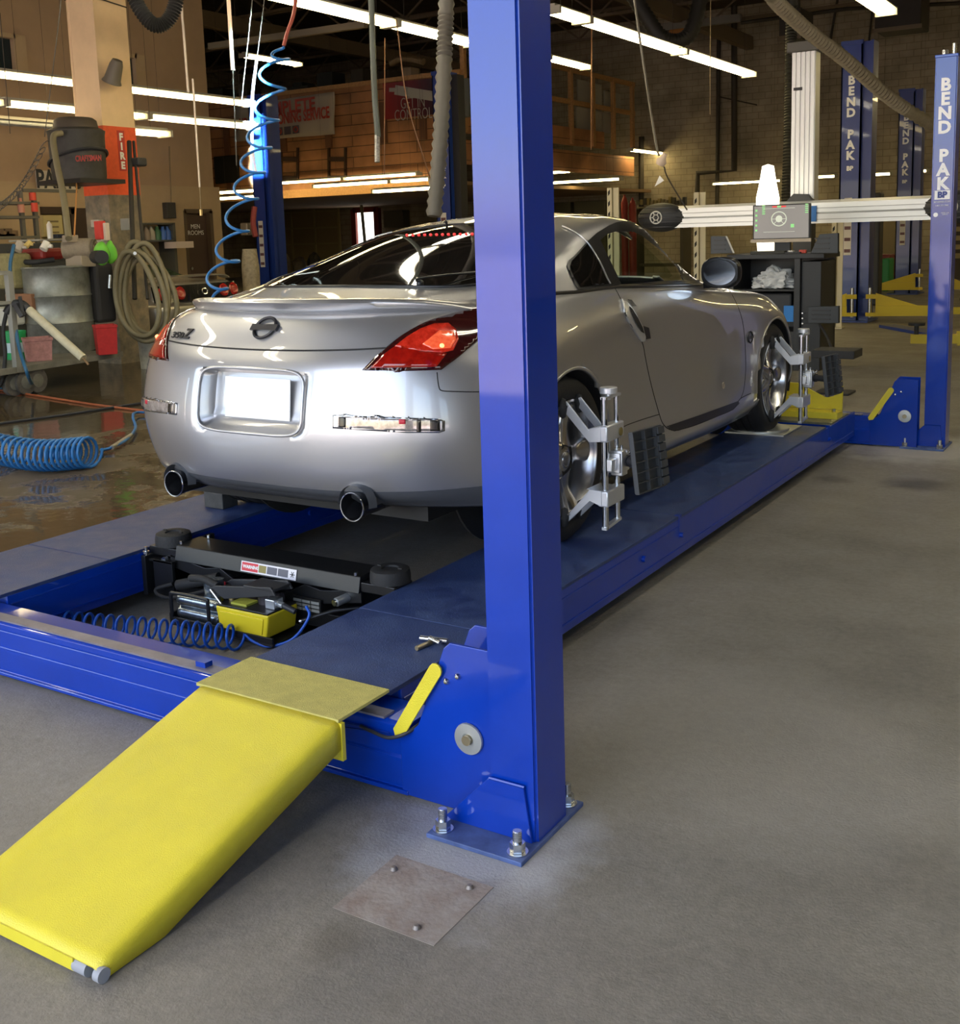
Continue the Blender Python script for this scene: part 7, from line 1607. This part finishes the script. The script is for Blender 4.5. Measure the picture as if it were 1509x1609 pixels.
# rag mop / hanging red rag by the sunlit column
bx('metal_canister', 378, 388, 350, 370, P(382, 360, d=20.3).y, .15, mat('ext_grey', (.25, .2, .15), .4, .4), 'small metal canister hanging left of the sunlit column', 'canister', bev=.02)
cord([(400, 325, 19.6), (398, 350, 19.6), (402, 372, 19.6)], .05, 'red rag hanging on the edge of the sunlit column', mat('rag_red', (.28, .05, .05), .7), cat='rag', name='red_rag')
bm = NB(); dq = P(392, 391, d=17.5); lathe(bm, [(0, 0), (.13, 0), (.14, dq.z * .8), (.11, dq.z), (0, dq.z)], Matrix.Translation((dq.x, dq.y, 0)), 16); tag(obj('drain_tank', bm, mat('tank_pale', (.3, .26, .2), .6, noise=.3), None, 50), 'pale upright drain tank standing left of the sunlit column behind the car', 'tank')
# hanging blue coil hose in front of the second car
L = []; ctl = [(445, 73, 6.3), (432, 100, 6.3), (424, 160, 6.3), (410, 215, 6.3), (398, 262, 6.3), (385, 310, 6.3), (368, 370, 6.3), (350, 425, 6.3), (336, 474, 6.25)]
C3 = bez([P(a, b_, d=c_) for a, b_, c_ in ctl], 14); NT = 9.5
for i, c_ in enumerate(C3):
    pass
NS = 320
for i in range(NS + 1):
    t_ = i / NS; f_ = t_ * (len(C3) - 1); k = min(int(f_), len(C3) - 2); c_ = C3[k].lerp(C3[k + 1], f_ - k); an = 2 * PI * NT * t_; r_ = .078 * min(1, t_ * 9, (1 - t_) * 12 + .1)
    L.append(c_ + rgt * r_ * math.cos(an) + Vector((0, 0, 1)) * r_ * .42 * math.sin(an) + Vector((FWD.x, FWD.y, 0)) * r_ * math.sin(an))
bm = NB(); tube(bm, L, .0085, 8); hz = tag(obj('coil_air_hose', bm, mat('blue_hose2', (.025, .16, .42), .35), None, 60), 'blue spiral air hose hanging from the roof down behind the car spoiler', 'hose')
cord([(465, -20, 6.3), (462, 20, 6.3), (452, 50, 6.3), (446, 72, 6.3)], .011, 'short red hose at the top of the blue spiral hose', mat('red_hose', (.35, .07, .04), .5), cat='hose', name='red_hose')
# blue coil lying on the wet floor
L = []; A_ = P(-40, 722, z=.0); B_ = P(60, 741, z=0); D_ = P(146, 736, z=0); C3 = bez([A_, B_, D_], 12); ns = 22 * 14
for i in range(ns + 1):
    t_ = i / ns; f_ = t_ * (len(C3) - 1); k = min(int(f_), len(C3) - 2); c_ = C3[k].lerp(C3[k + 1], f_ - k); an = 2 * PI * 20 * t_; d_ = (D_ - A_).normalized(); s_ = Vector((-d_.y, d_.x, 0)); L.append(c_ + s_ * .10 * math.cos(an) + Vector((0, 0, .112 + .10 * math.sin(an))))
tail = bez([L[-1], P(160, 707, z=.03), P(176, 703, z=.03), P(200, 690, z=.03), P(213, 672, z=.03), P(209, 655, z=.06), P(216, 648, z=.03), P(260, 650, z=.03)], 6)
bm = NB(); tube(bm, L + tail[1:], .011, 8); tag(obj('floor_air_hose', bm, mat('blue_hose2', (.025, .16, .42), .35), None, 60), 'blue spiral air hose lying on the wet floor left of the silver car', 'hose')
bm = NB(); cyl(bm, P(176, 703, z=.033), P(206, 684, z=.033), .016, 12); tag(obj('hose_coupling', bm, mat('coupling', (.4, .38, .33), .4, .7, noise=.3, nscale=50), None, 50), 'whitish metal coupling on the blue hose lying beside the car', 'coupling')
bm = NB(); tube(bm, bez([P(-20, 610, z=.012), P(60, 622, z=.012), P(150, 636, z=.012), P(232, 646, z=.012)], 6), .012, 6); tag(obj('orange_hose', bm, mat('orange_cord2', (.3, .08, .03), .5), None, 60), 'thin orange-brown hose lying across the wet floor below the cart', 'hose')
bm = NB(); tube(bm, [P(-20, 668, z=.012), P(100, 652, z=.012), P(225, 633, z=.012)], .012, 6); tag(obj('black_cable', bm, BLKP, None, 60), 'black cable lying across the wet floor above the blue coil', 'cable')

# ---- second car: silver, round lamps on a black rear panel, facing away to the left
T2 = [
 [(0,-.95,.28),(.35,-.94,.28),(.62,-.90,.28),(.78,-.80,.28),(.84,-.6,.26),(.86,0,.2),(.86,.8,.18),(.86,1.5,.18),(.86,2.1,.18),(.84,2.7,.2),(.7,3.3,.22),(.4,3.5,.22),(0,3.55,.22)],
 [(0,-1.05,.40),(.35,-1.04,.40),(.66,-1.0,.40),(.84,-.86,.40),(.90,-.6,.40),(.90,0,.38),(.88,.8,.34),(.88,1.5,.34),(.89,2.1,.34),(.88,2.7,.36),(.76,3.35,.36),(.45,3.58,.36),(0,3.62,.36)],
 [(0,-1.06,.62),(.35,-1.05,.62),(.68,-1.0,.62),(.86,-.86,.62),(.91,-.6,.62),(.90,0,.62),(.88,.8,.58),(.87,1.5,.58),(.88,2.1,.58),(.88,2.7,.56),(.74,3.35,.55),(.45,3.58,.54),(0,3.62,.54)],
 [(0,-.99,.70),(.35,-.98,.70),(.66,-.94,.70),(.83,-.80,.70),(.88,-.55,.70),(.88,0,.70),(.87,.8,.70),(.86,1.5,.68),(.86,2.1,.67),(.85,2.7,.62),(.7,3.25,.6),(.4,3.45,.6),(0,3.5,.6)],
 [(0,-.92,.92),(.35,-.91,.92),(.62,-.87,.92),(.78,-.74,.92),(.83,-.5,.92),(.83,0,.92),(.83,.8,.88),(.83,1.5,.86),(.82,2.1,.80),(.78,2.7,.72),(.6,3.1,.68),(.35,3.3,.66),(0,3.35,.66)],
 [(0,-.82,.95),(.33,-.81,.95),(.56,-.77,.95),(.68,-.6,.95),(.74,-.35,.96),(.76,0,.96),(.78,.8,.93),(.78,1.5,.90),(.76,2.0,.84),(.6,2.4,.78),(.45,2.5,.77),(.25,2.55,.77),(0,2.56,.77)],
 [(0,-.25,.98),(.3,-.24,.98),(.48,-.2,.98),(.58,-.1,.99),(.64,.1,1.0),(.69,.35,1.0),(.72,.8,.98),(.72,1.3,.96),(.66,1.7,.93),(.5,1.9,.90),(.4,1.95,.9),(.2,2.0,.9),(0,2.02,.9)],
 [(0,.25,1.17),(.25,.26,1.17),(.38,.3,1.16),(.45,.38,1.16),(.5,.48,1.17),(.54,.6,1.18),(.56,.85,1.18),(.56,1.05,1.17),(.52,1.3,1.13),(.42,1.42,1.11),(.3,1.45,1.1),(.15,1.48,1.1),(0,1.49,1.1)],
 [(0,.6,1.22),(.1,.6,1.22),(.2,.62,1.22),(.25,.66,1.22),(.28,.7,1.22),(.3,.75,1.22),(.3,.85,1.22),(.3,.95,1.21),(.28,1.0,1.205),(.2,1.05,1.2),(.15,1.06,1.2),(.08,1.07,1.2),(0,1.07,1.2)],
]
G2 = body_grid(T2, 5, 5); Z2 = Matrix.Translation((-11.35, 10.95, 0)) @ Matrix.Rotation(math.radians(92), 4, 'Z')
car2 = thing('car', 'silver coupe with four round red rear lamps parked behind the column, rear towards the lift', 'car', (-11.35, 10.95, 0))
_CX, _CY, _CZ = CXW, CYW, CZ
bm = car_body_bm(G2, False); bm.transform(Z2 @ Matrix.Translation((-CXW, -CYW + 1.0, -CZ)))
P2 = mat('second_car_paint', (.34, .33, .31), .3, .7, coat=.8)
obj('body_shell', bm, P2, car2, 60)
def C2(x, y, z): return Z2 @ Vector((x, y + 1.0, z))
bm = NB(); 
rows = [[C2(x, -1.0 + .13 * (abs(x) / .8) ** 3 + (z - .70) * .26, z) for x in np.linspace(-.80, .80, 17)] for z in (.70, .92)]
loftgrid(bm, rows); bm.transform(Matrix.Translation(Z2.to_3x3() @ Vector((0, -.02, 0)))); pn2 = obj('rear_panel', bm, mat('gloss_black_panel', (.01, .01, .011), .12, coat=1), car2, 60)
for x in (-.68, -.42, .42, .68):
    c_ = C2(x, -1.0 + .13 * (abs(x) / .8) ** 3 + .025, .81); n_ = Z2.to_3x3() @ Vector((0, -1, .2)); n_.normalize()
    bm = NB(); lathe(bm, [(0, .02), (.03, .02), (.05, .015), (.075, .03), (.09, .02), (.09, -.03)], facing(c_ + n_ * .02, Z2.to_3x3() @ Vector((1, 0, 0)), Z2.to_3x3() @ Vector((0, .2, 1))), 24); obj('round_lamp', bm, mat('lamp_red_round', (.35, .012, .01), .2, coat=1), car2, 50)
bm = NB(); M2 = facing(C2(0, -1.03, .82), Z2.to_3x3() @ Vector((1, 0, 0)), Z2.to_3x3() @ Vector((0, .2, 1))); tube(bm, [M2 @ Vector((.05 * math.cos(q), .04 * math.sin(q), 0)) for q in np.linspace(0, 2 * PI, 21)[:-1]], .007, 6, closed=True); obj('emblem', bm, CHROME, car2, 50)
bm = NB(); box(bm, -.16, .16, -.08, .08, 0, .01, facing(C2(0, -1.09, .53), Z2.to_3x3() @ Vector((1, 0, 0)), Z2.to_3x3() @ Vector((0, 0, 1)))); obj('number_plate', bm, mat('plate_pale', (.4, .42, .42), .5), car2)
bm = NB(); rows = []
for x in np.linspace(-.78, .78, 25):
    a = abs(x) / .78; y_ = -.9 + .12 * a ** 3; z_ = 1.02 - .05 * a ** 6; rows.append([C2(x, y_ + p, z_ + q) for p, q in ((0, 0), (.0, .015), (.12, .03), (.2, .01), (.12, -.005))])
loftgrid(bm, rows, cv=True); 
for s_ in (-.6, .6): a, b_ = C2(s_, -.8, .93), C2(s_, -.8, 1.02); bar(bm, a, b_, .12, .03)
obj('rear_wing', bm, P2, car2, 50)
# side and rear glass of the second car
def C2g(pts, off, nm, sg):
    bm = NB(); vs = [bm.verts.new(C2(sg * (x + off), y, z)) for x, y, z in pts]; bm.faces.new(vs); o = obj(nm, bm, mat('second_glass', (.03, .05, .035), .05, coat=.5), car2); return o
for sg_ in (1, -1): C2g([(.752, .05, 1.0), (.755, .9, 1.0), (.70, 1.7, .96), (.56, 1.25, 1.13), (.585, .9, 1.17), (.58, .55, 1.165)], .012, 'side_window', sg_)
bm = NB(); loftgrid(bm, [[C2(x, -.22 + .03, 1.0) for x in (-.5, -.25, 0, .25, .5)], [C2(x, .05, 1.09) for x in (-.48, -.24, 0, .24, .48)], [C2(x, .25, 1.185) for x in (-.4, -.2, 0, .2, .4)]]); obj('rear_window', bm, mat('second_glass', (.03, .05, .035), .05, coat=.5), car2, 60)
for x in (-.80, .80):
    for y_ in (0, 2.45):
        bm = NB(); a = C2(x - .1, y_, .32); b_ = C2(x + .1, y_, .32); cyl(bm, a, b_, .32, 28); obj('wheel', bm, RUB, car2, 50)
